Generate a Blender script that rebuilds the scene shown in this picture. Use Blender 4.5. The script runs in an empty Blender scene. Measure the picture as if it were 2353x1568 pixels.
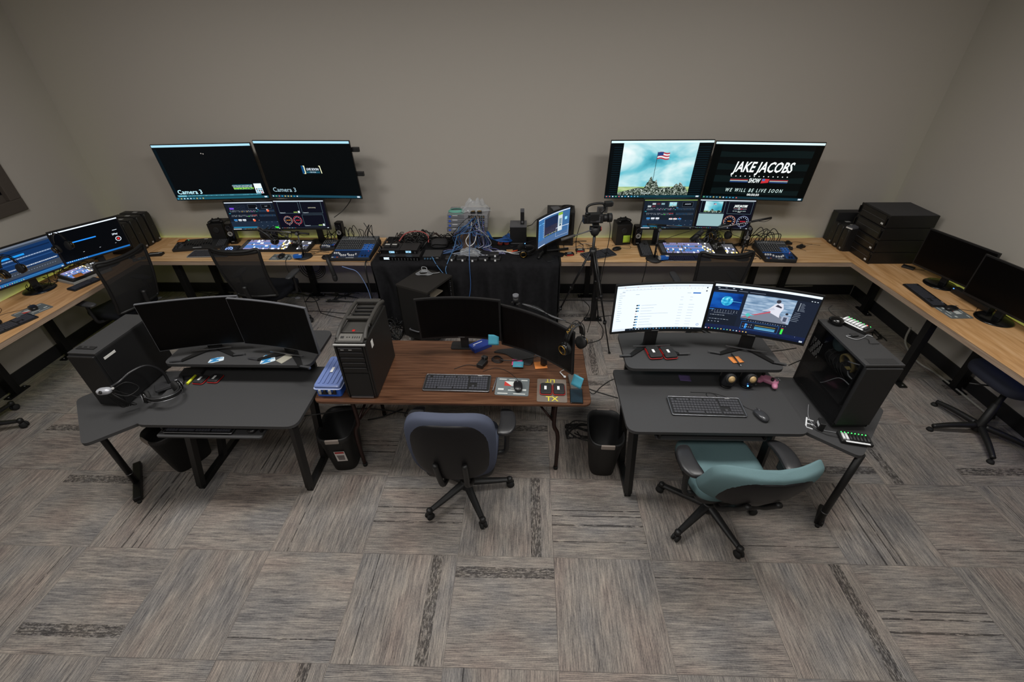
import bpy, bmesh, math, random
from mathutils import Vector, Matrix, noise
random.seed(7)
PI = math.pi
SC = bpy.context.scene
COL = SC.collection
R = math.radians

# ---------------------------------------------------------------- materials
def lin(h):
    h = h.lstrip('#'); h = ''.join(x+x for x in h) if len(h) == 3 else h; v = [int(h[i:i+2], 16)/255 for i in (0, 2, 4)]
    return tuple(x/12.92 if x <= .04045 else ((x+.055)/1.055)**2.4 for x in v) + (1,)
MC = {}
def M(hexc, rough=.5, metal=0., amt=.12, scale=60., bump=0., name=None, spec=.5, bscale=None):
    """principled material whose colour and height wander with procedural noise"""
    key = ('m', hexc, rough, metal, amt, scale, bump, spec)
    if key in MC: return MC[key]
    m = bpy.data.materials.new(name or 'mat'); m.use_nodes = True
    nt = m.node_tree; N = nt.nodes; L = nt.links; b = N['Principled BSDF']
    b.inputs['Roughness'].default_value = rough; b.inputs['Metallic'].default_value = metal
    b.inputs['Specular IOR Level'].default_value = spec
    tc = N.new('ShaderNodeTexCoord'); ns = N.new('ShaderNodeTexNoise'); ns.inputs['Scale'].default_value = scale
    ns.inputs['Detail'].default_value = 3
    L.new(tc.outputs['Object'], ns.inputs['Vector'])
    mx = N.new('ShaderNodeMix'); mx.data_type = 'RGBA'; c = lin(hexc)
    mx.inputs[6].default_value = tuple(x*(1-amt) for x in c[:3])+(1,); mx.inputs[7].default_value = tuple(min(1, x*(1+amt)) for x in c[:3])+(1,)
    L.new(ns.outputs['Fac'], mx.inputs[0]); L.new(mx.outputs[2], b.inputs['Base Color'])
    if bump:
        n2 = N.new('ShaderNodeTexNoise'); n2.inputs['Scale'].default_value = bscale or scale*6; L.new(tc.outputs['Object'], n2.inputs['Vector'])
        bp = N.new('ShaderNodeBump'); bp.inputs['Strength'].default_value = bump; bp.inputs['Distance'].default_value = .002
        L.new(n2.outputs['Fac'], bp.inputs['Height']); L.new(bp.outputs['Normal'], b.inputs['Normal'])
    MC[key] = m
    return m
def E(hexc, s=1.):
    """light-giving surface: screens, diodes"""
    key = ('e', hexc, s)
    if key in MC: return MC[key]
    m = bpy.data.materials.new('glow'); m.use_nodes = True; b = m.node_tree.nodes['Principled BSDF']
    b.inputs['Base Color'].default_value = (.002, .002, .002, 1); b.inputs['Roughness'].default_value = .35; b.inputs['Specular IOR Level'].default_value = .12
    b.inputs['Emission Color'].default_value = lin(hexc); b.inputs['Emission Strength'].default_value = s
    MC[key] = m
    return m
def EN(key, stops, scale=3., stretch=(1, 1, 1), s=1., detail=5, dist=0.):
    """a picture on a screen: noise through a colour ramp, given off as light"""
    if key in MC: return MC[key]
    m = bpy.data.materials.new('screen_picture'); m.use_nodes = True; N = m.node_tree.nodes; L = m.node_tree.links; b = N['Principled BSDF']
    b.inputs['Base Color'].default_value = (.002, .002, .002, 1); b.inputs['Roughness'].default_value = .35; b.inputs['Specular IOR Level'].default_value = .12
    tc = N.new('ShaderNodeTexCoord'); mp = N.new('ShaderNodeMapping'); mp.inputs['Scale'].default_value = stretch
    ns = N.new('ShaderNodeTexNoise'); ns.inputs['Scale'].default_value = scale; ns.inputs['Detail'].default_value = detail; ns.inputs['Distortion'].default_value = dist
    cr = N.new('ShaderNodeValToRGB'); el = cr.color_ramp.elements
    while len(el) < len(stops): el.new(.5)
    for e, (p, h) in zip(el, stops): e.position = p; e.color = lin(h)
    L.new(tc.outputs['Object'], mp.inputs['Vector']); L.new(mp.outputs['Vector'], ns.inputs['Vector']); L.new(ns.outputs['Fac'], cr.inputs['Fac'])
    L.new(cr.outputs['Color'], b.inputs['Emission Color']); b.inputs['Emission Strength'].default_value = s
    MC[key] = m
    return m

# ---------------------------------------------------------------- mesh builder
class B:
    def __init__(s): s.bm = bmesh.new(); s.mats = []; s.T = Matrix()
    def _i(s, m):
        if m not in s.mats: s.mats.append(m)
        return s.mats.index(m)
    def add(s, vs, fs, m, smooth=False):
        i = s._i(m); bv = [s.bm.verts.new(s.T @ Vector(v)) for v in vs]
        for f in fs:
            try: g = s.bm.faces.new([bv[k] for k in f])
            except ValueError: continue
            g.material_index = i; g.smooth = smooth
        return bv
    def box(s, c, d, m, rz=0, bev=0, rot=None):
        t = bmesh.new(); bmesh.ops.create_cube(t, size=1)
        for v in t.verts: v.co = Vector((v.co.x*d[0], v.co.y*d[1], v.co.z*d[2]))
        if bev: bmesh.ops.bevel(t, geom=list(t.edges), offset=min(bev, min(d)*.45), segments=2, affect='EDGES', profile=.6)
        X = Matrix.Translation(Vector(c)) @ ((rot.to_matrix() if hasattr(rot, 'to_matrix') else rot).to_4x4() if rot else Matrix.Rotation(rz, 4, 'Z'))
        vs = [X @ v.co for v in t.verts]; t.verts.index_update()
        s.add(vs, [[v.index for v in f.verts] for f in t.faces], m); t.free()
    def cyl(s, p0, p1, r, m, r1=None, n=16, smooth=True, caps=True):
        p0, p1 = Vector(p0), Vector(p1); r1 = r if r1 is None else r1
        q = (p1-p0).to_track_quat('Z', 'Y'); vs = []
        for p, rr in ((p0, r), (p1, r1)):
            vs += [p + q @ Vector((rr*math.cos(2*PI*k/n), rr*math.sin(2*PI*k/n), 0)) for k in range(n)]
        bv = s.add(vs, [(k, (k+1) % n, n+(k+1) % n, n+k) for k in range(n)], m, smooth)
        if caps:
            for ring in (bv[:n][::-1], bv[n:]):
                f = s.bm.faces.new(ring); f.material_index = s._i(m)
    def tube(s, pts, r, m, n=6, sub=6, closed=False, rr=None):
        P = curve(pts, sub, closed) if sub > 1 else [Vector(p) for p in pts]
        vs = []; K = len(P); up = None
        for i, p in enumerate(P):
            a = P[(i-1) % K] if closed else P[max(i-1, 0)]; b = P[(i+1) % K] if closed else P[min(i+1, K-1)]
            d = (b-a)
            if d.length < 1e-9: d = Vector((0, 0, 1))
            d.normalize()
            if up is None: up = Vector((0, 0, 1)) if abs(d.z) < .9 else Vector((1, 0, 0))
            x = up.cross(d)
            if x.length < 1e-6: x = Vector((1, .3, 0)).cross(d)
            x.normalize(); y = d.cross(x); up = y
            rad = r if rr is None else rr(i/(K-1))
            vs += [p + (x*math.cos(2*PI*k/n)+y*math.sin(2*PI*k/n))*rad for k in range(n)]
        fs = []
        for i in range(K if closed else K-1):
            j = (i+1) % K
            fs += [(i*n+k, i*n+(k+1) % n, j*n+(k+1) % n, j*n+k) for k in range(n)]
        if not closed: fs += [tuple(range(n))[::-1], tuple((K-1)*n+k for k in range(n))]
        s.add(vs, fs, m, True)
    def prism(s, poly, z0, z1, m, rad=0, bev=0):
        P = round_poly(poly, rad) if rad else [Vector((x, y)) for x, y in poly]
        n = len(P)
        if bev:
            c = sum(P, Vector((0, 0)))/n
            ins = [p + (c-p).normalized()*bev for p in P]
            rings = [(ins, z0), (P, z0+bev), (P, z1-bev), (ins, z1)]
        else: rings = [(P, z0), (P, z1)]
        vs = [(p.x, p.y, z) for ring, z in rings for p in ring]; k = len(rings)
        fs = [(j*n+i, j*n+(i+1) % n, (j+1)*n+(i+1) % n, (j+1)*n+i) for j in range(k-1) for i in range(n)]
        fs += [tuple(range(n))[::-1], tuple((k-1)*n+i for i in range(n))]
        s.add(vs, fs, m)
    def lathe(s, prof, m, c=(0, 0, 0), n=24, axis=None, smooth=True):
        q = Vector(axis).to_track_quat('Z', 'Y') if axis else Matrix.Identity(3).to_quaternion()
        vs = [Vector(c) + q @ Vector((r*math.cos(2*PI*k/n), r*math.sin(2*PI*k/n), z)) for r, z in prof for k in range(n)]
        fs = [(j*n+k, j*n+(k+1) % n, (j+1)*n+(k+1) % n, (j+1)*n+k) for j in range(len(prof)-1) for k in range(n)]
        K = len(prof)-1
        if prof[0][0] > .001 and abs(prof[0][0]-prof[-1][0]) < 1e-9: fs += [(K*n+k, K*n+(k+1) % n, (k+1) % n, k) for k in range(n)]
        else: fs += [tuple(range(n))[::-1], tuple(K*n+k for k in range(n))]
        s.add(vs, fs, m, smooth)
    def blob(s, c, d, m, e=.35, nu=28, nv=14, fn=None, rz=0):
        """rounded cushion (superellipsoid), optionally deformed by fn"""
        def pw(x, k): return math.copysign(abs(x)**k, x)
        vs = []; Rz = Matrix.Rotation(rz, 3, 'Z')
        for j in range(nv+1):
            v = -PI/2+PI*j/nv
            for i in range(nu):
                u = 2*PI*i/nu
                p = Vector((d[0]/2*pw(math.cos(v), e)*pw(math.cos(u), e), d[1]/2*pw(math.cos(v), e)*pw(math.sin(u), e), d[2]/2*pw(math.sin(v), e)))
                if fn: p = Vector(fn(p))
                vs.append(Rz @ p + Vector(c))
        fs = [(j*nu+i, j*nu+(i+1) % nu, (j+1)*nu+(i+1) % nu, (j+1)*nu+i) for j in range(nv) for i in range(nu)]
        s.add(vs, fs, m, True)
    def sheet(s, f, nu, nv, m, th=0, smooth=True):
        """surface f(u,v) in 0..1, given thickness th along +/- its own normal"""
        P = [[Vector(f(i/nu, j/nv)) for i in range(nu+1)] for j in range(nv+1)]
        def nrm(i, j):
            a = P[j][min(i+1, nu)]-P[j][max(i-1, 0)]; b = P[min(j+1, nv)][i]-P[max(j-1, 0)][i]
            q = a.cross(b)
            return q.normalized() if q.length > 1e-12 else Vector((0, 0, 1))
        w = nu+1; top = [P[j][i] for j in range(nv+1) for i in range(w)]
        fs = [(j*w+i, j*w+i+1, (j+1)*w+i+1, (j+1)*w+i) for j in range(nv) for i in range(nu)]
        if not th: s.add(top, fs, m, smooth); return
        bot = [P[j][i]-nrm(i, j)*th for j in range(nv+1) for i in range(w)]; o = len(top)
        fs += [tuple(o+k for k in f_[::-1]) for f_ in fs[:]]
        for i in range(nu): fs += [(i+1, i, o+i, o+i+1), (nv*w+i, nv*w+i+1, o+nv*w+i+1, o+nv*w+i)]
        for j in range(nv): fs += [(j*w, (j+1)*w, o+(j+1)*w, o+j*w), ((j+1)*w+nu, j*w+nu, o+j*w+nu, o+(j+1)*w+nu)]
        s.add(top+bot, fs, m, smooth)
    def text(s, t, size, X, m, shear=0, align='CENTER', sp=1., sx=1., bold=0):
        cu = bpy.data.curves.new('t', 'FONT'); cu.body = t; cu.size = size; cu.shear = shear; cu.align_x = align; cu.align_y = 'CENTER'
        cu.resolution_u = 2; cu.space_character = sp; cu.offset = bold
        o = bpy.data.objects.new('t', cu); COL.objects.link(o)
        dg = bpy.context.evaluated_depsgraph_get(); me = o.evaluated_get(dg).to_mesh()
        s.add([X @ Vector((v.co.x*sx, v.co.y, 0)) for v in me.vertices], [tuple(p.vertices) for p in me.polygons], m)
        o.evaluated_get(dg).to_mesh_clear(); bpy.data.objects.remove(o); bpy.data.curves.remove(cu)
    def obj(s, name, parent=None, loc=(0, 0, 0), rot=(0, 0, 0)):
        me = bpy.data.meshes.new(name); bmesh.ops.recalc_face_normals(s.bm, faces=s.bm.faces)
        s.bm.to_mesh(me); s.bm.free()
        for m in s.mats: me.materials.append(m)
        o = bpy.data.objects.new(name, me); COL.objects.link(o); o.location = loc; o.rotation_euler = rot
        if parent: o.parent = parent
        return o
    def flat(s, name, parent=None, loc=(0, 0, 0), rot=(0, 0, 0)):
        """like obj, but keeps the face directions given (screens)"""
        me = bpy.data.meshes.new(name); s.bm.to_mesh(me); s.bm.free()
        for m in s.mats: me.materials.append(m)
        o = bpy.data.objects.new(name, me); COL.objects.link(o); o.location = loc; o.rotation_euler = rot; o.parent = parent
        return o

def curve(pts, sub=6, closed=False):
    P = [Vector(p) for p in pts]; n = len(P); out = []
    if n < 3 and not closed: return P
    for i in range(n if closed else n-1):
        if closed: a, b, c, d = P[(i-1) % n], P[i], P[(i+1) % n], P[(i+2) % n]
        else: a, b, c, d = P[max(i-1, 0)], P[i], P[i+1], P[min(i+2, n-1)]
        for k in range(sub):
            t = k/sub
            out.append(.5*((2*b)+(c-a)*t+(2*a-5*b+4*c-d)*t*t+(3*b-a-3*c+d)*t**3))
    if not closed: out.append(P[-1])
    return out
def round_poly(poly, rad, seg=5):
    P = [Vector((x, y)) for x, y in poly]; n = len(P); out = []
    rads = rad if isinstance(rad, (list, tuple)) else [rad]*n
    for i in range(n):
        p, a, b = P[i], P[i-1], P[(i+1) % n]; r = rads[i]
        if r <= 0: out.append(p); continue
        da, db = (a-p), (b-p); r_ = min(r, da.length*.49, db.length*.49)
        A = p+da.normalized()*r_; C = p+db.normalized()*r_
        for k in range(seg+1):
            t = k/seg; out.append(A*(1-t)**2+p*2*t*(1-t)+C*t*t)
    return out
def rect(w, d, x=0, y=0): return [(x-w/2, y-d/2), (x+w/2, y-d/2), (x+w/2, y+d/2), (x-w/2, y+d/2)]

# ---------------------------------------------------------------- things
def tag(o, label, cat, group=None):
    o['label'] = label; o['category'] = cat
    if group: o['group'] = group
    return o
def thing(name, label, cat, loc=(0, 0, 0), rz=0, group=None):
    o = bpy.data.objects.new(name, None); COL.objects.link(o); o.empty_display_size = .05
    o.location = loc; o.rotation_euler = (0, 0, rz)
    return tag(o, label, cat, group)
def struct(o): o['kind'] = 'structure'; return o
def copy_tree(o, loc=None, rz=None, label=None, parent=None):
    c = o.copy(); COL.objects.link(c)
    if parent: c.parent = parent
    if loc is not None: c.location = loc
    if rz is not None: c.rotation_euler = (0, 0, rz)
    if label: c['label'] = label
    for ch in list(o.children): copy_tree(ch, parent=c)
    return c

# camera (26 mm-high frame equivalent measured from the photograph)
F, TH, RO, YA, CH = 1025.3, .6082, -.0147, -.0392, 2.745
fw = Vector((math.sin(YA)*math.cos(TH), math.cos(YA)*math.cos(TH), -math.sin(TH)))
r0 = Vector((math.cos(YA), -math.sin(YA), 0)); u0 = r0.cross(fw)
rx = r0*math.cos(RO)+u0*math.sin(RO); ux = -r0*math.sin(RO)+u0*math.cos(RO)
cam = bpy.data.cameras.new('camera'); co = bpy.data.objects.new('camera', cam); COL.objects.link(co)
cam.sensor_fit = 'HORIZONTAL'; cam.sensor_width = 36; cam.lens = F/2353*36; cam.clip_start = .05
mw = Matrix((rx, ux, -fw)).transposed().to_4x4(); mw.translation = (0, 0, CH); co.matrix_world = mw
SC.camera = co
def at(px, py, z):
    """point of the horizontal plane z seen at pixel px, py of the photograph"""
    d = fw+rx*((px-1176.5)/F)-ux*((py-784)/F); return Vector((0, 0, CH))+d*((z-CH)/d.z)
def on_y(px, py, y):
    d = fw+rx*((px-1176.5)/F)-ux*((py-784)/F); return Vector((0, 0, CH))+d*(y/d.y)

# ---------------------------------------------------------------- common materials
BLK = M('#121213', .5, 0, .2, 40, name='black_plastic')
BLK2 = M('#1b1b1c', .6, 0, .2, 90, .15, name='satin_black')
GLOSS = M('#0a0a0b', .18, 0, .1, 20, name='gloss_black')
DESKB = M('#39393a', .55, 0, .16, 260, .12, name='black_laminate', spec=.3)
STEELB = M('#0e0e0f', .45, .2, .15, 50, name='black_steel')
GREY = M('#55565a', .5, 0, .1, 50, name='grey_plastic')
LGREY = M('#9a9a98', .5, 0, .08, 50, name='light_grey')
SILV = M('#8f9094', .3, .9, .08, 40, name='brushed_metal')
WHT = M('#d9d8d4', .6, 0, .05, 50, name='white_paper')
RUB = M('#0c0c0c', .8, 0, .2, 80, name='black_rubber')
KEY = M('#3a3b42', .5, 0, .15, 200, name='key_caps')
RED = M('#a01818', .45, 0, .1, 50, name='red_plastic')
BLUEC = M('#34588c', .5, 0, .15, 30, name='blue_cable')
CABLE = M('#0d0d0e', .5, 0, .2, 30, name='black_cable')
LCABLE = M('#8d8f92', .5, 0, .1, 30, name='grey_cable')
ORANGE = M('#c87a3a', .8, 0, .05, 30, name='orange_paper')
CYAN = M('#3f8ea4', .8, 0, .05, 30, name='cyan_paper')
WOODE = None
# ================================================================ the room
def wood(name, c1, c2, c3, scale=(1.2, 14, 14), rough=.45, knots=.0):
    m = bpy.data.materials.new(name); m.use_nodes = True; N = m.node_tree.nodes; L = m.node_tree.links; b = N['Principled BSDF']
    b.inputs['Roughness'].default_value = rough
    tc = N.new('ShaderNodeTexCoord'); mp = N.new('ShaderNodeMapping'); mp.inputs['Scale'].default_value = scale
    L.new(tc.outputs['Object'], mp.inputs['Vector'])
    n1 = N.new('ShaderNodeTexNoise'); n1.inputs['Scale'].default_value = 3; n1.inputs['Detail'].default_value = 8; n1.inputs['Distortion'].default_value = .6
    L.new(mp.outputs['Vector'], n1.inputs['Vector'])
    cr = N.new('ShaderNodeValToRGB'); el = cr.color_ramp.elements; el.new(.5)
    for e, p, h in zip(el, (.3, .5, .72), (c1, c2, c3)): e.position = p; e.color = lin(h)
    L.new(n1.outputs['Fac'], cr.inputs['Fac'])
    n2 = N.new('ShaderNodeTexNoise'); n2.inputs['Scale'].default_value = 2.2; n2.inputs['Detail'].default_value = 3; L.new(tc.outputs['Object'], n2.inputs['Vector'])
    mx = N.new('ShaderNodeMix'); mx.data_type = 'RGBA'; mx.blend_type = 'MULTIPLY'; mx.inputs[0].default_value = .3
    L.new(cr.outputs['Color'], mx.inputs[6]); L.new(n2.outputs['Color'], mx.inputs[7])
    c2_ = N.new('ShaderNodeValToRGB'); c2_.color_ramp.elements[0].position = .3; c2_.color_ramp.elements[0].color = (.55, .52, .5, 1); c2_.color_ramp.elements[1].position = .65
    L.new(n2.outputs['Fac'], c2_.inputs['Fac']); L.new(c2_.outputs['Color'], mx.inputs[7])
    L.new(mx.outputs[2], b.inputs['Base Color'])
    return m
PLY = wood('plywood', '#c0935f', '#d6aa78', '#e6c295', (1.0, 10, 10), .5)
PLYX = wood('plywood_y', '#b88a58', '#ce9f6c', '#dfb688', (10, 1.0, 10), .5)
EDGE = wood('plywood_edge', '#7d6a5a', '#a08a76', '#b5a08b', (1, 1, 90), .7)
WALN = wood('walnut_laminate', '#3a2418', '#563928', '#694a36', (1.2, 26, 26), .32)

def carpet():
    m = bpy.data.materials.new('carpet_tiles'); m.use_nodes = True; N = m.node_tree.nodes; L = m.node_tree.links; b = N['Principled BSDF']
    b.inputs['Roughness'].default_value = .95; b.inputs['Specular IOR Level'].default_value = .1
    def ma(op, a, c=None, clamp=False):
        n = N.new('ShaderNodeMath'); n.operation = op; n.use_clamp = clamp
        for i, v in enumerate((a, c)):
            if v is None: continue
            if isinstance(v, (int, float)): n.inputs[i].default_value = v
            else: L.new(v, n.inputs[i])
        return n.outputs[0]
    def mixf(f, a, c):
        n = N.new('ShaderNodeMix'); n.data_type = 'FLOAT'
        for i, v in ((0, f), (2, a), (3, c)):
            if isinstance(v, (int, float)): n.inputs[i].default_value = v
            else: L.new(v, n.inputs[i])
        return n.outputs[0]
    def comb(x, y, z=0.):
        n = N.new('ShaderNodeCombineXYZ')
        for i, v in enumerate((x, y, z)):
            if isinstance(v, (int, float)): n.inputs[i].default_value = v
            else: L.new(v, n.inputs[i])
        return n.outputs[0]
    def nz(vec, sc, det=2., ro=.5):
        n = N.new('ShaderNodeTexNoise'); n.inputs['Scale'].default_value = sc; n.inputs['Detail'].default_value = det; n.inputs['Roughness'].default_value = ro
        L.new(vec, n.inputs['Vector']); return n.outputs['Fac']
    def mr(v, a, c, d=0., e=1.):
        n = N.new('ShaderNodeMapRange'); n.inputs[1].default_value = a; n.inputs[2].default_value = c; n.inputs[3].default_value = d; n.inputs[4].default_value = e
        L.new(v, n.inputs[0]); return n.outputs[0]
    g = N.new('ShaderNodeNewGeometry'); sp = N.new('ShaderNodeSeparateXYZ'); L.new(g.outputs['Position'], sp.inputs[0])
    T = .6096
    u = ma('DIVIDE', ma('SUBTRACT', sp.outputs[0], .1835), T); v = ma('DIVIDE', ma('SUBTRACT', sp.outputs[1], 1.5414), T)
    fu, fv = ma('FLOOR', u), ma('FLOOR', v); lu, lv = ma('FRACT', u), ma('FRACT', v)
    par = ma('FRACT', ma('MULTIPLY', ma('ADD', ma('ADD', fu, fv), 100), .5)); par = ma('MULTIPLY', par, 2)    # 1 = yarn lines run along Y
    par = ma('ROUND', par)
    wn = N.new('ShaderNodeTexWhiteNoise'); wn.noise_dimensions = '3D'; L.new(comb(fu, fv, 3.7), wn.inputs['Vector'])
    ws = N.new('ShaderNodeSeparateColor'); L.new(wn.outputs['Color'], ws.inputs[0]); h1, h2, h3 = ws.outputs
    s0 = mixf(par, lv, lu); t = mixf(par, lu, lv)            # s across the yarn lines, t along them
    flip = ma('GREATER_THAN', h3, .5); s = mixf(flip, s0, ma('SUBTRACT', 1., s0))
    seed = ma('MULTIPLY', h1, 37.)
    # long thin yarn streaks
    fine = nz(comb(ma('MULTIPLY', s, 120), ma('MULTIPLY', t, 7), seed), 1., 2., .6)
    fine2 = nz(comb(ma('MULTIPLY', s, 46), ma('MULTIPLY', t, 2.6), ma('ADD', seed, 9)), 1., 2., .5)
    line = ma('SINE', ma('MULTIPLY', s, 2*PI*72)); line = mr(line, -1, 1, 0., 1.)
    patch = nz(comb(ma('MULTIPLY', s, 3.5), ma('MULTIPLY', t, 2), seed), 1., 3., .6)
    speck = nz(comb(ma('MULTIPLY', s, 110), ma('MULTIPLY', t, 60), seed), 1., 1., .5)
    val = ma('ADD', ma('MULTIPLY', mr(fine, .3, .7), .34), ma('MULTIPLY', mr(fine2, .3, .7), .22))
    val = ma('ADD', val, ma('MULTIPLY', line, .22)); val = ma('ADD', val, ma('MULTIPLY', mr(speck, .3, .7), .12)); val = ma('ADD', val, ma('MULTIPLY', mr(patch, .3, .7), .12))
    cr = N.new('ShaderNodeValToRGB'); el = cr.color_ramp.elements; el.new(.5); el.new(.8)
    for e, p, h in zip(el, (.08, .38, .62, .95), ('#3c3939', '#6b6765', '#8a847e', '#aea69b')): e.position = p; e.color = lin(h)
    L.new(val, cr.inputs['Fac'])
    # tint patches: bluish and rosy
    tint = nz(comb(ma('MULTIPLY', s, 2.5), ma('MULTIPLY', t, 1.3), ma('ADD', seed, 20)), 1., 2.)
    tr = N.new('ShaderNodeValToRGB'); e2 = tr.color_ramp.elements; e2.new(.5)
    for e, p, h in zip(e2, (.32, .5, .68), ('#c4d0e0', '#fffaf4', '#ffe2d6')): e.position = p; e.color = lin(h)
    L.new(tint, tr.inputs['Fac'])
    mx = N.new('ShaderNodeMix'); mx.data_type = 'RGBA'; mx.blend_type = 'MULTIPLY'; mx.inputs[0].default_value = .35
    L.new(cr.outputs['Color'], mx.inputs[6]); L.new(tr.outputs['Color'], mx.inputs[7])
    # dark accent bars: one broad worn band in some tiles, three thin broken lines in others
    def band(c, w):
        d = ma('ABSOLUTE', ma('SUBTRACT', s, c)); return ma('LESS_THAN', d, w)
    worn = nz(comb(ma('MULTIPLY', s, 60), ma('MULTIPLY', t, 20), seed), 1., 4., .75)
    tid = ma('ADD', ma('MULTIPLY', fu, 40), fv)
    def pick(lst):
        out = None
        for a_, c_, w_ in lst:
            n = N.new('ShaderNodeMath'); n.operation = 'COMPARE'; L.new(tid, n.inputs[0]); n.inputs[1].default_value = a_*40+c_; n.inputs[2].default_value = .1
            q = ma('MULTIPLY', n.outputs[0], w_); out = q if out is None else ma('ADD', out, q)
        return out
    far = ma('MULTIPLY', ma('GREATER_THAN', fv, 1.5), ma('MULTIPLY', ma('GREATER_THAN', h2, .72), .81))
    wc = ma('ADD', far, pick([(-2, -1, .80), (-1, -1, .83), (2, -1, .84), (-5, -1, .2), (-1, 0, .82), (-6, 0, .87), (4, 1, .17), (5, 1, .21), (3, 1, .2), (-1, 1, .83), (-7, 1, .72), (-3, -2, .8)]))
    wide = ma('MULTIPLY', ma('MULTIPLY', ma('LESS_THAN', ma('ABSOLUTE', ma('SUBTRACT', s0, wc)), .055), ma('GREATER_THAN', wc, .05)), mr(worn, .42, .54))
    tn = pick([(-2, 0, 1.), (0, 0, 1.), (-5, 0, 1.), (3, -1, 1.), (-3, 1, 1.), (-4, 1, 1.), (3, 0, 1.), (6, -2, 1.)])
    br = nz(comb(ma('MULTIPLY', s, 60), ma('MULTIPLY', t, 9), ma('ADD', seed, 5)), 1., 2.)
    def b0(c, w): return ma('LESS_THAN', ma('ABSOLUTE', ma('SUBTRACT', s0, c)), w)
    thin = ma('ADD', ma('ADD', b0(.56, .007), b0(.49, .007)), b0(.375, .010), True)
    thin = ma('MULTIPLY', ma('MULTIPLY', thin, tn), ma('GREATER_THAN', br, .42))
    one = ma('MULTIPLY', ma('MULTIPLY', band(.18, .005), ma('GREATER_THAN', h1, .5)), ma('GREATER_THAN', br, .44))
    dk = ma('MULTIPLY', ma('ADD', ma('ADD', wide, thin), one, True), .72)
    m2 = N.new('ShaderNodeMix'); m2.data_type = 'RGBA'; L.new(dk, m2.inputs[0]); L.new(mx.outputs[2], m2.inputs[6]); m2.inputs[7].default_value = lin('#1f1d1e')
    # seam between tiles
    e_ = ma('MINIMUM', ma('MINIMUM', lu, ma('SUBTRACT', 1., lu)), ma('MINIMUM', lv, ma('SUBTRACT', 1., lv)))
    seam = ma('MULTIPLY', ma('LESS_THAN', e_, .004), .35)
    m3 = N.new('ShaderNodeMix'); m3.data_type = 'RGBA'; L.new(seam, m3.inputs[0]); L.new(m2.outputs[2], m3.inputs[6]); m3.inputs[7].default_value = lin('#55504c')
    L.new(m3.outputs[2], b.inputs['Base Color'])
    bp = N.new('ShaderNodeBump'); bp.inputs['Strength'].default_value = .5; bp.inputs['Distance'].default_value = .003; L.new(val, bp.inputs['Height']); L.new(bp.outputs['Normal'], b.inputs['Normal'])
    return m

XL, XR, YB, YF, ZC = -4.88, 4.02, 5.02, -3.2, 3.7
PAINT = M('#aaa49c', .85, 0, .035, 900, .25, name='grey_wall_paint', spec=.25, bscale=500)
def slab(name, c, d, m):
    b = B(); b.box(c, d, m); return struct(b.obj(name))
slab('floor', ((XL+XR)/2, (YB+YF)/2, -.05), (XR-XL+.4, YB-YF+.4, .1), carpet())
slab('wall_back', ((XL+XR)/2, YB+.06, ZC/2), (XR-XL+.24, .12, ZC), PAINT)
slab('wall_right', (XR+.06, (YB+YF)/2, ZC/2), (.12, YB-YF, ZC), PAINT)
slab('wall_front', ((XL+XR)/2, YF-.06, ZC/2), (XR-XL+.24, .12, ZC), PAINT)
slab('ceiling', ((XL+XR)/2, (YB+YF)/2, ZC+.05), (XR-XL+.24, YB-YF+.24, .1), M('#c9c7c2', .9, 0, .05, 30, name='ceiling_tile'))
# left wall with the opening of the interior window
wz0, wz1, wy0, wy1 = 1.40, 2.40, 2.75, 4.13
b = B(); yc = (YB+YF)/2
for c, d in (((XL-.06, yc, wz0/2), (.12, YB-YF, wz0)), ((XL-.06, yc, (wz1+ZC)/2), (.12, YB-YF, ZC-wz1)),
             ((XL-.06, (YF+wy0)/2, (wz0+wz1)/2), (.12, wy0-YF, wz1-wz0)), ((XL-.06, (wy1+YB)/2, (wz0+wz1)/2), (.12, YB-wy1, wz1-wz0))): b.box(c, d, PAINT)
struct(b.obj('wall_left'))
FRM = M('#4a433d', .5, .1, .08, 40, name='bronze_frame')
b = B(); fwid = .11
for c, d in (((XL+.005, (wy0+wy1)/2, wz0+.03), (.05, wy1-wy0+.05, fwid)), ((XL+.005, (wy0+wy1)/2, wz1-.03), (.05, wy1-wy0+.05, fwid)),
             ((XL+.004, wy0+.03, (wz0+wz1)/2), (.049, fwid, wz1-wz0-.17)), ((XL+.004, wy1-.03, (wz0+wz1)/2), (.049, fwid, wz1-wz0-.17)),
             ((XL-.033, (wy0+wy1)/2, wz0+.09), (.03, wy1-wy0-.1, .10)), ((XL-.034, wy1-.11, (wz0+wz1)/2+.07), (.028, .12, wz1-wz0-.2)), ((XL-.02, wy1-.20, (wz0+wz1)/2+.07), (.03, .03, wz1-wz0-.2)), ((XL-.018, (wy0+wy1)/2-.1, wz0+.155), (.03, wy1-wy0-.3, .03))): b.box(c, d, FRM, bev=.006)
w = struct(b.obj('window_1'))
b = B(); b.box((XL-.05, (wy0+wy1)/2, (wz0+wz1)/2), (.008, wy1-wy0, wz1-wz0), M('#16181b', .08, 0, .05, 10, name='dark_glass')); b.obj('pane', w)
BB = M('#161618', .55, 0, .1, 30, name='vinyl_base')
b = B(); b.box((0, YB-.006, .065), (XR-XL-.02, .012, .13), BB, bev=.003); o = b.obj('baseboard_back', loc=((XL+XR)/2, 0, 0)); struct(o)
b = B(); b.box((XL+.006, 0, .065), (.012, YB-YF-.05, .13), BB, bev=.003); struct(b.obj('baseboard_left', loc=(0, yc, 0)))
b = B(); b.box((XR-.006, 0, .065), (.012, YB-YF-.05, .13), BB, bev=.003); struct(b.obj('baseboard_right', loc=(0, yc, 0)))
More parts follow.
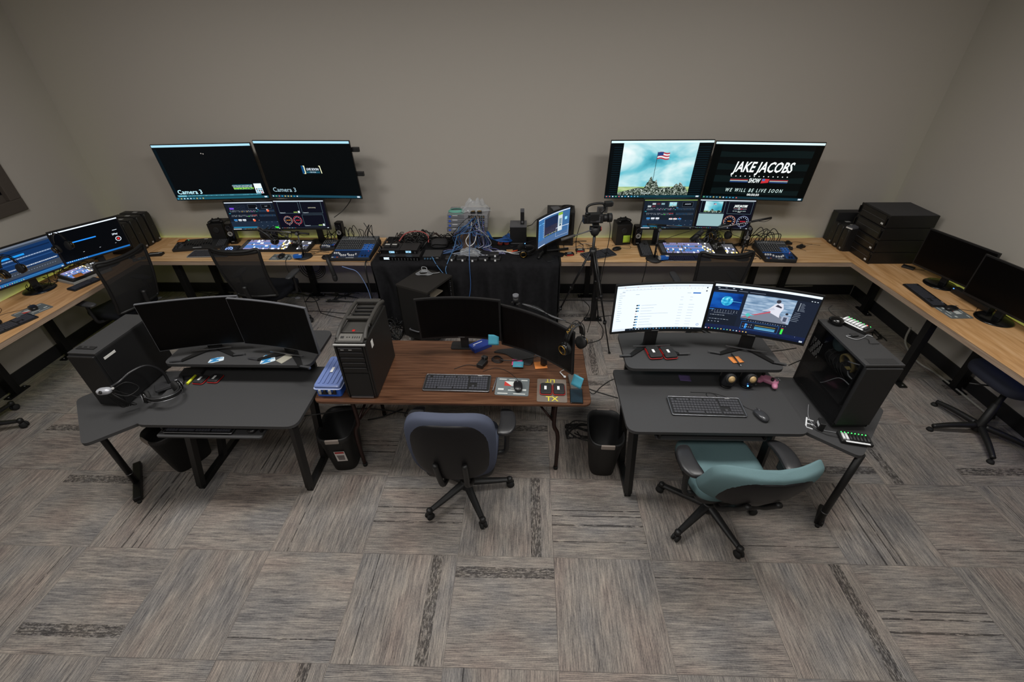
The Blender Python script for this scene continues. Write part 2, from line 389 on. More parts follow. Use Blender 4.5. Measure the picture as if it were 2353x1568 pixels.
# wall plate behind the camera
t = thing('outlet_plate', 'grey power outlet plate on the back wall behind the video camera', 'outlet', (.845, YB-.006, 1.07))
b = B(); b.box((0, 0, 0), (.115, .01, .07), GREY, bev=.003); b.obj('plate', t)
b = B()
for x in (-.025, .025): b.box((x, -.007, 0), (.03, .004, .04), M('#3c3c3e', .5, name='socket'), bev=.002)
b.obj('socket', t)

# ---------------------------------------------------------------- light fittings (above the frame)
LAMPS = [(-2.75, 2.15), (-.4, 2.15), (1.95, 2.15), (-2.4, -.4), (-.4, -.4), (1.6, -.4)]
proto = None
for i, (x, y) in enumerate(LAMPS):
    t = thing('ceiling_light', 'flat white ceiling light panel ' + ['above the left desk', 'above the brown table', 'above the right desk', 'behind the photographer, left', 'behind the photographer, middle', 'behind the photographer, right'][i], 'ceiling light', (x, y, ZC), 0, 'ceiling light panels')
    b = B(); b.box((0, 0, -.02), (1.24, .64, .04), LGREY, bev=.004); b.obj('frame', t)
    b = B(); b.box((0, 0, -.043), (1.16, .56, .006), E('#fff6ea', 3)); b.obj('diffuser', t)

# ================================================================ plywood desks
DZ = .75
def post(t, x, y, z=DZ-.045, rz=0):
    b = B(); b.box((x, y, z/2), (.062, .062, z), STEELB, bev=.003)
    b.box((x, y, .006), (.2 if not rz else .07, .07 if not rz else .2, .012), STEELB, bev=.002)
    for s in (-1, 1): b.cyl((x+(0 if rz else s*.08), y+(s*.08 if rz else 0), .012), (x+(0 if rz else s*.08), y+(s*.08 if rz else 0), .02), .009, SILV, n=8)
    b.obj('leg', t)
def worktop(name, label, poly, mat, legs, rz=0, brace=None):
    t = thing(name, label, 'desk')
    b = B(); b.prism(poly, DZ-.045, DZ-.0005, EDGE); b.obj('edge_band', t)
    b = B(); b.prism(poly, DZ-.004, DZ, mat); b.obj('tabletop', t)
    for x, y in legs: post(t, x, y, rz=rz)
    b = B(); xs = [p[0] for p in poly]; ys = [p[1] for p in poly]
    if rz: b.box(((min(xs)+max(xs))/2, (min(ys)+max(ys))/2, DZ-.07), (.04, max(ys)-min(ys)-.2, .05), STEELB)
    else: b.box(((min(xs)+max(xs))/2, (min(ys)+max(ys))/2, DZ-.07), (max(xs)-min(xs)-.2, .04, .05), STEELB)
    b.obj('rail', t)
    return t
FY = 4.315; BY = YB-.035
worktop('plywood_desk', 'plywood desk along the back wall, left of the black cloth table', [(-4.17, FY), (-1.66, FY), (-1.66, BY), (-4.17, BY)], PLY, [(-3.88, 4.93), (-2.67, 4.93), (-3.86, 4.40)])
worktop('plywood_desk', 'plywood desk along the back wall, right of the black cloth table', [(.36, FY), (3.33, FY), (3.33, BY), (.36, BY)], PLY, [(.74, 4.93), (.76, 4.38), (2.70, 4.93), (3.08, 4.93)])
worktop('plywood_desk', 'plywood desk along the left wall', [(XL+.035, .9), (-4.21, .9), (-4.17, FY), (-4.17, BY), (XL+.035, BY)], PLYX, [(-4.78, 3.62), (-4.78, 3.02), (-4.78, 1.6), (-4.3, 1.6)], 1)
worktop('plywood_desk', 'plywood desk along the right wall', [(3.47, .9), (XR-.035, .9), (XR-.035, BY), (3.33, BY), (3.33, FY)], PLYX, [(3.47, 3.33), (3.93, 3.24), (3.93, 4.6), (3.93, 1.6)], 1)

# lime light strip clipped along the wall edge of the desks, blue strip on the floor side
def strip(name, label, p0, p1, hexc, s, pw=.55):
    z = DZ-.065 if pw else p0[2]; p0, p1 = Vector((p0[0], p0[1], z)), Vector((p1[0], p1[1], z))
    b = B(); b.cyl(p0, p1, .005, E(hexc, s), n=6); o = tag(b.obj(name), label, 'light strip')
    if pw:
        l = bpy.data.lights.new('strip_light', 'AREA'); l.shape = 'RECTANGLE'; l.size = (p1-p0).length; l.size_y = .016; l.color = lin(hexc)[:3]; l.energy = pw*l.size
        q = bpy.data.objects.new('strip_light', l); COL.objects.link(q); q.location = (p0+p1)/2+Vector((0, 0, .008)); d = p1-p0; q.rotation_euler = (PI, 0, -math.atan2(d.y, d.x))
    return o
strip('light_strip', 'lime green light strip behind the back desk, left part', (-4.7, YB-.014, DZ-.012), (-2.0, YB-.014, DZ-.012), '#c8d860', 3)
strip('light_strip', 'lime green light strip behind the back desk, right part', (-.6, YB-.014, DZ-.012), (3.3, YB-.014, DZ-.012), '#c8d860', 3)
strip('light_strip', 'lime green light strip behind the left wall desk', (XL+.014, 2.2, DZ-.012), (XL+.014, 4.6, DZ-.012), '#c8d860', 9)
strip('light_strip', 'lime green light strip behind the right wall desk', (XR-.014, 2.6, DZ-.012), (XR-.014, 4.6, DZ-.012), '#c8d860', 3)
strip('light_strip', 'blue light strip under the back desk near the cable coils', (-2.9, 4.93, DZ-.06), (-1.75, 4.93, DZ-.06), '#3a62ff', 7, 0)
strip('light_strip', 'blue light strip under the back desk right of the cloth table', (.5, 4.93, DZ-.06), (2.2, 4.93, DZ-.06), '#3a62ff', 3, 0)
strip('light_strip', 'blue light strip under the right wall desk', (3.9, 2.0, DZ-.06), (3.9, 3.1, DZ-.06), '#3a62ff', 9, 0)

# ---------------------------------------------------------------- cloth-covered table
t = thing('folding_table', 'long table hidden under the black cloth between the plywood desks', 'table')
b = B(); b.box((-.65, 4.62, DZ-.03), (1.88, .68, .035), DESKB); b.obj('tabletop', t)
for x, y in ((-1.5, 4.35), (-1.5, 4.9), (.2, 4.35), (.2, 4.9)):
    b = B(); b.cyl((x, y, 0), (x, y, DZ-.045), .016, STEELB, n=10); b.obj('leg', t)
def cloth():
    X0, X1, Y0, Y1, z = -1.635, .335, 4.27, YB-.03, DZ+.004
    m = M('#1d1d1f', .95, 0, .45, 25, .7, name='black_cloth', spec=.1, bscale=120)
    b = B()
    def f(u, v):
        x = X0+(X1-X0)*u
        if v < .4:
            q = v/.4; y = Y1+(Y0-Y1)*q
            return (x, y, z+.002*math.sin(x*23+y*9))
        q = (v-.4)/.6
        amp = .042*min(1, q*3); dent = .075*math.exp(-((x+1.08)/.16)**2)*min(1, q*8); fold = math.sin(x*19+1.1*math.sin(x*4)-(2.2*q if x < -.9 else .4*q))+.5*math.sin(x*41+2)
        yy = Y0-.012-math.sin(min(q*8, 1)*PI/2)*.015+amp*fold*.8
        return (x+(.05*math.sin(q*3)*(1 if x < -1.2 else 0)), yy-.02*q+dent, z-(z-.015)*q)
    b.sheet(f, 150, 44, m, .003)
    def side(sx):
        def g(u, v): 
            y = Y0-.02+(Y1-Y0+.02)*u; fold = math.sin(y*30)*.012*min(1, v*3)
            return (sx+fold, y, z-(z-.02)*v)
        return g
    b.sheet(side(X0-.005), 30, 16, m, .003); b.sheet(side(X1+.005), 30, 16, m, .003)
    tag(b.obj('tablecloth'), 'black cloth covering the middle table and hanging to the floor', 'tablecloth')
cloth()

# ================================================================ black gaming desks with a raised shelf and wing
def zdesk(name, label, mir, x0, x1):
    t = thing(name, label, 'desk')
    s = -1 if mir else 1
    yf, yb = 1.925, 2.53
    b = B(); b.prism([(x0, yf), (x1, yf), (x1, yb), (x0, yb)], .718, .74, DESKB, [.07 if not mir else .07, .07, .03, .03]); b.obj('tabletop', t)
    wx = x0 if mir else x1                       # side with the wing
    def W(dx, y): return (wx+s*dx, y)
    poly = [W(-.03, 1.99), W(.215, 1.77), W(.60, 2.18), W(.33, 2.47), W(.02, 2.50)]
    if mir: poly = poly[::-1]
    b = B(); b.prism(poly, .694, .716, DESKB, .05); b.obj('side_shelf', t)
    sx0, sx1 = (x0-.02, x1-.03) if mir else (x0+.05, x1-.01)
    b = B(); b.prism([(sx0, 2.34), (sx1, 2.34), (sx1, 2.77), (sx0, 2.77)], .878, .90, DESKB, .06); b.obj('monitor_shelf', t)
    for x, xt in (((x0+.09, x0+.30), (x1-.14, x1-.05)) if mir else ((x0+.11, x0+.05), (x1-.14, x1-.20))):
        b = B()
        for p, q in (((x, yf+.09, .03), (xt, yf+.05, .70)), ((x, 2.30, .03), (xt, 2.28, .70))):
            p, q = Vector(p), Vector(q); b.box((p+q)/2, (.042, .042, (q-p).length), STEELB, rot=(q-p).to_track_quat('Z', 'Y'))
        b.box((x, (yf+2.56)/2+.04, .022), (.045, .56, .044), STEELB, bev=.004)
        b.box((xt, (yf+2.56)/2, .70), (.042, .56, .03), STEELB)
        b.obj('side_frame', t)
        b = B(); b.box((x, 2.55, .80), (.045, .03, .17), STEELB, bev=.004); b.box((x, 2.6, .872), (.05, .2, .012), STEELB); b.obj('shelf_bracket', t)
    b = B(); b.box(((x0+x1)/2, 2.5, .60), (x1-x0-.3, .02, .07), STEELB); b.obj('crossbar', t)
    # wing leg with long T foot
    px, py = (wx+s*.40, 2.02) if mir else (wx+s*.245, 1.815)
    b = B(); b.cyl((px, py, .03), (px, py, .694), .021, STEELB, n=12); b.cyl((px, py, .14), (px, py, .146), .0225, SILV, n=12); b.obj('leg', t)
    a0, a1 = (Vector((wx+s*.29, 1.88, .03)), Vector((wx+s*.53, 2.20, .03))) if mir else (Vector((wx+s*.24, 1.80, .03)), Vector((wx+s*.34, 1.93, .03)))
    b = B(); d = a1-a0; b.box((a0+a1)/2, (d.length, .05, .035), STEELB, rz=math.atan2(d.y, d.x), bev=.006)
    for p in (a0, a1): b.cyl((p.x, p.y, 0), (p.x, p.y, .02), .014, RUB, n=10)
    b.obj('foot', t)
    # keyboard tray on runners
    cx = (x0+x1)/2+(-.05 if mir else -.02); tw = .68; ty = yf+(.105 if mir else .15)
    b = B(); b.prism(rect(tw, .26, cx, ty), .652, .664, DESKB, .02); b.obj('keyboard_tray', t)
    for sx in (-1, 1):
        b = B(); b.box((cx+sx*(tw/2-.02), yf+.15, .69), (.014, .26, .06), STEELB); b.obj('tray_bracket', t)
    return t
zdesk('gaming_desk', 'black desk with side wing and monitor shelf, left of the brown table', True, -2.47, -1.43)
zdesk('gaming_desk', 'black desk with side wing and monitor shelf, right of the brown table', False, .62, 1.71)

# ---------------------------------------------------------------- brown folding table
t = thing('folding_table', 'brown wood-grain folding table with rounded corners between the black desks', 'table')
b = B(); b.prism([(-1.415, 2.155), (.43, 2.155), (.43, 2.875), (-1.415, 2.875)], .722, .74, WALN, .06, .003); b.obj('tabletop', t)
BRN = M('#2b1814', .4, .3, .1, 40, name='brown_steel')
for x, s in ((-1.235, 1), (.23, -1)):
    for y in (2.245, 2.80):
        b = B(); b.tube([(x, y, 0), (x-.0, y, .35), (x+s*.03, y+(.02 if y < 2.5 else -.02), .45), (x+s*.02, y+(.03 if y < 2.5 else -.03), .715)], .0145, BRN, n=10, sub=5); b.cyl((x, y, 0), (x, y, .03), .017, RUB, n=10); b.obj('leg', t)
    b = B(); b.cyl((x+s*.03, 2.26, .46), (x+s*.03, 2.785, .46), .011, BRN, n=8); b.obj('crossbar', t)
    b = B(); b.tube([(x+s*.03, 2.3, .44), (x+s*.2, 2.42, .6), (x+s*.33, 2.5, .715)], .008, BRN, n=8, sub=3); b.tube([(x+s*.03, 2.74, .44), (x+s*.2, 2.62, .6), (x+s*.33, 2.54, .715)], .008, BRN, n=8, sub=3); b.obj('brace', t)
b = B()
for y in (2.2, 2.83): b.box((-.49, y, .712), (1.7, .02, .022), BRN)
b.obj('apron', t)
# ================================================================ screens
OFF = M('#060505', .3, 0, .05, 10, name='dark_screen', spec=.15)
class Scr:
    def __init__(s, W, H, Rc=0, tilt=0, zc=0): s.b = B(); s.W, s.H, s.Rc, s.tl, s.zc = W, H, Rc, tilt, zc
    def p(s, u, v, l=0):
        x = (u-.5)*s.W; z = (v-.5)*s.H; y = 0
        if s.Rc: a = x/s.Rc; x = (s.Rc-l)*math.sin(a); y = -(s.Rc-(s.Rc-l)*math.cos(a))
        else: y = -l
        c, n = math.cos(s.tl), math.sin(s.tl)
        return Vector((x, y*c+z*n, s.zc+z*c-y*n))
    def rect(s, x0, y0, x1, y1, m, l=1):
        k = max(1, int((x1-x0)*10)) if s.Rc else 1; d = .0004*l
        vs = [s.p(x0+(x1-x0)*i/k, y, d) for y in (y0, y1) for i in range(k+1)]
        s.b.add(vs, [(i, i+1, k+2+i, k+1+i) for i in range(k)], m)
    def poly(s, pts, m, l=2): s.b.add([s.p(x, y, .0004*l) for x, y in pts], [tuple(range(len(pts)))], m)
    def frame(s, x0, y0, x1, y1, m, t=.004, l=2):
        a = s.W/s.H
        s.rect(x0, y0, x1, y0+t*a, m, l); s.rect(x0, y1-t*a, x1, y1, m, l); s.rect(x0, y0, x0+t, y1, m, l); s.rect(x1-t, y0, x1, y1, m, l)
    def ring(s, cx, cy, r, w, m, l=2, n=28):
        a = s.W/s.H; vs = []
        for k in range(n):
            c, q = math.cos(2*PI*k/n), math.sin(2*PI*k/n)
            vs += [s.p(cx+c*r, cy+q*r*a, .0004*l), s.p(cx+c*(r-w), cy+q*(r-w)*a, .0004*l)]
        s.b.add(vs, [(2*k, (2*k+2) % (2*n), (2*k+3) % (2*n), 2*k+1) for k in range(n)], m)
    def disc(s, cx, cy, r, m, l=2, n=18, sy=1):
        a = s.W/s.H; s.poly([(cx+r*math.cos(2*PI*k/n), cy+r*sy*a*math.sin(2*PI*k/n)) for k in range(n)], m, l)
    def text(s, t, cx, cy, h, m, shear=0, l=4, align='CENTER', sx=1., bold=0, sp=1., fit=0):
        q = B(); q.text(t, h*s.H*1.35, Matrix(), m, shear, align, sp, sx, bold)
        if fit:
            xs = [v.co.x for v in q.bm.verts]; k = fit*s.W/(max(xs)-min(xs)); mid = (max(xs)+min(xs))/2
            for v in q.bm.verts: v.co.x = (v.co.x-mid)*k
        vs = [s.p(cx+v.co.x/s.W, cy+v.co.y/s.H, .0004*l) for v in q.bm.verts]; q.bm.verts.index_update()
        s.b.add(vs, [[v.index for v in f.verts] for f in q.bm.faces], m); q.bm.free()
    def dots(s, x0, x1, y, n, cols, w=.006, h=.012, l=3, rnd=0):
        for k in range(n):
            x = x0+(x1-x0)*k/max(1, n-1); m = random.choice(cols)
            ww = w*(1+rnd*random.random()); s.rect(x, y-h/2, x+ww, y+h/2, m, l)
Wt, Lb, Db = E('#e8f4ff', 1.0), E('#7fc4e0', .8), E('#2b4250', .7)
def taskbar(S, m, n=9, h=.045, x0=.01):
    S.rect(0, 0, 1, h, m, 1); S.dots(x0, x0+n*.03, h*.5, n, [Wt, Lb, E('#39a7dd'), E('#e9c46a'), E('#77d08a'), E('#d66')], .012, h*.45)
    S.rect(.955, h*.55, .985, h*.8, Wt, 2); S.rect(.955, h*.2, .985, h*.45, Wt, 2)
def topbar(S, m, t=.965): S.rect(0, t, 1, 1, m, 1)
def d_tv1(S):
    S.rect(0, 0, 1, 1, E('#03070b'), 0); topbar(S, E('#a9dcf0', 1.1), .962)
    S.rect(.0, .10, .03, .93, E('#03121a'), 1); taskbar(S, E('#1c5666'))
    S.rect(.02, .055, .93, .092, E('#2a6576'), 2); S.dots(.14, .9, .073, 60, [E('#5fa3b4'), E('#3d7e8f')], .009, .012, rnd=.6)
    S.rect(.03, .058, .12, .088, E('#6fb6c8'), 3)
    S.text('Camera 3', .04, .145, .085, E('#bfefff', 1.3), align='LEFT', sx=1.02, bold=.0006)
    S.rect(.66, .17, .865, .27, E('#0c5260'), 2); S.text('DOWNLOAD THE MOBILE APP', .76, .247, .02, Wt); S.text('OR STREAM LIVE RIGHT HERE', .76, .223, .02, Wt)
    S.text('WWW.PHYX.TV', .765, .19, .038, E('#b8ff3c', 1.2), bold=.0005)
    S.rect(.885, .09, .965, .28, E('#e8f6ff', 1.1), 2)
    for i in range(3):
        for j in range(3): S.rect(.893+.024*i, .10+.032*j, .911+.024*i, .12+.032*j, random.choice([E('#2d8fb0'), E('#b03a48'), E('#333')]), 3)
    for x, y in ((.47, .845), (.49, .837)): S.disc(x, y, .005, E('#c9c0b8'))
def d_tv2(S):
    S.rect(0, 0, 1, 1, E('#030608'), 0); topbar(S, E('#a9dcf0', 1.1), .962); taskbar(S, E('#1c4657'))
    S.text('Camera 3', .035, .14, .085, E('#a9cbd8', 1.1), align='LEFT')
    S.rect(.455, .44, .62, .54, E('#0b1a22'), 2)
    S.poly([(.428, .44), (.452, .44), (.462, .585), (.428, .585)], E('#124a7a'), 3)
    for pts in ([(.455, .44), (.464, .44), (.464, .585), (.455, .585)], [(.444, .44), (.464, .44), (.464, .45), (.444, .45)], [(.448, .575), (.464, .575), (.464, .585), (.448, .585)],
                [(.632, .45), (.640, .45), (.632, .585), (.624, .585)], [(.616, .575), (.63, .575), (.63, .585), (.616, .585)]): S.poly(pts, E('#f4f4c8', 1.2), 4)
    S.rect(.47, .455, .618, .485, E('#245e72'), 3); S.text('LIVE SOON', .545, .52, .042, Wt, bold=.0008, fit=.13); S.text('+00:19:04', .54, .47, .022, Wt)
SKY = EN('sky', [(.30, '#1c8fa8'), (.44, '#6cc6d6'), (.55, '#c6ecf0'), (.66, '#f4ffff')], 1.6, (1, 1, 2.0), 1.0, 4, .4)
RUBB = EN('rubble', [(.38, '#0c1512'), (.5, '#3d4c40'), (.58, '#a9b8a8'), (.66, '#eef6ee')], 60, (1, 1, 1), .8, 4, 1.5)
GRS = EN('grass', [(.35, '#7fae68'), (.6, '#c7dc9c'), (.7, '#e4ecc0')], 6, (1, 1, 6), .9, 3)
def picture(S, x0, y0, x1, y1, full=True, l=2):
    """plain stand-in picture: a flag on a rocky mound under a cloudy teal sky"""
    w, h = x1-x0, y1-y0
    def q(x, y): return (x0+w*x, y0+h*y)
    S.rect(x0, y0, x1, y1, SKY, l); S.rect(*q(0, .04), *q(1, .17), GRS, l+1)
    rnd = random.Random(3)
    for cx, a, hh in ((.5, 1.0, .13), (.86, .28, .20), (.47, .26, .30)):
        top = [q(cx-a/2+a*k/14, .05+hh*math.sin(PI*k/14)*(.75+.4*rnd.random())) for k in range(15)]
        top = [(min(max(x, x0), x1), y) for x, y in top]
        S.poly([(top[0][0], y0)]+[(top[-1][0], y0)] + top[::-1], RUBB, l+2)
    S.poly([q(.47, .25), q(.476, .25), q(.476, .84), q(.47, .84)], E('#26343a'), l+4)
    fl = []
    for k in range(9): fl.append(math.sin(k*.75)*.012)
    for st in range(5):
        m = E('#b8404c') if st % 2 == 0 else E('#f0f4f8')
        for k in range(8): S.poly([q(.476+.02*k, .70+.026*st+fl[k]), q(.496+.02*k, .70+.026*st+fl[k+1]), q(.496+.02*k, .726+.026*st+fl[k+1]), q(.476+.02*k, .726+.026*st+fl[k])], m, l+4)
    S.poly([q(.476, .765), q(.55, .765+fl[3]), q(.55, .83+fl[3]), q(.476, .83)], E('#24407c'), l+5)
def d_tv3(S):
    S.rect(0, 0, 1, 1, E('#04090c'), 0); topbar(S, E('#d4f2f8', 1.2), .965); taskbar(S, E('#123844'), 11)
    for k in range(22):
        y = .07+k*.039
        for a, c in ((.035, .115), (.865, .985)): S.rect(a, y, c, y+.012, E('#0b1e26'), 1)
    picture(S, .125, .05, .86, .965)
    S.text('00:50:50', .42, .085, .035, E('#dfeeee', .9), l=9)
def jake(S, cx, cy, k, m=1.15, l=4):
    """the show title card"""
    W_ = E('#f2faf8', m)
    S.text('JAKE JACOBS', cx+.01*k, cy+.145*k, .185*k, W_, shear=.25, bold=.003*k, l=l, fit=.58*k)
    for i in range(13): S.disc(cx-.27*k+.045*k*i, cy-.008*k, .006*k, W_, l, 5)
    for sx_ in (-1, 1):
        a, c = (cx-.27*k, cx-.095*k) if sx_ < 0 else (cx+.115*k, cx+.29*k)
        for j, col in enumerate(('#c83a40', '#e8f0f0', '#2c56a0')): S.rect(a, cy-.072*k-.022*k*j, c, cy-.062*k-.022*k*j, E(col), l)
    S.text('SHOW', cx-.03*k, cy-.088*k, .082*k, W_, shear=.25, bold=.0014*k, l=l, fit=.115*k)
    S.poly([(cx+.035*k, cy-.13*k), (cx+.105*k, cy-.115*k), (cx+.11*k, cy-.05*k), (cx+.04*k, cy-.045*k)], E('#d0323a'), l); S.rect(cx+.042*k, cy-.085*k, cx+.068*k, cy-.048*k, E('#3a7ac0'), l+1)
    S.text('WE WILL BE LIVE SOON', cx-.005*k, cy-.265*k, .068*k, E('#cfe6e2', m), shear=.25, sp=1.5, l=l, fit=.56*k, bold=.0006*k); S.text('00:50:50', cx, cy-.345*k, .042*k, W_, l=l, fit=.12*k, bold=.0005*k)
def d_tv4(S):
    S.rect(0, 0, 1, 1, E('#040809'), 0)
    for i, y in enumerate((.09, .31, .53, .75)): 
        pts = [(k/12, y+.1+.02*math.sin(k*.5+i)) for k in range(13)]; S.poly([(0, y), (1, y)]+pts[::-1], E('#0b1718'), 1)
    S.rect(0, .05, .07, .96, E('#020404'), 2); S.rect(.93, .05, 1, .96, E('#020404'), 2)
    topbar(S, E('#d4f2f8', 1.2), .965); taskbar(S, E('#10303c'), 11); jake(S, .5, .43, 1.0)
def clock(S, cx, cy, r, c1, c2, txt):
    S.ring(cx, cy, r, r*.1, E(c1), 3)
    for k in range(12): a = 2*PI*k/12; S.disc(cx+r*.72*math.cos(a), cy+r*.72*math.sin(a)*S.W/S.H, r*.07, Wt, 3, 6)
    S.text(txt, cx, cy, r*.34, E(c2, 1.2), l=4, bold=.0003); S.disc(cx, cy-r*1.18*S.W/S.H, r*.1, E('#aab'), 3, 6)
def d_switch(S, alt):
    S.rect(0, 0, 1, 1, E('#121a28' if not alt else '#18222e'), 0); S.rect(0, .0, 1, .3, E('#1c2a3c'), 0.5)
    topbar(S, E('#dfeaf6') if not alt else E('#9ab860', .7), .97)
    for i in range(4):
        for j in range(2):
            x, y = .07+.085*i, .83-.085*j
            if alt and (i, j) in ((1, 0), (2, 0), (3, 0), (1, 1), (0, 1)):
                S.rect(x, y, x+.065, y+.06, E(['#9fc7c8', '#b8c4c8', '#5a2b38', '#88aab0'][(i+j) % 4]), 2)
            elif not alt and (i, j) == (0, 1): S.rect(x, y, x+.09, y+.06, E('#7a4ae0'), 2)
            else: S.frame(x, y, x+.065, y+.06, E('#3c4a5c'), .002)
    for (x0, x1) in ((.46, .64), (.73, .93)): S.rect(x0, .76, x1, .92, E('#090d14'), 1); S.frame(x0, .76, x1, .92, E('#5c6c78'), .003)
    if alt: picture(S, .48, .765, .62, .915, l=2); S.text('JAKE JACOBS', .83, .85, .035, Wt, .28, sx=.7)
    else: S.text('[soon]', .83, .85, .025, Wt); S.rect(.61, .77, .635, .80, Wt, 3)
    mix = [E('#c8d4e0', .9), E('#8896a6', .8), E('#c8d4e0', .9), E('#4a5868', .8)]
    for r_, y in enumerate((.70, .66, .53, .49)):
        S.rect(.03, y-.014, .62, y+.014, E('#0c121c'), 1); S.dots(.06, .58, y, 40, mix, .006, .014, rnd=.4); S.dots(.64, .95, y, 12, [E('#3d6f9a'), E('#68788a')], .014, .014)
    S.dots(.3, .6, .66, 4, [E('#46c8b0'), E('#e0b040'), E('#d070d0')], .02, .02, 4); S.dots(.5, .56, .53, 3, [E('#e04040')], .02, .018, 4); S.rect(.40, .48, .43, .50, E('#50d050'), 4)
    S.rect(.03, .59, .06, .61, E('#30b0c0'), 4); S.rect(.62, .72, .66, .735, E('#30a0d8'), 4)
    for i in range(3):
        x = .08+.09*i; S.rect(x, .33, x+.07, .385, E('#e4ecf4') if i else E('#3c86c8'), 3); S.rect(x+.01, .30, x+.06, .31, E('#98a4b0'), 3)
    if alt:
        for i in range(3): S.rect(.52+.085*i, .31, .59+.085*i, .36, E('#e8e8ec') if i < 2 else E('#3c86c8'), 3); S.disc(.555+.085*i, .365, .01, E('#c04848'), 4)
    else:
        for cx, cy in ((.84, .69), (.50, .34)): S.disc(cx, cy, .028, E('#e8643c', 1.1), 5, 9); S.disc(cx-.012, cy+.035, .012, E('#f4f4f4'), 6, 6)
        S.rect(.59, .335, .60, .345, Wt, 5); S.rect(.88, .03, .96, .09, E('#3ee04a', 1.1), 4); S.rect(.02, .06, .52, .10, E('#2b88b0'), 3)
    S.dots(.62, .95, .27, 4, [E('#8894a4')], .02, .008); S.dots(.62, .95, .13, 4, [E('#8894a4')], .02, .008)
    if alt: S.rect(.03, .06, .33, .09, E('#2b88b0'), 3); S.rect(.62, .07, .8, .10, E('#2b88b0'), 3)
    taskbar(S, E('#22303c'), 9, .035, .2); S.rect(0, .004, .17, .03, E('#cfd8e2'), 2)
def d_multi(S, alt):
    S.rect(0, 0, 1, 1, E('#0c0c1c'), 0); topbar(S, E('#dfeaf6'), .97)
    fr = E('#6a8890', .9)
    boxes = [(.06, .55, .48, .96), (.52, .55, .94, .96), (.50, .08, .93, .50)] if not alt else [(.03, .55, .47, .96), (.53, .53, .97, .95)]
    for bx in boxes: S.rect(*bx, E('#0b0d1a'), 1); S.frame(*bx, fr, .004)
    if not alt:
        for (x, y) in ((.07, .575), (.54, .575), (.51, .10)): S.text('Camera 3', x, y, .035, Wt, align='LEFT')
        for (x, y) in ((.35, .575), (.79, .10)): S.rect(x, y, x+.075, y+.035, E('#98b85c', .9), 4); S.rect(x+.09, y-.01, x+.125, y+.065, E('#e6f2f4'), 4)
        S.text('[LIVE SOON]', .74, .75, .035, E('#e8e4c8')); clock(S, .19, .30, .088, '#c08a80', '#f0922e', '+00:19:04'); clock(S, .385, .30, .088, '#d04852', '#f03038', '-04:30:00')
    else:
        picture(S, .10, .56, .42, .95, l=3); jake(S, .75, .74, .42); S.rect(.02, .08, .48, .52, E('#9fc4c8', .9), 2)
        clock(S, .615, .27, .11, '#c88a78', '#f0922e', '+00:50'); clock(S, .86, .27, .11, '#8896b8', '#f03038', '-02:10:10')
    taskbar(S, E('#20262e'), 9, .035, .02)
def d_lw1(S):
    S.rect(0, 0, 1, 1, E('#12325e'), 0); S.rect(0, .95, 1, 1, E('#6c7686'), 1); S.rect(.0, .90, 1, .95, E('#39465a'), 1)
    S.rect(0, .12, 1, .30, E('#3c4450'), 1); S.rect(.2, .68, .58, .73, E('#1f8fe0', 1.2), 3)
    for y, c in ((.60, '#6f84a4'), (.34, '#8894a8'), (.50, '#23487c'), (.78, '#0d2344')): S.rect(.02, y, .98, y+.035, E(c), 2)
    S.dots(.05, .95, .355, 30, [Wt, E('#b8c4d4')], .012, .018, 4, .6); S.dots(.3, .9, .62, 16, [E('#c8d4e4')], .02, .012, 4); S.dots(.06, .9, .22, 22, [E('#8894a8')], .02, .01, 4)
    S.rect(0, 0, 1, .08, E('#2f78b8'), 1); taskbar(S, E('#2b5f94'), 12, .05); S.rect(.06, .19, .11, .22, E('#e09060'), 4)
def d_lw2(S):
    S.rect(0, 0, 1, 1, E('#030509'), 0); S.rect(0, .955, 1, .99, E('#e8f2ff', 1.2), 1); S.rect(.12, .56, .58, .595, E('#2488f0', 1.3), 2)
    S.rect(0, .0, 1, .05, E('#1d6fc0'), 1); S.dots(.02, .3, .03, 10, [E('#8ce0ff'), Wt], .012, .02, 3)
    S.text('3Play', .86, .50, .055, Wt, bold=.0006); S.ring(.88, .33, .045, .01, Wt, 3); S.disc(.88, .33, .02, E('#e03030')); S.rect(.85, .62, .92, .635, Wt, 3); S.dots(.3, .8, .22, 3, [Wt], .02, .008)
def d_ctr(S):
    S.rect(0, 0, 1, 1, E('#3f6c9e'), 0); S.rect(0, 0, 1, .22, E('#4f6f9a'), 1); S.rect(0, .955, 1, .99, E('#dfe9f6'), 2); S.rect(.0, .22, .2, .955, E('#3b73ae'), 1)
    S.rect(.215, .27, .65, .90, E('#1a2a4c'), 2); S.rect(.215, .27, .65, .6, EN('fp', [(.35, '#26263c'), (.65, '#3a3a50')], 8), 3); S.rect(.205, .25, .215, .93, E('#a8bcd6'), 3)
    S.rect(.66, .28, .79, .92, E('#d4dde2'), 3); S.rect(.66, .84, .79, .93, E('#8cb83c'), 4); S.rect(.69, .52, .77, .72, E('#7c98a8'), 4); S.rect(.70, .45, .76, .51, E('#44606c'), 5)
    S.frame(.60, .10, .97, .42, E('#c4d4ea'), .005, 5); S.rect(.60, .405, .99, .425, E('#dfe9f6'), 5); S.rect(.86, .62, .93, .72, E('#8fd0f0', 1.2), 4)
    S.dots(.22, .6, .31, 12, [E('#a8d048'), E('#e0e8f0')], .018, .02, 5); S.dots(.01, .12, .8, 2, [E('#70c0f0')], .08, .02, 4)
    for k in range(9): S.rect(.02, .3+.06*k, .035, .315+.06*k, E('#8cd0f4'), 4); S.rect(.17, .3+.06*k, .19, .315+.06*k, E('#b8cce4'), 4)
    S.rect(.01, .015, .25, .04, E('#dfe9f6'), 3)
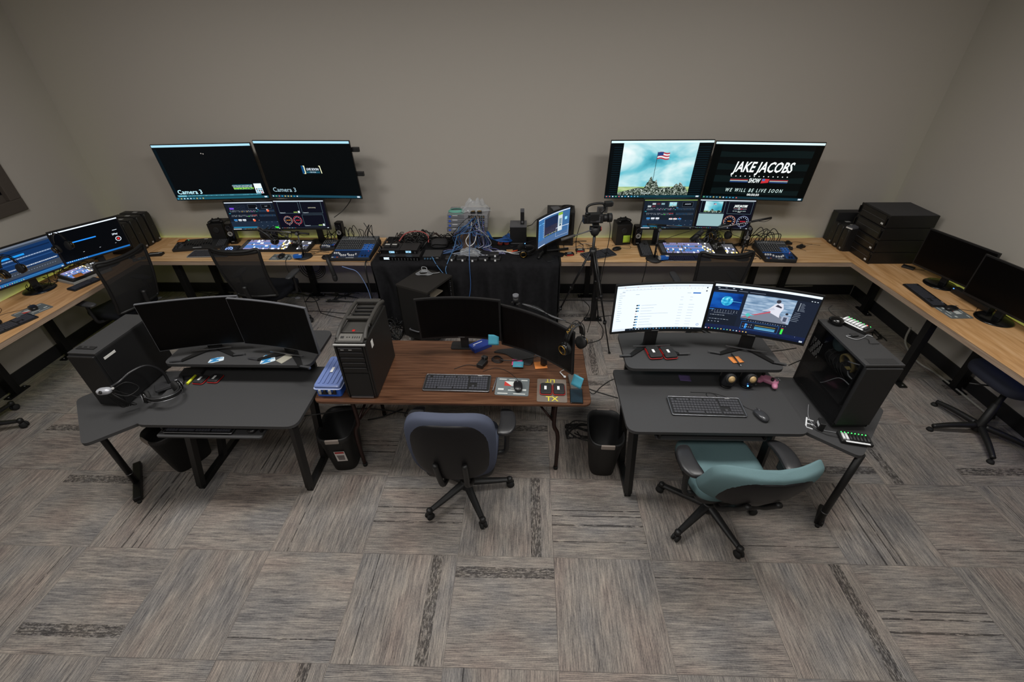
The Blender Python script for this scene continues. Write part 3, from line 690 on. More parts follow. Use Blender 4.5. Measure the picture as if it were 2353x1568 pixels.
def d_dr1(S):
    S.rect(0, 0, 1, 1, E('#e8f3fc', 1.15), 0); g = E('#a8b4c4'); dk = E('#3a5a78'); bl = E('#1f6ac8')
    S.rect(0, .955, 1, .975, E('#d0dce8'), 1); S.dots(.08, .9, .962, 7, [dk, g, E('#c04040')], .008, .012, 3); S.dots(.1, .9, .915, 22, [g, E('#6a7a90'), E('#c07070')], .006, .008, 3); S.rect(.06, .90, .5, .904, g, 2)
    S.disc(.955, .93, .008, E('#303840')); S.disc(.955, .86, .008, E('#303840')); S.rect(.82, .80, .90, .825, bl, 3); S.rect(.76, .807, .80, .815, g, 3)
    for k in range(14): S.rect(.03, .84-.045*k-(.02 if k > 7 else 0), .045+random.random()*.04+.01, .847-.045*k-(.02 if k > 7 else 0), g, 2)
    S.rect(.06, .865, .09, .873, dk, 2); S.rect(.21, .80, .25, .808, g, 2)
    for k in range(9):
        y = .55-.063*k
        if k != 3: S.rect(.235, y, .252, y+.028, E('#203040'), 3); S.rect(.252, y+.003, .272, y+.028, E('#4a94c8'), 3)
        else: S.rect(.235, y+.008, .25, y+.02, E('#e08070'), 3)
        S.rect(.29, y+.01, .40+random.random()*.06+(.15 if k == 3 else 0), y+.016, g, 3); S.rect(.70, y+.012, .745, y+.018, g, 3); S.rect(.80, y+.012, .86, y+.018, g, 3)
    for x, y in ((.70, .72), (.80, .72), (.70, .66), (.80, .66)): S.rect(x, y, x+.03, y+.006, g, 2)
    S.ring(.945, .115, .014, .004, bl, 3); S.rect(0, 0, 1, .045, E('#16202c'), 1); S.dots(.2, .9, .022, 22, [Wt, E('#50a0d8'), E('#5a6a80')], .012, .018, 3); S.rect(0, .0, .15, .045, E('#dfe9f4'), 2)
def d_dr2(S):
    S.rect(0, 0, 1, 1, E('#1d2434'), 0); S.rect(0, .0, 1, .12, E('#1a2548'), 1); S.rect(0, .955, 1, 1, E('#e8f3fc', 1.15), 1)
    S.rect(0, .86, 1, .955, E('#171d29'), 1); S.dots(.03, .25, .93, 4, [Wt, E('#8894a8')], .02, .01, 3); S.rect(.04, .885, .22, .90, E('#aab4c4'), 3); S.rect(.24, .885, .33, .892, E('#8894a8'), 3); S.rect(.35, .885, .5, .892, E('#8894a8'), 3)
    S.rect(.0, .49, .30, .83, EN('deep', [(.35, '#061c4c'), (.5, '#0c3f94'), (.7, '#1a64c0')], 5, (1, 1, 2)), 2); S.disc(.155, .66, .058, EN('globe', [(.35, '#1d86b8'), (.5, '#33b4dc'), (.68, '#9ff0ff')], 60, s=1.1), 4, 24)
    S.poly([(.18, .67), (.30, .655), (.30, .65), (.18, .66)], E('#6ad0ff'), 5)
    # video frame: angler in a white jacket on a boat
    x0, x1, y0, y1 = .335, .80, .33, .85; S.rect(x0, y0, x1, y1, EN('sea', [(.35, '#6f8fb0'), (.5, '#93aecb'), (.65, '#b9d0e6')], 14, (1, 1, 6), .95), 2)
    def q(x, y): return (x0+(x1-x0)*x, y0+(y1-y0)*y)
    S.poly([q(0, .02), q(.62, .45), q(.74, .38), q(.95, .05), q(.95, 0), q(0, 0)], E('#7d8494'), 3); S.poly([q(.02, .06), q(.6, .46), q(.62, .40), q(.1, .02)], E('#c05a6a'), 4)
    S.poly([q(.2, .1), q(.5, .36), q(.62, .30), q(.5, .08)], E('#2a2c38'), 4)
    S.poly([q(.50, .12), q(.57, .42), q(.50, .5), q(.60, .72), q(.66, .82), q(.76, .80), q(.80, .62), q(.76, .38), q(.78, .10)], E('#dfe0ec', 1.05), 5)
    S.poly([q(.38, .38), q(.42, .44), q(.60, .60), q(.64, .52)], E('#d0d2e2'), 6); S.disc(*q(.66, .86), .022, E('#3a3a46'), 7, 12); S.poly([q(.62, .66), q(.66, .74), q(.76, .66), q(.75, .61)], E('#3c3c4c'), 7)
    S.poly([q(.80, .08), q(.84, .34), q(.96, .32), q(.98, .04)], E('#aab4c8'), 5); S.disc(*q(.90, .42), .014, E('#2c2c36'), 6, 10); S.rect(*q(.86, .10), *q(.93, .28), E('#4c5468'), 6)
    S.rect(*q(.32, .0), *q(.66, .09), E('#2fb8c8', 1.1), 7); S.rect(*q(.40, .02), *q(.58, .06), Wt, 8); S.disc(*q(.13, .16), .022, E('#54c8c0'), 7, 10); S.rect(*q(.17, .14), *q(.34, .18), E('#3ac0d0'), 7); S.disc(*q(.18, .06), .010, E('#d04050'), 8, 8)
    lc = [E('#9aa6b8'), E('#c8d2de')]
    for y in (.45, .42): S.dots(.03, .28, y, 10, lc, .006, .01, 3)
    S.rect(.0, .455, .05, .468, E('#2d8ae0'), 3); S.rect(.34, .30, .4, .31, E('#2d8ae0'), 3); S.dots(.42, .78, .285, 16, lc, .006, .01, 3); S.dots(.06, .24, .39, 12, lc, .006, .01, 3)
    S.rect(0, .12, .30, .36, E('#1a202c'), 1); S.dots(.02, .15, .34, 6, lc, .02, .007, 3); S.dots(.02, .2, .25, 7, lc, .022, .007, 3); S.dots(.02, .12, .19, 4, lc, .012, .012, 3)
    S.frame(.36, .09, .73, .26, E('#2f6fc0'), .003, 2); S.rect(.40, .11, .42, .22, E('#2d8ae0', 1.1), 3); S.dots(.38, .46, .20, 5, [Wt, E('#e05050')], .006, .01, 4); S.dots(.38, .46, .15, 5, [Wt, E('#e05050')], .006, .01, 4)
    S.rect(.50, .15, .70, .175, E('#4a9cc8'), 3); S.rect(.50, .12, .70, .145, E('#6ab0d4'), 3); S.rect(.50, .20, .70, .206, E('#d8c84c'), 3)
    S.rect(.755, .105, .775, .22, E('#3ee04a', 1.2), 3); S.rect(.755, .225, .775, .24, E('#e03c3c', 1.1), 3)
    for k in range(7): S.rect(.835, .80-.025*k, .842, .812-.025*k, Wt, 3); S.rect(.85, .803-.025*k, .87+random.random()*.03, .808-.025*k, lc[0], 3)
    for k in range(6): S.rect(.82-.004*k, .60-.035*k, .86+random.random()*.02, .606-.035*k, lc[0], 3)
    S.dots(.92, .97, .885, 3, [Wt], .012, .012, 3); S.rect(.90, .1, .904, .106, Wt, 3)
    taskbar(S, E('#141c34'), 14, .05)

def screen_unit(t, W, H, zc, tilt, draw, Rc=0, bez=.012, chin=.018, th=.03, hm=BLK, dx=0, dy=0, logo=None):
    """housing and screen of a display, centre zc above the thing's base, facing -Y"""
    S = Scr(W, H, Rc, tilt, zc); b = B()
    b.sheet(lambda u, v: S.p(u, v, -.0005), 16 if Rc else 1, 1, hm, th*.55, smooth=False)
    # fatter middle on the rear
    P = S.p(.5, .5, -th*.55)
    b.box(P, (W*.62, th*.9, H*.62), hm, bev=.012, rot=Matrix.Rotation(-tilt, 3, 'X'))
    o = b.obj('housing', t, (dx, dy, 0))
    w, h = W-2*bez, H-bez-chin
    Q = Scr(w, h, Rc, tilt, zc); off = (chin-bez)/2
    Q.zc = zc+off*math.cos(tilt)
    draw(Q) if draw else Q.rect(0, 0, 1, 1, OFF, 0)
    q = Q.b.flat('screen', t, (dx, dy-.0012*math.cos(tilt), .0012*math.sin(tilt)))
    if logo:
        lb = B(); L_ = Scr(W, H, Rc, tilt, zc); L_.b = lb; L_.rect(.46, chin*.3/H, .54, chin*.62/H, M('#6a6a6c', .4, 0, .05, 30, name='logo_grey'), 2); lb.flat('logo', t, (dx, dy, 0))
    return S
def stand(t, kind, zc, H, y=.06, m=BLK):
    b = B()
    if kind == 'round':
        b.box((0, y, zc*.5), (.06, .03, zc*.9), m, bev=.008); b.obj('stand_neck', t)
        b = B(); b.lathe([(.0, 0), (.128, 0), (.13, .004), (.12, .012), (.05, .016), (0, .018)], GLOSS, (0, y-.03, 0), 36); b.obj('stand_base', t)
    elif kind == 'vee':
        b.box((0, y, zc*.5), (.085, .03, zc), m, bev=.006); b.obj('stand_neck', t)
        b = B()
        for s_ in (-1, 1):
            b.prism([(0, y+.03), (s_*.035, y+.02), (s_*.175, y-.125), (s_*.23, y-.125), (s_*.23, y-.145), (s_*.16, y-.145), (s_*.0, y-.02)][::s_], .0, .010, STEELB)
            b.box((s_*.205, y-.138, .007), (.075, .014, .014), SILV)
        b.box((0, y-.05, .022), (.26, .007, .007), SILV); b.obj('stand_base', t)
    elif kind == 'arc':
        y = .09; b.cyl((0, y, .0), (0, y, zc), .02, m, n=14); b.obj('stand_neck', t)
        b = B(); b.prism([(-.15, y-.16), (-.05, y-.20), (0, y-.04), (.05, y-.20), (.15, y-.16), (.05, y+.05), (-.05, y+.05)], 0, .011, m, .03, .002); b.obj('stand_base', t)
    elif kind == 'square':
        y = .30; b.box((0, y, zc*.5), (.07, .022, zc), m, bev=.006); b.box((0, y/2, zc*.97), (.06, y, .05), m, bev=.004); b.obj('stand_neck', t)
        b = B(); b.prism(rect(.26, .14, 0, y), 0, .012, m, .03, .002); b.obj('stand_base', t)
    elif kind == 'hidden':
        b.box((0, .13, zc*.5), (.06, .03, zc), m, bev=.006); b.box((0, .08, zc*.95), (.05, .09, .04), m); b.obj('stand_neck', t)
        b = B(); b.prism(rect(.22, .10, 0, .15), 0, .01, m, .02, .002); b.obj('stand_base', t)
    elif kind == 'swoosh':      # long curved foot sweeping to the front left and right
        b.tube([(0, y+.03, .01), (0, y+.03, zc*.6), (0, y-.0, zc)], .024, m, n=12); b.obj('stand_neck', t)
        b = B(); Rt = (Matrix.Translation(t.location) @ Matrix.Rotation(t.rotation_euler.z, 4, 'Z')).inverted(); P_ = [Rt @ Vector((x_, y_, 0)) for x_, y_ in ((-.26, 2.72), (-.16, 2.705), (-.07, 2.62), (-.02, 2.57), (.03, 2.56), (.05, 2.60), (.06, 2.70), (.06, 2.76), (-.05, 2.78), (-.2, 2.76))]; b.prism([(p.x, p.y) for p in P_], 0, .008, BLK2, .04, .002); b.obj('stand_base', t)
def display(label, x, y, zb, zc, rz, W, H, draw, kind, tilt=0, Rc=0, name='monitor', group=None, cat='monitor', wall=None, **k):
    """centre of the panel at x, y, zc (world); the base stands at height zb"""
    t = thing(name, label, cat, (x, y, zb), rz, group)
    S = screen_unit(t, W, H, zc-zb, tilt, draw, Rc, **k)
    if wall:
        b = B(); d = wall; b.box((0, d/2+.03, zc-zb), (.05, d-.04, .06), STEELB); b.box((0, .045, zc-zb), (.3, .02, .25), STEELB, bev=.004); b.obj('wall_mount', t)
    elif kind: stand(t, kind, zc-zb, H)
    return t
def tvgap(y): return YB-y-.004
# big wall displays
display('large wall screen showing Camera 3 with a phone app banner, far left', -3.341, 4.80, 1.2, 1.545, .076, 1.0, .585, d_tv1, None, -.086, name='wall_screen', cat='screen', wall=tvgap(4.80), bez=.006, chin=.009, hm=GLOSS)
t = display('large wall screen with LIVE SOON card and Camera 3 caption, left pair', -2.256, 4.714, 1.2, 1.584, -.049, 1.0, .585, d_tv2, None, -.063, name='wall_screen', cat='screen', wall=tvgap(4.714), bez=.006, chin=.009, hm=GLOSS)
for dz in (.20, -.035):
    b = B(); b.box((.53, .03, .385+dz), (.075, .03, .045), BLK, bev=.005); b.obj('bracket_arm', t)
display('large wall screen showing a flag picture under teal sky', 1.311, 4.735, 1.2, 1.565, 0, 1.0, .585, d_tv3, None, -.10, name='wall_screen', cat='screen', wall=tvgap(4.735), bez=.006, chin=.009, hm=GLOSS)
display('large wall screen with JAKE JACOBS SHOW title card', 2.335, 4.718, 1.2, 1.547, -.115, 1.0, .585, d_tv4, None, -.12, name='wall_screen', cat='screen', wall=tvgap(4.718), bez=.006, chin=.009, hm=GLOSS)
# second row, standing on the desk
display('desk monitor with switcher window, purple and orange tiles, below the left wall screens', -2.935, 4.60, DZ, 1.145, .05, .54, .325, lambda S: d_switch(S, 0), 'square')
display('desk monitor with two red clocks and Camera 3 tiles', -2.375, 4.55, DZ, 1.175, .015, .545, .325, lambda S: d_multi(S, 0), 'square')
display('desk monitor with switcher window and small picture tiles, below the right wall screens', 1.44, 4.52, DZ, 1.185, 0, .545, .325, lambda S: d_switch(S, 1), 'square')
display('desk monitor with flag picture, grey tile and two clocks', 2.01, 4.535, DZ, 1.175, -.08, .555, .325, lambda S: d_multi(S, 1), 'square')
# left wall desk
display('curved-top monitor with blue editing window at the left wall, two headphones hung on it', -4.66, 3.66, DZ, 1.04, 1.22, .56, .345, d_lw1, 'round', -.05)
display('monitor with black screen and blue progress bar at the left wall', -4.45, 4.20, DZ, 1.035, 1.0, .58, .35, d_lw2, 'round', -.05)
# right wall desk
display('switched-off wide monitor on round foot beside the server stack, right wall desk', 3.82, 3.83, DZ, 1.01, -1.33, .60, .36, None, 'round', -.02)
display('switched-off wide monitor at the right edge of the photo, right wall desk', 3.80, 3.22, DZ, 1.02, -1.40, .60, .36, None, 'round', -.02)
# middle of the back wall
t = display('curved monitor with blue desktop, turned sideways at the end of the cloth table', .262, 4.46, DZ, 1.07, .865, .54, .33, d_ctr, 'arc', -.02, 1.6)
# left black desk
display('switched-off monitor with grey top edge, left one of the pair on the left black desk', -2.22, 2.48, .90, 1.145, .2, .62, .37, None, 'vee', 0, 2.6, hm=GREY, bez=.004, chin=.006)
display('switched-off monitor with grey top edge, right one of the pair on the left black desk', -1.665, 2.43, .90, 1.16, -.21, .585, .36, None, 'vee', 0, 2.6, hm=GREY, bez=.004, chin=.006)
# brown table
display('switched-off curved monitor at the back of the brown table, beside the tower', -.472, 2.655, .74, 1.085, -.01, .59, .35, None, 'hidden', -.07, 1.3, logo=1)
display('switched-off curved monitor with gold-ringed headphones hung on its corner', .075, 2.50, .74, 1.04, -.62, .60, .35, None, 'swoosh', -.07, 1.3, logo=1)
# right black desk
display('lit monitor with white web page on the right black desk', .875, 2.56, .90, 1.235, .066, .625, .37, d_dr1, 'vee', 0, 2.4, bez=.009, chin=.02, logo=1)
display('lit monitor with dark video editor and boat picture on the right black desk', 1.51, 2.53, .90, 1.22, -.294, .625, .37, d_dr2, 'vee', 0, 2.4, bez=.009, chin=.02, logo=1)
# ================================================================ chairs (front of the seat towards +Y)
def star_base(t, r, a0, m, caster=.028, zc=.085, hub=.4, n=5):
    b = B(); b.lathe([(0, .05), (.04, .05), (.045, .075), (.04, .12), (.03, .125)], m, n=20); b.cyl((0, 0, .12), (0, 0, hub-.08), .026, m, n=16); b.cyl((0, 0, hub-.1), (0, 0, hub), .014, SILV, n=12); b.obj('gas_column', t)
    for k in range(n):
        a = a0+k*2*PI/n; c, s = math.cos(a), math.sin(a)
        b = B()
        def f(u, v, c=c, s=s):
            d = .025+(r-.03)*u; w = .030-.012*u; z = zc+.028*(1-u)**1.5; th = .030-.012*u; an = 2*PI*v
            x = math.cos(an)*w; zz = z+math.sin(an)*th*(.75)
            return (c*d-s*x, s*d+c*x, zz-.012)
        b.sheet(f, 8, 10, m); b.lathe([(0, 0), (.021, .002), (.022, .03), (.012, .04), (0, .041)], m, (c*(r-.02), s*(r-.02), .055), 12)
        lg = b.obj('leg', t)
        b = B(); cx, cy = c*(r-.015), s*(r-.015)
        for q in (-1, 1): b.lathe([(0, -.009), (.024, -.009), (.028, -.004), (.028, .004), (.024, .009), (0, .009)], RUB, (cx+q*.014*(-s), cy+q*.014*c, .028), 18, axis=(-s, c, 0))
        b.blob((cx, cy, .04), (.034, .03, .036), BLK, .5, 12, 8); b.obj('caster', lg)
def seat_fn(w, d, h, waterfall=.05):
    def f(p):
        x, y, z = p; u = y/(d/2); q = x/(w/2)
        x *= 1-.10*max(0, u)**2-.05*max(0, -u)**2
        z += -.012*(1-q*q)*(1-u*u)-(waterfall*max(0, u-.55)**2*3) + .012*q*q
        return (x, y, z)
    return f
def arm(t, sx, x, y, z, m, base_z=.42, tall=True):
    b = B(); b.tube([(sx*.16, y-.03, base_z), (sx*(x-.02), y-.03, base_z+.01), (sx*x, y-.02, base_z+.08), (sx*x, y, z-.03)], .017, BLK, n=10); b.box((sx*x, y, (base_z+z)/2+.06), (.03, .055, z-base_z-.14), BLK, bev=.008)
    a = b.obj('arm', t)
    b = B()
    def fn(p):
        px, py, pz = p; u = py/.13
        return (px*(1-.12*u)+sx*(-.03*u*u+.01), py, pz-.012*max(0, u)**2)
    b.blob((sx*x, y+.02, z), (.105, .25, .04), m, .6, 28, 12, fn); b.obj('arm_pad', a)
# --- task chairs with upholstered curved back
def task_chair(name, label, loc, rz, fab, wrap, base_rot, back_tilt, zb, bh, bw, pads=(1, -1), armx=.285, army=.03):
    t = thing(name, label, 'chair', loc, rz)
    PADM = M('#232325', .38, 0, .1, 40, .05, name='arm_pad_vinyl')
    star_base(t, .335, base_rot-rz, BLK, hub=.40)
    b = B(); b.blob((0, .03, .455), (.49, .48, .085), fab, .38, 36, 14, seat_fn(.49, .48, .085)); b.obj('seat', t)
    b = B(); b.blob((0, .02, .415), (.46, .44, .05), BLK, .3, 28, 8); b.box((0, 0, .385), (.2, .24, .05), BLK, bev=.015); b.obj('seat_pan', t)
    # back cushion and shell share the same curve
    def bf(off, th, sc=1.):
        def fn(p):
            x, y, z = p; q = x/(bw/2); v = z/(bh/2)
            x *= sc*(1-.10*max(0, -v)**2-.16*max(0, v-.55)**2*2); z = z*sc + .03*(1-q*q)*max(0, v)
            y2 = y + wrap*abs(q)**2.2 + .03*(1-v*v)*-1 + off     # ends come forward
            c, s = math.cos(back_tilt), math.sin(back_tilt)
            return (x, y2*c-(z+bh/2)*s, (z+bh/2)*c+y2*s)
        return fn
    o = (0, -.235, zb)
    b = B(); b.blob(o, (bw, .088, bh), fab, .42, 44, 22, bf(0, 0)); b.obj('backrest', t)
    b = B(); b.blob(o, (bw, .05, bh), M('#131214', .5, 0, .15, 40, .08, name='chair_shell', spec=.3), .4, 40, 20, bf(-.034, 0, .89)); b.obj('back_shell', t)
    b = B(); w_ = .085
    for s in (-1, 1):
        P = [Vector(o)+Vector(bf(-.07, 0)(Vector((s*w_, 0, z)))) for z in (-.02, -bh*.35, -bh*.5)]
        b.tube(P+[(s*w_, -.20, .36), (s*.07, -.10, .365)], .017, BLK, n=10)
    b.obj('back_bracket', t)
    for s in pads: arm(t, s, armx, army, .665, PADM)
    return t
FBLUE = M('#4d5262', .95, 0, .18, 500, .5, name='slate_blue_fabric', spec=.1)
FTEAL = M('#668084', .95, 0, .18, 500, .5, name='teal_fabric', spec=.1)
task_chair('task_chair', 'slate blue fabric task chair seen from behind at the brown table', (-.425, 2.03, 0), R(-1), FBLUE, .06, R(9), R(8), .47, .565, .52, armx=.30)
task_chair('task_chair', 'teal fabric task chair pushed out from the right black desk', (1.235, 1.88, 0), R(5), FTEAL, .09, R(2), R(24), .52, .42, .60, armx=.29, army=-.10)
# --- mesh-back chairs
def netmat():
    m = bpy.data.materials.new('mesh_fabric'); m.use_nodes = True; N = m.node_tree.nodes; L = m.node_tree.links; b = N['Principled BSDF']
    b.inputs['Base Color'].default_value = lin('#111113'); b.inputs['Roughness'].default_value = .8
    tc = N.new('ShaderNodeTexCoord'); ck = N.new('ShaderNodeTexBrick'); ck.inputs['Scale'].default_value = 120; ck.inputs['Mortar Size'].default_value = .028
    ck.inputs['Color1'].default_value = ck.inputs['Color2'].default_value = (.0, .0, .0, 1); ck.inputs['Mortar'].default_value = (1, 1, 1, 1)
    mp = N.new('ShaderNodeMapping'); mp.inputs['Rotation'].default_value = (R(90), 0, 0); L.new(tc.outputs['Object'], mp.inputs['Vector']); L.new(mp.outputs['Vector'], ck.inputs['Vector'])
    ma = N.new('ShaderNodeMath'); ma.operation = 'MULTIPLY_ADD'; ma.inputs[1].default_value = .1; ma.inputs[2].default_value = .88
    L.new(ck.outputs['Color'], ma.inputs[0]); L.new(ma.outputs[0], b.inputs['Alpha'])
    return m
NET = netmat()
FBLK = M('#17181c', .95, 0, .2, 300, .4, name='black_seat_fabric', spec=.1)
def mesh_chair(label, loc, rz, base_rot, grp=None):
    t = thing('mesh_back_chair', label, 'chair', loc, rz, grp)
    star_base(t, .32, base_rot, BLK, hub=.42)
    b = B(); b.blob((0, .03, .475), (.5, .48, .08), FBLK, .38, 28, 12, seat_fn(.5, .48, .08)); b.obj('seat', t)
    b = B(); b.box((0, 0, .42), (.24, .28, .05), BLK, bev=.015); b.obj('seat_pan', t)
    w0, w1, z0, z1 = .21, .245, .53, 1.06
    def P(u, v):
        w = w0+(w1-w0)*v-.03*max(0, v-.85)*2; q = 2*u-1; z = z0+(z1-z0)*v+.012*(q*q)*v
        return Vector((q*w, -.25-.10*v+.045*q*q+.05*math.sin(v*PI)*-.6, z))
    b = B(); b.sheet(lambda u, v: P(u*.96+.02, v*.97+.015), 16, 16, NET); b.obj('back_mesh', t)
    b = B(); loop = [P(0, v/6) for v in range(7)]+[P(u/6, 1) for u in range(1, 7)]+[P(1, 1-v/6) for v in range(1, 7)]+[P(1-u/6, 0) for u in range(1, 6)]
    b.tube(loop, .014, BLK, n=8, sub=3, closed=True)
    b.sheet(lambda u, v: P(u, .93+.07*v)+Vector((0, -.004, 0)), 14, 2, BLK2, .012)
    b.obj('back_frame', t)
    b = B(); b.tube([(0, -.02, .42), (0, -.28, .42), (0, -.335, .52), (0, -.36, .70)], .022, BLK, n=10); b.obj('back_bracket', t)
    for s in (-1, 1):
        b = B(); b.tube([(s*.12, .02, .43), (s*.27, .02, .44), (s*.295, .02, .52), (s*.295, .02, .64)], .016, BLK, n=8); a = b.obj('arm', t)
        b = B(); b.blob((s*.295, .03, .655), (.075, .25, .03), M('#3a3b3d', .5, 0, .1, 40, name='grey_arm_pad'), .6, 22, 10); b.obj('arm_pad', a)
    b = B(); b.tube([(.1, -.02, .41), (.3, -.04, .40)], .006, BLK, n=6, sub=1); b.box((.31, -.04, .40), (.05, .03, .01), GREY, bev=.003); b.obj('lever', t)
    return t
mc = mesh_chair('black mesh-back chair at the back desk under the left wall screens', (-2.78, 4.20, 0), R(-2), R(20))
copy_tree(mc, (1.81, 4.14, 0), R(1), 'black mesh-back chair at the back desk under the right wall screens')
copy_tree(mc, (-4.11, 3.84, 0), R(77), 'black mesh-back chair pushed up to the left wall desk')
t = thing('office_stool', 'chair at the left edge of the photo of which one caster shows', 'stool', (-4.58, 2.50, 0))
star_base(t, .32, R(18), BLK, hub=.42); b = B(); b.blob((0, 0, .46), (.42, .42, .08), FBLK, .5, 28, 10); b.obj('seat', t)
# --- low stool under the right wall desk
t = thing('office_stool', 'black stool with five-star base under the right wall desk', 'stool', (3.66, 2.68, 0))
b = B(); b.lathe([(0, .04), (.04, .04), (.042, .10), (.028, .12), (.028, .32), (.02, .32), (.02, .46), (0, .46)], BLK, n=18); b.obj('gas_column', t)
for k in range(5):
    a = R(-8)+R(40)+k*2*PI/5; c, s = math.cos(a), math.sin(a)
    b = B(); b.tube([(c*.03, s*.03, .085), (c*.2, s*.2, .07), (c*.33, s*.33, .045)], .022, BLK, n=8, rr=lambda q: .026-.008*q); lg = b.obj('leg', t)
    b = B(); b.lathe([(0, 0), (.022, 0), (.025, .004), (.02, .02), (.01, .024)], RUB, (c*.335, s*.335, 0), 16); b.obj('glide', lg)
b = B(); b.blob((.05, .05, .53), (.46, .46, .10), M('#1c2030', .8, 0, .2, 200, .3, name='dark_blue_fabric'), .5, 30, 12); b.obj('seat', t)
b = B(); b.box((.02, .02, .465), (.2, .2, .03), BLK, bev=.01); b.tube([(-.05, .05, .45), (-.2, .1, .44)], .006, BLK, sub=1); b.tube([(.1, -.05, .45), (.22, -.2, .44)], .006, BLK, sub=1); b.obj('mechanism', t)

# ================================================================ waste bins
def bin_(label, loc, rz, sticker=False, tabs=((0, -1),)):
    t = thing('waste_bin', label, 'waste bin', loc, rz, None)
    W, D, H = .255, .36, .385; n = 32
    def ring(k, z, ins=0):
        w, d = W/2*k-ins, D/2*k-ins; out = []
        for i in range(n):
            a = 2*PI*i/n; c, s = math.cos(a), math.sin(a)
            out.append((w*math.copysign(abs(c)**.55, c), d*math.copysign(abs(s)**.55, s), z))
        return out
    b = B(); rings = [ring(.66, 0), ring(.72, .004), ring(.96, H-.05), ring(1.0, H-.045), ring(1.02, H-.008), ring(1.0, H), ring(.97, H, .002), ring(.93, H-.05, .006), ring(.68, .012, .006)]
    vs = [p for r in rings for p in r]
    b.add(vs, [(j*n+i, j*n+(i+1) % n, (j+1)*n+(i+1) % n, (j+1)*n+i) for j in range(len(rings)-1) for i in range(n)]+[tuple(range(n))[::-1], tuple((len(rings)-1)*n+i for i in range(n))], M('#131314', .55, 0, .15, 60, name='bin_plastic'), True)
    b.obj('body', t)
    for sx, sy in tabs:
        b = B(); b.box((0, sy*(D/2+.001), H-.016), (.095, .014, .034), M('#8b8078', .6, 0, .08, 40, name='tan_grip'), bev=.004); b.obj('grip', t)
    if sticker:
        b = B(); z0, z1 = .13, .25; k = lambda z: -(D/2*(.72+.25*z/(H-.05)))-.002
        b.add([(-.02, k(z0), z0), (.055, k(z0), z0), (.055, k(z1), z1), (-.02, k(z1), z1)], [(0, 1, 2, 3)], M('#c9c4c0', .5, 0, .05, 30, name='paper_label'))
        b.add([(-.015, k(z1-.025)-.001, z1-.025), (.05, k(z1-.025)-.001, z1-.025), (.05, k(z1-.005)-.001, z1-.005), (-.015, k(z1-.005)-.001, z1-.005)], [(0, 1, 2, 3)], RED)
        b.add([(-.005, k(z0+.015)-.001, z0+.015), (.04, k(z0+.015)-.001, z0+.015), (.045, k(z0+.075)-.001, z0+.075), (-.01, k(z0+.075)-.001, z0+.075)], [(0, 1, 2, 3)], M('#6e6463', .6, 0, .3, 40, name='label_print'))
        b.flat('sticker', t)
    return t
bin_('black waste bin with a paper label, left of the blue chair', (-1.39, 2.32, 0), R(6), True)
bin_('black waste bin with a clear cup inside, between brown table and right desk', (.578, 2.31, 0), R(-2), tabs=((0, -1), (0, 1)))
bin_('black waste bin under the left black desk', (-2.63, 2.28, 0), R(-28))
t = thing('plastic_cup', 'clear plastic cup standing in the waste bin beside the right desk', 'cup', (.545, 2.25, .02))
b = B(); cm = M('#8b8a88', .2, 0, .05, 20, name='clear_plastic'); cm.node_tree.nodes['Principled BSDF'].inputs['Alpha'].default_value = .35
b.lathe([(.03, .0), (.045, .16), (.046, .162), (.042, .16), (.028, .003)], cm, n=24); b.obj('body', t)

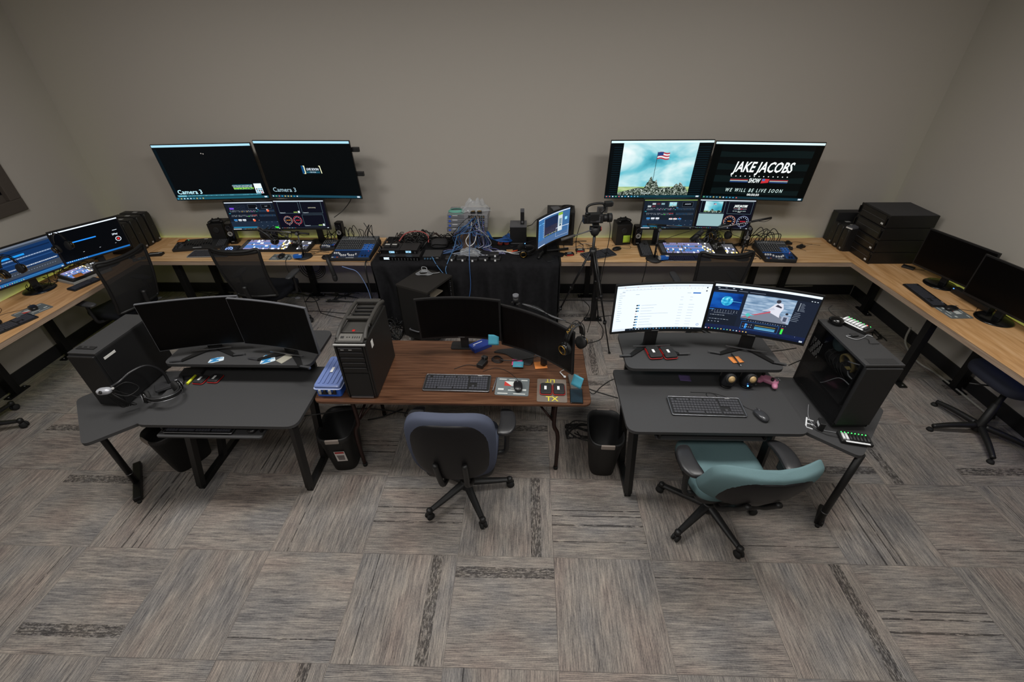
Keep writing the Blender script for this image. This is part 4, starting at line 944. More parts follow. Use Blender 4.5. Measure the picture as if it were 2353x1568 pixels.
# ================================================================ computers
def towers():
    # big tower with carrying-handle top on the brown table
    t = thing('computer_tower', 'big black computer tower with ridged handle top on the brown table', 'computer', (-1.085, 2.43, .74))
    DK = M('#161514', .5, 0, .2, 60, name='tower_black'); TOP = M('#2e2c29', .6, 0, .12, 120, .1, name='tower_top_grey')
    b = B(); b.box((0, .01, .225), (.20, .45, .44), DK, bev=.006); b.obj('case', t)
    b = B(); b.box((0, -.222, .225), (.205, .02, .43), DK, bev=.008)
    for s in (-1, 1): b.box((s*.088, -.234, .22), (.012, .012, .42), GLOSS, bev=.004)
    b.box((0, -.236, .014), (.15, .008, .012), SILV); b.obj('front_bezel', t)
    for k, z in enumerate((.405, .365, .325, .285, .245)):
        b = B(); b.box((0, -.2345, z-.0), (.155, .008, .036), M('#100f10', .35, 0, .1, 60, name='bay_cover'), bev=.002); 
        if k == 0: b.box((0, -.2395, z+.008), (.145, .002, .004), GREY); b.box((-.05, -.2395, z-.004), (.02, .002, .005), LGREY); b.box((.0, -.2395, z-.004), (.02, .002, .005), LGREY)
        else: b.box((0, -.2395, z+.014), (.14, .001, .002), GREY)
        b.obj('drive_bay', t)
    b = B(); b.box((0, -.235, .12), (.155, .006, .18), M('#121111', .6, 0, .3, 400, .5, name='mesh_grille')); b.obj('front_grille', t)
    # sculpted top: two side rails, cross handles, recessed bays and sloped port panel
    b = B()
    for s in (-1, 1): b.tube([(s*.088, -.19, .45), (s*.083, -.12, .485), (s*.083, 0, .495), (s*.083, .15, .495), (s*.088, .235, .475)], .013, TOP, n=8)
    for y, w_ in ((-.01, .03), (.21, .04)): b.box((0, y, .492), (.165, w_, .02), TOP, bev=.008)
    b.box((0, .10, .455), (.17, .25, .02), TOP, bev=.004); b.box((0, -.08, .46), (.15, .12, .015), TOP, bev=.004)
    for k in range(3): b.box((0, .06+.045*k, .475), (.13, .012, .01), BLK, bev=.003)
    for s in (-1, 1): b.box((s*.088, -.10, .489), (.022, .012, .012), SILV)
    b.obj('top_handle', t)
    b = B(); rot = Matrix.Rotation(R(14), 3, 'X'); b.box((0, -.19, .452), (.17, .075, .02), TOP, rot=rot, bev=.004); b.box((0, -.192, .463), (.14, .06, .003), M('#55534f', .5, 0, .08, 60, name='port_plate'), rot=rot)
    b.box((-.05, -.193, .4655), (.02, .016, .002), BLK, rot=rot)
    for k in range(4): b.box((.015+.014*k, -.193, .4655), (.005, .014, .002), BLK, rot=rot)
    for x in (-.02, -.005): b.cyl((x, -.193, .4645), (x, -.193, .467), .004, BLK, n=10)
    b.obj('port_panel', t)
    b = B(); b.box((0, -.235, .435), (.2, .012, .010), LGREY, bev=.002); b.cyl((.0, -.125, .468), (.0, -.125, .471), .010, RED, n=16); b.obj('badge', t)
    b = B(); b.box((.1012, -.13, .375), (.0015, .035, .05), WHT); b.obj('sticker', t)
    # tower on the left desk wing
    t = thing('computer_tower', 'tall black computer tower with white strip on its side, left black desk', 'computer', (-2.735, 2.36, .7165), R(-3))
    C2 = M('#2b2b2c', .55, 0, .12, 90, .1, name='grey_black_steel')
    b = B(); b.box((0, 0, .21), (.185, .46, .40), BLK, bev=.004); b.obj('case', t)
    b = B(); b.box((0, 0, .418), (.185, .46, .016), C2, bev=.003); b.box((-.01, -.175, .428), (.12, .03, .005), BLK); b.box((-.03, -.175, .432), (.014, .01, .004), SILV); b.box((.005, -.175, .432), (.014, .01, .004), SILV); b.obj('top_panel', t)
    b = B(); b.box((0, -.238, .21), (.18, .02, .40), M('#161617', .4, 0, .1, 60, name='bezel_black'), bev=.006); b.obj('front_bezel', t)
    b = B(); b.box((.0935, -.155, .365), (.002, .085, .016), WHT); b.obj('label_strip', t)
    for x in (-.07, .07):
        for y in (-.18, .18): 
            b = B(); b.cyl((x, y, 0), (x, y, .012), .014, RUB, n=10); b.obj('foot', t)
    # tower with glass side on the right desk wing
    t = thing('computer_tower', 'black computer tower with glass side showing fans and boards, right black desk', 'computer', (1.97, 2.235, .7165), R(1))
    G = M('#0a0a0b', .1, 0, .05, 10, name='tinted_glass'); G.node_tree.nodes['Principled BSDF'].inputs['Alpha'].default_value = .28
    b = B()
    b.box((.10, 0, .25), (.01, .47, .46), BLK); b.box((0, .23, .25), (.21, .01, .46), BLK); b.box((0, 0, .025), (.21, .47, .02), BLK); b.box((-.01, 0, .10), (.18, .46, .13), BLK2); b.box((0, -.20, .255), (.20, .012, .43), BLK)
    for x in (-.08, .08):
        for y in (-.19, .19): b.box((x, y, .008), (.03, .05, .016), BLK)
    b.box((0, -.215, .02), (.17, .02, .02), GLOSS); b.obj('case', t)
    b = B(); b.box((0, 0, .487), (.215, .48, .016), C2, bev=.003); b.box((.0, -.205, .4955), (.16, .05, .001), BLK2); b.obj('top_panel', t)
    b = B(); b.box((0, -.235, .26), (.20, .03, .43), BLK2, bev=.004); b.box((-.085, -.24, .36), (.006, .004, .006), WHT); b.box((-.085, -.24, .385), (.006, .004, .006), WHT); b.obj('front_bezel', t)
    b = B(); b.box((-.106, .0, .25), (.004, .46, .455), G); b.obj('glass_panel', t)
    b = B(); b.box((.09, .02, .32), (.006, .36, .30), M('#15201a', .5, 0, .6, 25, .2, name='circuit_board'));
    for k in range(26): b.box((.083, -.13+.31*random.random(), .2+.25*random.random()), (.01, .012+.03*random.random(), .006+.02*random.random()), random.choice([GREY, BLK, LGREY, BLK2]))
    b.obj('mainboard', t)
    b = B(); b.box((.03, .02, .30), (.11, .27, .045), BLK2, bev=.004); b.box((.0, -.05, .325), (.07, .03, .004), M('#a99a60', .5, 0, .1, 30, name='pale_gold')); b.obj('graphics_card', t)
    b = B(); b.lathe([(.052, -.012), (.062, -.012), (.062, .012), (.052, .012)], M('#8b7a4a', .5, 0, .2, 40, name='fan_rim'), (-.02, -.03, .345), 30, axis=(1, 0, .25)); b.cyl((-.01, -.03, .343), (.01, -.03, .347), .022, BLK, n=16)
    for k in range(7): a = 2*PI*k/7; b.box((-.01, -.03+.036*math.cos(a), .345+.036*math.sin(a)), (.002, .03, .014), BLK2, rot=Matrix.Rotation(a, 3, 'X'))
    b.obj('fan', t)
    b = B(); b.lathe([(0, -.01), (.055, -.01), (.058, .0), (.05, .014), (0, .016)], M('#3c4f52', .3, 0, .2, 30, name='smoky_disc'), (.0, .11, .40), 28, axis=(-1, 0, .2)); b.obj('cooler', t)
    b = B()
    for i in range(9):
        for j in range(14):
            if (i+j//3) % 4 != 3: b.box((-.1035, .21-.011*i, .38-.008*j), (.001, .006, .004), LGREY)
    b.obj('side_vent', t)
    b = B(); CG = M('#8a8d90', .5, 0, .1, 30, name='pale_wire')
    b.tube([(-.05, -.16, .43), (-.08, -.12, .42), (-.07, -.08, .40)], .004, CG); b.tube([(-.06, -.19, .33), (-.085, -.15, .345), (-.06, -.1, .34)], .004, CG); b.tube([(-.08, -.19, .30), (-.09, -.1, .29), (-.095, 0, .17), (-.09, .1, .12)], .003, CG)
    for k in range(5): b.tube([(.06, -.1+.05*k, .24), (.0, -.12+.05*k, .22), (-.04, -.02+.04*k, .30), (.05, .05+.02*k, .36)], .003, CABLE)
    b.obj('wiring', t)
    # slim towers
    def slim(label, loc, rz, w, d, h, grp):
        t = thing('slim_computer', label, 'computer', loc, rz, grp)
        b = B(); b.prism(rect(w, d), .003, h, BLK, .006, .003); b.obj('case', t)
        b = B(); b.blob((0, -d/2+.004, h/2), (w*.98, .05, h*.99), M('#1a1915', .5, 0, .25, 90, .15, name='dusty_black'), .3, 20, 12); b.obj('front_bezel', t)
        b = B(); b.box((w*.2, -d/2-.021, .035), (.02, .002, .018), LGREY); b.box((0, -d/2-.0215, h*.55), (.006, .002, .006), GREY); b.obj('badge', t)
        b = B(); b.box((0, -.02, h+.0007), (w*.35, .05, .001), LGREY); b.obj('top_label', t)
        return t
    nm = ['nearest the back wall', 'second from the back wall', 'third from the back wall', 'nearest the left monitors']
    for k, (x, y) in enumerate(((-4.49, 4.875), (-4.49, 4.76), (-4.48, 4.645), (-4.47, 4.53))): slim('slim black computer in the left corner, '+nm[k], (x, y, DZ), R(88), .09, .27, .345, 'slim computers in the left corner')
    nm = ['left one, nearest the back wall', 'middle one', 'right one, beside the server stack']
    for k, (y) in enumerate((4.83, 4.735, 4.635)): slim('slim black computer in the right corner, '+nm[k], (3.50, y, DZ), R(-90), .085, .24, .245, 'slim computers in the right corner')
    t = thing('speaker_box', 'taller black box behind the three slim computers in the right corner', 'box', (3.55, 4.93, DZ), R(-90))
    b = B(); b.box((0, 0, .165), (.10, .34, .33), BLK2, bev=.008); b.obj('body', t)
    t = thing('adapter', 'silver adapter lying on the slim computers by the server stack', 'adapter', (3.42, 4.63, DZ+.247), R(-70))
    b = B(); b.box((0, 0, .012), (.07, .11, .022), GREY, bev=.004); b.box((0, -.057, .008), (.07, .004, .012), WHT); b.obj('body', t)
    # four rack servers
    for k in range(4):
        t = thing('rack_server', 'black rack server in the right corner stack, '+['at the bottom', 'second from the bottom', 'third from the bottom', 'on top with grey lid'][k], 'server', (3.70, 4.49, DZ+.002+.125*k), R(-90), 'rack servers stacked in the right corner')
        b = B(); b.box((0, 0, .061), (.41, .46, .12), M('#121212', .45, 0, .2, 60, name='server_black'), bev=.003); b.obj('chassis', t)
        b = B(); b.box((0, -.235, .061), (.43, .012, .118), BLK, bev=.002)
        b.box((0, -.242, .061), (.36, .004, .1), M('#1b1917', .3, 0, .15, 60, name='door_panel')); b.box((0, -.2445, .062), (.35, .001, .002), GREY); b.obj('front_panel', t)
        if k != 2: b = B(); b.box((.155, -.245, .03), (.03, .002, .016), WHT); b.obj('badge', t)
        for s in (-1, 1): b = B(); b.box((s*.204, -.25, .06), (.010, .018, .07), GLOSS, bev=.003); b.obj('rack_ear', t)
        if k == 3: b = B(); b.box((0, .0, .1215), (.40, .45, .003), M('#303033', .6, 0, .12, 60, name='lid_grey')); b.obj('lid', t)
towers()
# ================================================================ keyboards, mice, pads
def keyboard(label, loc, rz=0, w=.455, d=.155, rim=None, body=BLK, tilt=3, keym=KEY, cat='keyboard', lights=False):
    t = thing('keyboard', label, cat, loc, rz)
    t.rotation_euler = (R(tilt), 0, rz)
    b = B(); b.prism(rect(w, d), 0, .014, body, .012, .002); b.obj('body', t)
    if rim:
        b = B(); P = [(p.x, p.y, .012) for p in round_poly(rect(w-.004, d-.004), .012)]; b.tube(P, .0035, rim, n=6, sub=1, closed=True); b.box((0, -d/2+.004, .006), (w-.03, .008, .012), rim, bev=.002); b.obj('rim', t)
    b = B(); px = (w-.03)/22.; py = (d-.035)/6
    for j in range(6):
        x = -w/2+.015
        for (n, gap) in (((1, px*.9), (4, px*.4), (4, px*.4), (4, px*.6)) if j == 5 else ((15, px*.5),)): 
            for k in range(n):
                ww = px*(6 if (j == 0 and k == 4) else 1)
                if j == 0 and 4 < k < 10: continue
                b.box((x+ww/2, -d/2+.014+py*(j+.5), .0165), (ww*.86, py*.8, .006), keym); x += px if not (j == 0 and k == 4) else px*6
            x += gap
        for grp, n in ((0, 3), (1, 4)):
            x = -w/2+.015+px*(15.5 if grp == 0 else 18.2)
            for k in range(n):
                if grp == 0 and j in (1, 2) and not (j == 1 and k == 1): continue
                b.box((x+px*(k+.5)*.9, -d/2+.014+py*(j+.5), .0165), (px*.8, py*.8, .006), keym)
    b.obj('keys', t)
    b = B(); b.box((w*.33, d/2-.010, .0145), (.03, .004, .001), LGREY)
    b.obj('badge', t)
    return t
def mouse(label, loc, rz=0, m=None, tail=None):
    t = thing('mouse', label, 'mouse', loc, rz)
    m = m or M('#18181a', .3, 0, .1, 40, name='mouse_shell')
    def fn(p):
        x, y, z = p; u = y/.055; return (x*(1-.12*u*u), y, (z+.017)*(1-.28*max(0, u)**2-.15*max(0, -u)**2) if z > -.016 else .001)
    b = B(); b.blob((0, 0, 0), (.062, .11, .036), m, .7, 24, 12, fn); b.obj('shell', t)
    b = B(); b.cyl((-.003, .028, .0315), (.003, .028, .0315), .007, GREY, n=12); b.box((0, .035, .032), (.001, .035, .003), BLK); b.obj('wheel', t)
    if tail:
        wp = [Vector((0, .05, .008))]+[t.matrix_world.inverted() @ Vector(p) if 0 else Vector(p) for p in tail]
        Rm = Matrix.Rotation(-rz, 4, 'Z') @ Matrix.Translation(-Vector(loc)); wp = [wp[0]]+[Rm @ Vector(p) for p in tail]
        b = B(); b.tube(wp, .0017, CABLE, n=5); b.obj('cord', t)
    return t
PADM_ = M('#5f6668', .75, 0, .06, 60, name='mouse_pad_grey')
def pad(label, loc, rz=0, w=.23, d=.19):
    t = thing('mouse_pad', label, 'mouse pad', loc, rz)
    b = B(); b.prism(rect(w, d), 0, .003, PADM_, .014); b.obj('mat', t)
    b = B(); e = .0034; RD = M('#b03028', .7, 0, .05, 30, name='print_red'); LT = M('#c9cdca', .7, 0, .05, 30, name='print_light')
    def r_(x0, y0, x1, y1, m): b.add([(x0*w, y0*d, e), (x1*w, y0*d, e), (x1*w, y1*d, e), (x0*w, y1*d, e)], [(0, 1, 2, 3)], m)
    b.add([(-.25*w, .02*d, e), (-.02*w, .02*d, e), (-.25*w, .28*d, e)], [(0, 1, 2)], RD); b.add([(-.02*w, .02*d, e), (.16*w, .02*d, e), (.16*w, .28*d, e), (-.25*w, .28*d, e)], [(0, 1, 2, 3)], LT)
    for x0, y0, x1, y1 in ((-.42, .37, -.2, .41), (-.12, .36, .06, .40), (.25, .34, .44, .39), (-.42, -.22, -.25, -.13), (.3, -.22, .42, -.13), (-.12, -.24, .16, -.19), (-.42, -.42, -.12, -.38), (.05, -.42, .4, -.38), (-.05, -.12, .1, -.10)): r_(x0, y0, x1, y1, LT)
    b.flat('print', t)
    return t
TZ = .7405
keyboard('black keyboard with silver rim on the brown table', (-.475, 2.352, TZ), R(-1), .458, .165, SILV)
mouse('black mouse on the grey mouse pad of the brown table', (-.055, 2.315, TZ+.0035), R(6), tail=[(-.06, 2.40, TZ+.003), (-.13, 2.49, TZ+.003), (-.22, 2.53, TZ+.003), (-.31, 2.49, TZ+.003)])
pad('grey mouse pad with red flag print on the brown table', (-.093, 2.328, TZ), R(-3), .228, .185)
keyboard('black keyboard with silver rim on the right black desk', (1.155, 2.145, TZ), R(-1.5), .462, .165, SILV, keym=M('#3a3a3e', .5, 0, .1, 200, name='grey_keys'))
mouse('dark grey mouse beside the keyboard on the right black desk', (1.468, 2.065, TZ), R(18), M('#3a3b3e', .25, .2, .05, 30, name='grey_mouse'), tail=[(1.41, 2.15, TZ+.003), (1.33, 2.24, TZ+.003), (1.22, 2.29, TZ+.003), (1.20, 2.25, TZ+.003), (1.26, 2.22, TZ+.004), (1.24, 2.28, TZ+.003), (1.10, 2.29, TZ+.003)])
keyboard('black keyboard with silver rim on the pull-out tray of the left desk', (-2.08, 1.995, .6645), R(0), .45, .15, SILV, tilt=0)
mouse('black mouse on the pull-out tray of the left desk', (-1.74, 1.98, .6645), 0)
keyboard('slim black keyboard on the back desk left of the mesh chair', (-3.50, 4.50, DZ), R(3), .44, .17, LGREY, body=M('#2e3036', .5, 0, .1, 60, name='slate_plastic'))
keyboard('large dark keyboard in front of the camera tripod on the back desk', (.765, 4.49, DZ), R(24), .36, .17, GREY)
keyboard('bluish lit keyboard with silver front edge behind the right mesh chair', (1.665, 4.398, DZ), R(1), .50, .13, SILV, keym=M('#20233c', .4, 0, .1, 200, name='blue_tinted_keys'))
keyboard('black keyboard standing crosswise left of the right video switcher', (1.29, 4.66, DZ), R(86), .44, .14, None, keym=M('#4a4b4f', .5, 0, .2, 200, name='worn_keys'))
keyboard('black keyboard near the mesh chair on the left wall desk', (-4.325, 3.77, DZ), R(75), .26, .11)
keyboard('black keyboard on the left wall desk at the left photo edge', (-4.36, 2.99, DZ), R(72), .42, .15)
keyboard('black keyboard on the right wall desk', (3.555, 3.62, DZ), R(-94), .42, .13)
mouse('black mouse on the printed pad of the left wall desk', (-4.40, 3.30, DZ+.0035), R(60), tail=[(-4.5, 3.28, DZ+.003), (-4.6, 3.2, DZ+.003), (-4.62, 3.0, DZ+.003)])
pad('grey printed mouse pad on the left wall desk', (-4.385, 3.27, DZ), R(70))
mouse('black mouse on the printed pad of the right wall desk', (3.60, 3.375, DZ+.0035), R(-80), tail=[(3.72, 3.37, DZ+.003), (3.83, 3.32, DZ+.003), (3.80, 3.22, DZ+.003), (3.74, 3.29, DZ+.003), (3.86, 3.42, DZ+.003)])
pad('grey printed mouse pad on the right wall desk', (3.59, 3.335, DZ), R(-88), .2, .19)
mouse('black mouse on the back desk beside the subwoofer with green note', (.985, 4.63, DZ), R(-60), tail=[(1.05, 4.68, DZ+.003), (1.13, 4.66, DZ+.003), (1.15, 4.73, DZ+.003), (1.08, 4.76, DZ+.003), (.95, 4.75, DZ+.003)])
mouse('black mouse on the pad below the blue-tagged cable, left part of the back desk', (-2.66, 4.42, DZ+.0035), R(5))
pad('grey printed mouse pad in front of the left video switcher', (-2.66, 4.425, DZ), R(0), .24, .15)
pad('corner of a printed mouse pad at the joint of the left and back desks', (-4.22, 4.37, DZ), R(40), .12, .1)

# ================================================================ control surfaces
def knobs(b, x0, x1, y0, y1, nx, ny, r, h, ms, cap=None, z=0):
    for i in range(nx):
        for j in range(ny):
            x = x0+(x1-x0)*i/max(1, nx-1); y = y0+(y1-y0)*j/max(1, ny-1)
            b.cyl((x, y, z), (x, y, z+h), r, ms, n=7); 
            if cap: b.box((x, y, z+h+.0004), (r*1.3, r*.9, .0008), cap)
MIXB = M('#2f6ac0', .5, 0, .08, 40, name='mixer_blue'); MIXG = M('#3b3d40', .5, 0, .12, 60, name='mixer_grey')
KNB = M('#101012', .4, 0, .1, 50, name='knob_black'); KW = M('#d8dadc', .5, 0, .05, 50, name='knob_white')
def mixer(label, loc, rz, w, d, nch, h=.085, blue=.3):
    t = thing('audio_mixer', label, 'audio mixer', loc, rz)
    sl = math.atan2(h-.035, d)
    b = B(); b.add([(-w/2, -d/2, .004), (w/2, -d/2, .004), (w/2, d/2, .004), (-w/2, d/2, .004), (-w/2, -d/2, .035), (w/2, -d/2, .035), (w/2, d/2, h), (-w/2, d/2, h)],
          [(0, 1, 2, 3), (4, 5, 6, 7), (0, 1, 5, 4), (1, 2, 6, 5), (2, 3, 7, 6), (3, 0, 4, 7)], MIXG)
    for s in (-1, 1): b.box((s*(w/2+.004), 0, .03), (.010, d+.01, .05), BLK2, bev=.006)
    b.box((0, -d/2-.004, .018), (w+.014, .016, .03), BLK2, bev=.008); b.obj('body', t)
    L_ = math.hypot(d, h-.035)
    def panel(name, b): o = b.obj(name, t, (0, -d/2, .0355), (sl, 0, 0)); return o
    b = B()
    def r_(x0, y0, x1, y1, m, e=.0005): b.add([(x0*w, y0*L_, e), (x1*w, y0*L_, e), (x1*w, y1*L_, e), (x0*w, y1*L_, e)], [(0, 1, 2, 3)], m)
    r_(-.48, .02, .48, .34, M('#1d2a44', .5, 0, .1, 50, name='mixer_navy')); r_(.5-blue, .02, .48, .62, MIXB); r_(-.48, .33, .5-blue, .36, MIXB, .0008); r_(-.48, .86, .48, .985, M('#55585c', .5, 0, .1, 50, name='jack_field')); r_(-.48, .84, .48, .85, KW, .0009)
    r_(-.47, .02, -.42, .05, KW, .0009); r_(-.41, .02, -.36, .05, MIXB, .0009); r_(-.35, .02, -.30, .05, M('#c85a3c', .5, name='tape_red'), .0009); r_(-.1, -.0, .1, .015, KW, .0009)
    b.add([(0, 0, 0)]*0 or [(-.3*w, .9*L_, .0009), (-.1*w, .9*L_, .0009), (-.1*w, .92*L_, .0009), (-.3*w, .92*L_, .0009)], [(0, 1, 2, 3)], KW)
    o = b.flat('panel_print', t, (0, -d/2, .0355), (sl, 0, 0))
    xa, xb = -.44*w, (.42-blue)*w
    b = B(); knobs(b, xa, xb, .40*L_, .80*L_, nch, 6, w/nch*.13, .011, KNB, KW); knobs(b, (.53-blue)*w, .45*w, .42*L_, .60*L_, 3, 3, .005, .010, KNB, KW); panel('knobs', b)
    b = B()
    for i in range(nch):
        x = xa+(xb-xa)*i/(nch-1); b.box((x, .18*L_, .0008), (.003, .22*L_, .0006), BLK); y = (.10+(.05 if i % 4 == 3 else 0)+(.1 if i < 3 else 0))*L_; b.box((x, y, .006), (w/nch*.38, .022, .012), KW, bev=.002)
    for x in (.30, .38): b.box((x*w, .08*L_, .005), (w/nch*.3, .02, .01), KNB)
    panel('faders', b)
    b = B(); knobs(b, -.44*w, .44*w, .90*L_, .95*L_, nch+3, 2, w/nch*.18, .004, M('#1a1a1b', .4, .3, .1, 50, name='jack_ring'), M('#8a8a88', .4, name='jack_mid')); panel('jacks', b)
    b = B(); 
    for x, y, c in ((.44, .37, '#ffb060'), (.40, .30, '#ff4040')): b.box((x*w, y*L_, .001), (.006, .006, .001), E(c, 1.2))
    panel('diodes', b)
    return t
mixer('large blue and grey audio mixer with many faders beside the cloth table', (-1.885, 4.56, DZ), R(1), .42, .46, 12, .095)
mixer('small blue and grey audio mixer behind the large one, next to the small speaker', (-2.225, 4.70, DZ), R(2), .15, .19, 5, .05)
mixer('blue and grey audio mixer with cables on top, right part of the back desk', (2.615, 4.50, DZ), R(-3), .30, .36, 8, .09)

def switcher(label, loc, rz, w, d, seed, lit):
    t = thing('video_switcher', label, 'video switcher', loc, rz); rnd = random.Random(seed)
    t.rotation_euler = (R(5), 0, rz)
    b = B(); b.prism(rect(w, d), 0, .035, BLK2, .01, .004); b.obj('body', t)
    lil, blu, whi, dim, yel = E('#a8a4d8', .75), E('#5f92e0', .85), E('#f0f6ff', 1.5), E('#8a8a92', .5), E('#ffe08a', 1.3)
    b = B()
    b.add([(-w/2+.01, -d/2+.03, .0354), (-w/2+.05, -d/2+.03, .0354), (-w/2+.05, d/2-.02, .0354), (-w/2+.01, d/2-.02, .0354)], [(0, 1, 2, 3)], GREY); b.obj('side_plate', t)
    rows = 7; bm_ = B()
    for j in range(rows):
        y = -d/2+.035+(d-.06)*j/(rows-1)
        for g0, g1, n in ((-.42, -.18, 12), (-.165, .06, 12), (.075, .17, 5)):
            for i in range(n):
                x = (g0+(g1-g0)*i/(n-1))*w; r = rnd.random()
                m = whi if r < .05 else (blu if j in (1, 2, 4) and g0 < .07 else lil) if r < .93 else dim
                if g0 > .07: m = yel if r < .12 else whi if r < .35 else dim
                bm_.box((x, y, .0375), ((g1-g0)*w/(n-1)*.72, (d-.06)/(rows-1)*.62, .005), m)
    bm_.obj('buttons', t)
    b = B()
    for k in range(3): b.box((w*(.21+.02*k), d*.15, .04), (.004, .08, .01), LGREY)
    for (x, y) in ((.22, .2), (.24, -.05), (.26, .3), (.30, .12)): b.cyl((x*w, y*d, .035), (x*w, y*d, .05), .010, LGREY, n=12)
    b.box((.27*w, -.1*d, .05), (.07*w, .02, .03), BLK, bev=.004); b.cyl((.245*w, -.1*d, .04), (.245*w, -.1*d, .075), .005, RED if lit else LGREY, n=10); b.obj('controls', t)
    b = B()
    for j in range(6):
        for i in range(7):
            x = (.34+.02*i)*w; r = rnd.random(); m = whi if r < .12 else yel if r < .2 and j < 2 else dim
            b.box((x, (-.36+.13*j)*d, .0375), (.016*w, .08*d, .005), m)
    b.box((.40*w, -.08*d, .0378), (.12*w, .02*d, .006), E('#3a6ad8', 1.0)); b.obj('keypad', t)
    return t
switcher('lit video switcher panel with lilac and blue buttons, left part of the back desk', (-2.83, 4.685, DZ), R(0), .80, .25, 1, True)
switcher('lit video switcher panel with blue and white buttons, right part of the back desk', (1.85, 4.60, DZ), R(-1), .82, .26, 5, False)
# third switcher panel at the left wall
t = switcher('small lit switcher on a pale case with orange note, left wall desk', (-4.47, 3.96, DZ+.03), R(72), .34, .22, 9, False)
t = thing('wedge_case', 'pale wedge case under the small switcher on the left wall desk', 'case', (-4.47, 3.96, DZ), R(72)); b = B(); b.box((0, 0, .015), (.36, .24, .028), LGREY, bev=.003); b.obj('body', t)
t = thing('sticky_note', 'orange sticky note on the small switcher at the left wall', 'sticky note', (-4.40, 3.83, DZ+.073), R(60)); b = B(); b.sheet(lambda u, v: ((u-.5)*.075, (v-.5)*.075, .006*v*v), 4, 4, ORANGE, .0006); b.obj('paper', t)

# fader wing with faders, jog panel
t = thing('lighting_console', 'long black fader console with orange note at its corner, back desk', 'console', (-3.715, 4.71, DZ+.014), R(11)); t.rotation_euler = (R(9), 0, R(11))
b = B(); b.prism(rect(.56, .22), 0, .03, M('#1f2022', .5, 0, .12, 60, name='console_grey'), .015, .004); b.obj('body', t)
b = B()
for i in range(11): b.box((-.17+.028*i, .01, .031), (.004, .09, .002), BLK); b.box((-.17+.028*i, -.02+.02*math.sin(i), .036), (.014, .016, .01), KNB, bev=.002)
b.obj('faders', t)
b = B(); rnd = random.Random(2)
for i in range(5):
    for j in range(7): b.box((-.26+.016*i, -.07+.024*j, .031), (.009, .011, .004), GREY if rnd.random() < .5 else BLK); b.box((.18+.018*i, -.07+.024*j, .031), (.01, .011, .004), GREY)
b.box((-.02, -.085, .0305), (.09, .006, .001), KW); b.box((.02, .095, .0305), (.04, .006, .001), KW); b.box((-.165, .09, .0315), (.008, .006, .002), E('#40e0a0', 1)); b.obj('buttons', t)
t = thing('sticky_note', 'orange sticky note on the corner of the fader console', 'sticky note', (-3.955, 4.735, DZ+.065), R(12)); t.rotation_euler = (R(9), 0, R(11)); b = B(); b.sheet(lambda u, v: ((u-.5)*.085, (v-.5)*.075, .004*(1-v)**2), 3, 4, ORANGE, .0006); b.obj('paper', t)
t = thing('macro_pad', 'small control pad with a ring of glowing blue buttons, back desk', 'control pad', (-3.345, 4.60, DZ), R(3)); t.rotation_euler = (R(8), 0, R(3))
b = B(); b.prism(rect(.20, .15), 0, .022, M('#25272c', .5, 0, .1, 60, name='pad_grey'), .008, .002); b.obj('body', t)
b = B()
for k in range(12): a = 2*PI*k/12; b.box((.005+.034*math.cos(a), .034*math.sin(a), .0235), (.011, .011, .004), E('#8fb4ff', 1.3), rz=a)
for k in range(4): a = 2*PI*k/4; b.box((.005+.012*math.cos(a), .012*math.sin(a), .0235), (.009, .009, .004), E('#8fb4ff', 1.2))
for i in range(8):
    for j in range(4): b.box((-.085+.023*i, -.055+.036*j, .0232), (.008, .01, .003), GREY)
b.obj('buttons', t)
t = thing('card_reader', 'small black card reader with silver top at the left corner of the back desk', 'card reader', at(358, 585, DZ+.01), R(8)); t.location.z = DZ
b = B(); b.box((0, 0, .012), (.15, .075, .024), BLK, bev=.005); b.box((-.005, -.008, .0245), (.10, .02, .001), LGREY, rz=R(6)); b.box((.045, .012, .0245), (.04, .018, .001), LGREY); b.obj('body', t)
b = B(); b.tube([(-.07, 0, .01), (-.13, .01, .003), (-.19, .03, .003), (-.22, -.02, .003), (-.24, -.03, .003)], .0018, CABLE, n=5); b.obj('cord', t)

# ================================================================ speakers
CONE = M('#c9c8c4', .4, .1, .08, 50, name='silver_cone')
def satellite(label, loc, rz, h=.24, w=.085, d=.10):
    t = thing('small_speaker', label, 'speaker', loc, rz); b = B(); b.prism(rect(w, d), 0, h, GLOSS, .022, .004); b.obj('cabinet', t)
    for z, r in ((h*.80, .030), (h*.52, .027)):
        b = B(); b.lathe([(.0, -.004), (r*.35, -.001), (r*.4, .002), (r*.75, -.003), (r*.8, .004), (r, .003), (r, 0)], CONE if z < h*.6 else M('#3c3c40', .3, .4, .1, 40, name='grey_cone'), (0, -d/2, z), 24, axis=(0, -1, 0)); b.cyl((0, -d/2-.001, z), (0, -d/2-.004, z), r*.3, BLK, n=14); b.obj('cone', t)
    b = B(); b.box((0, -d/2-.001, h*.14), (.03, .002, .006), LGREY); b.obj('badge', t)
    return t
def subwoofer(label, loc, rz, w, d, h, port=True):
    t = thing('subwoofer', label, 'subwoofer', loc, rz); b = B(); b.box((0, 0, h/2), (w, d, h), BLK, bev=.006); b.obj('cabinet', t)
    if port:
        b = B(); b.lathe([(.028, .004), (.034, .004), (.034, 0), (.024, 0), (.02, -.03), (0, -.03)][::-1], BLK2, (0, -d/2, h*.68), 24, axis=(0, -1, 0)); b.cyl((0, -d/2-.0005, h*.68), (0, -d/2-.001, h*.68), .02, RUB, n=16); b.obj('port', t)
    return t
subwoofer('black subwoofer with things on top, left of the left lower monitors', (-3.56, 4.90, DZ), R(4), .17, .2, .235)
satellite('small twin-cone speaker beside the left subwoofer', (-3.40, 4.83, DZ), R(10))
satellite('small twin-cone speaker behind the large audio mixer', (-2.15, 4.88, DZ), R(-5), .23, .08, .09)
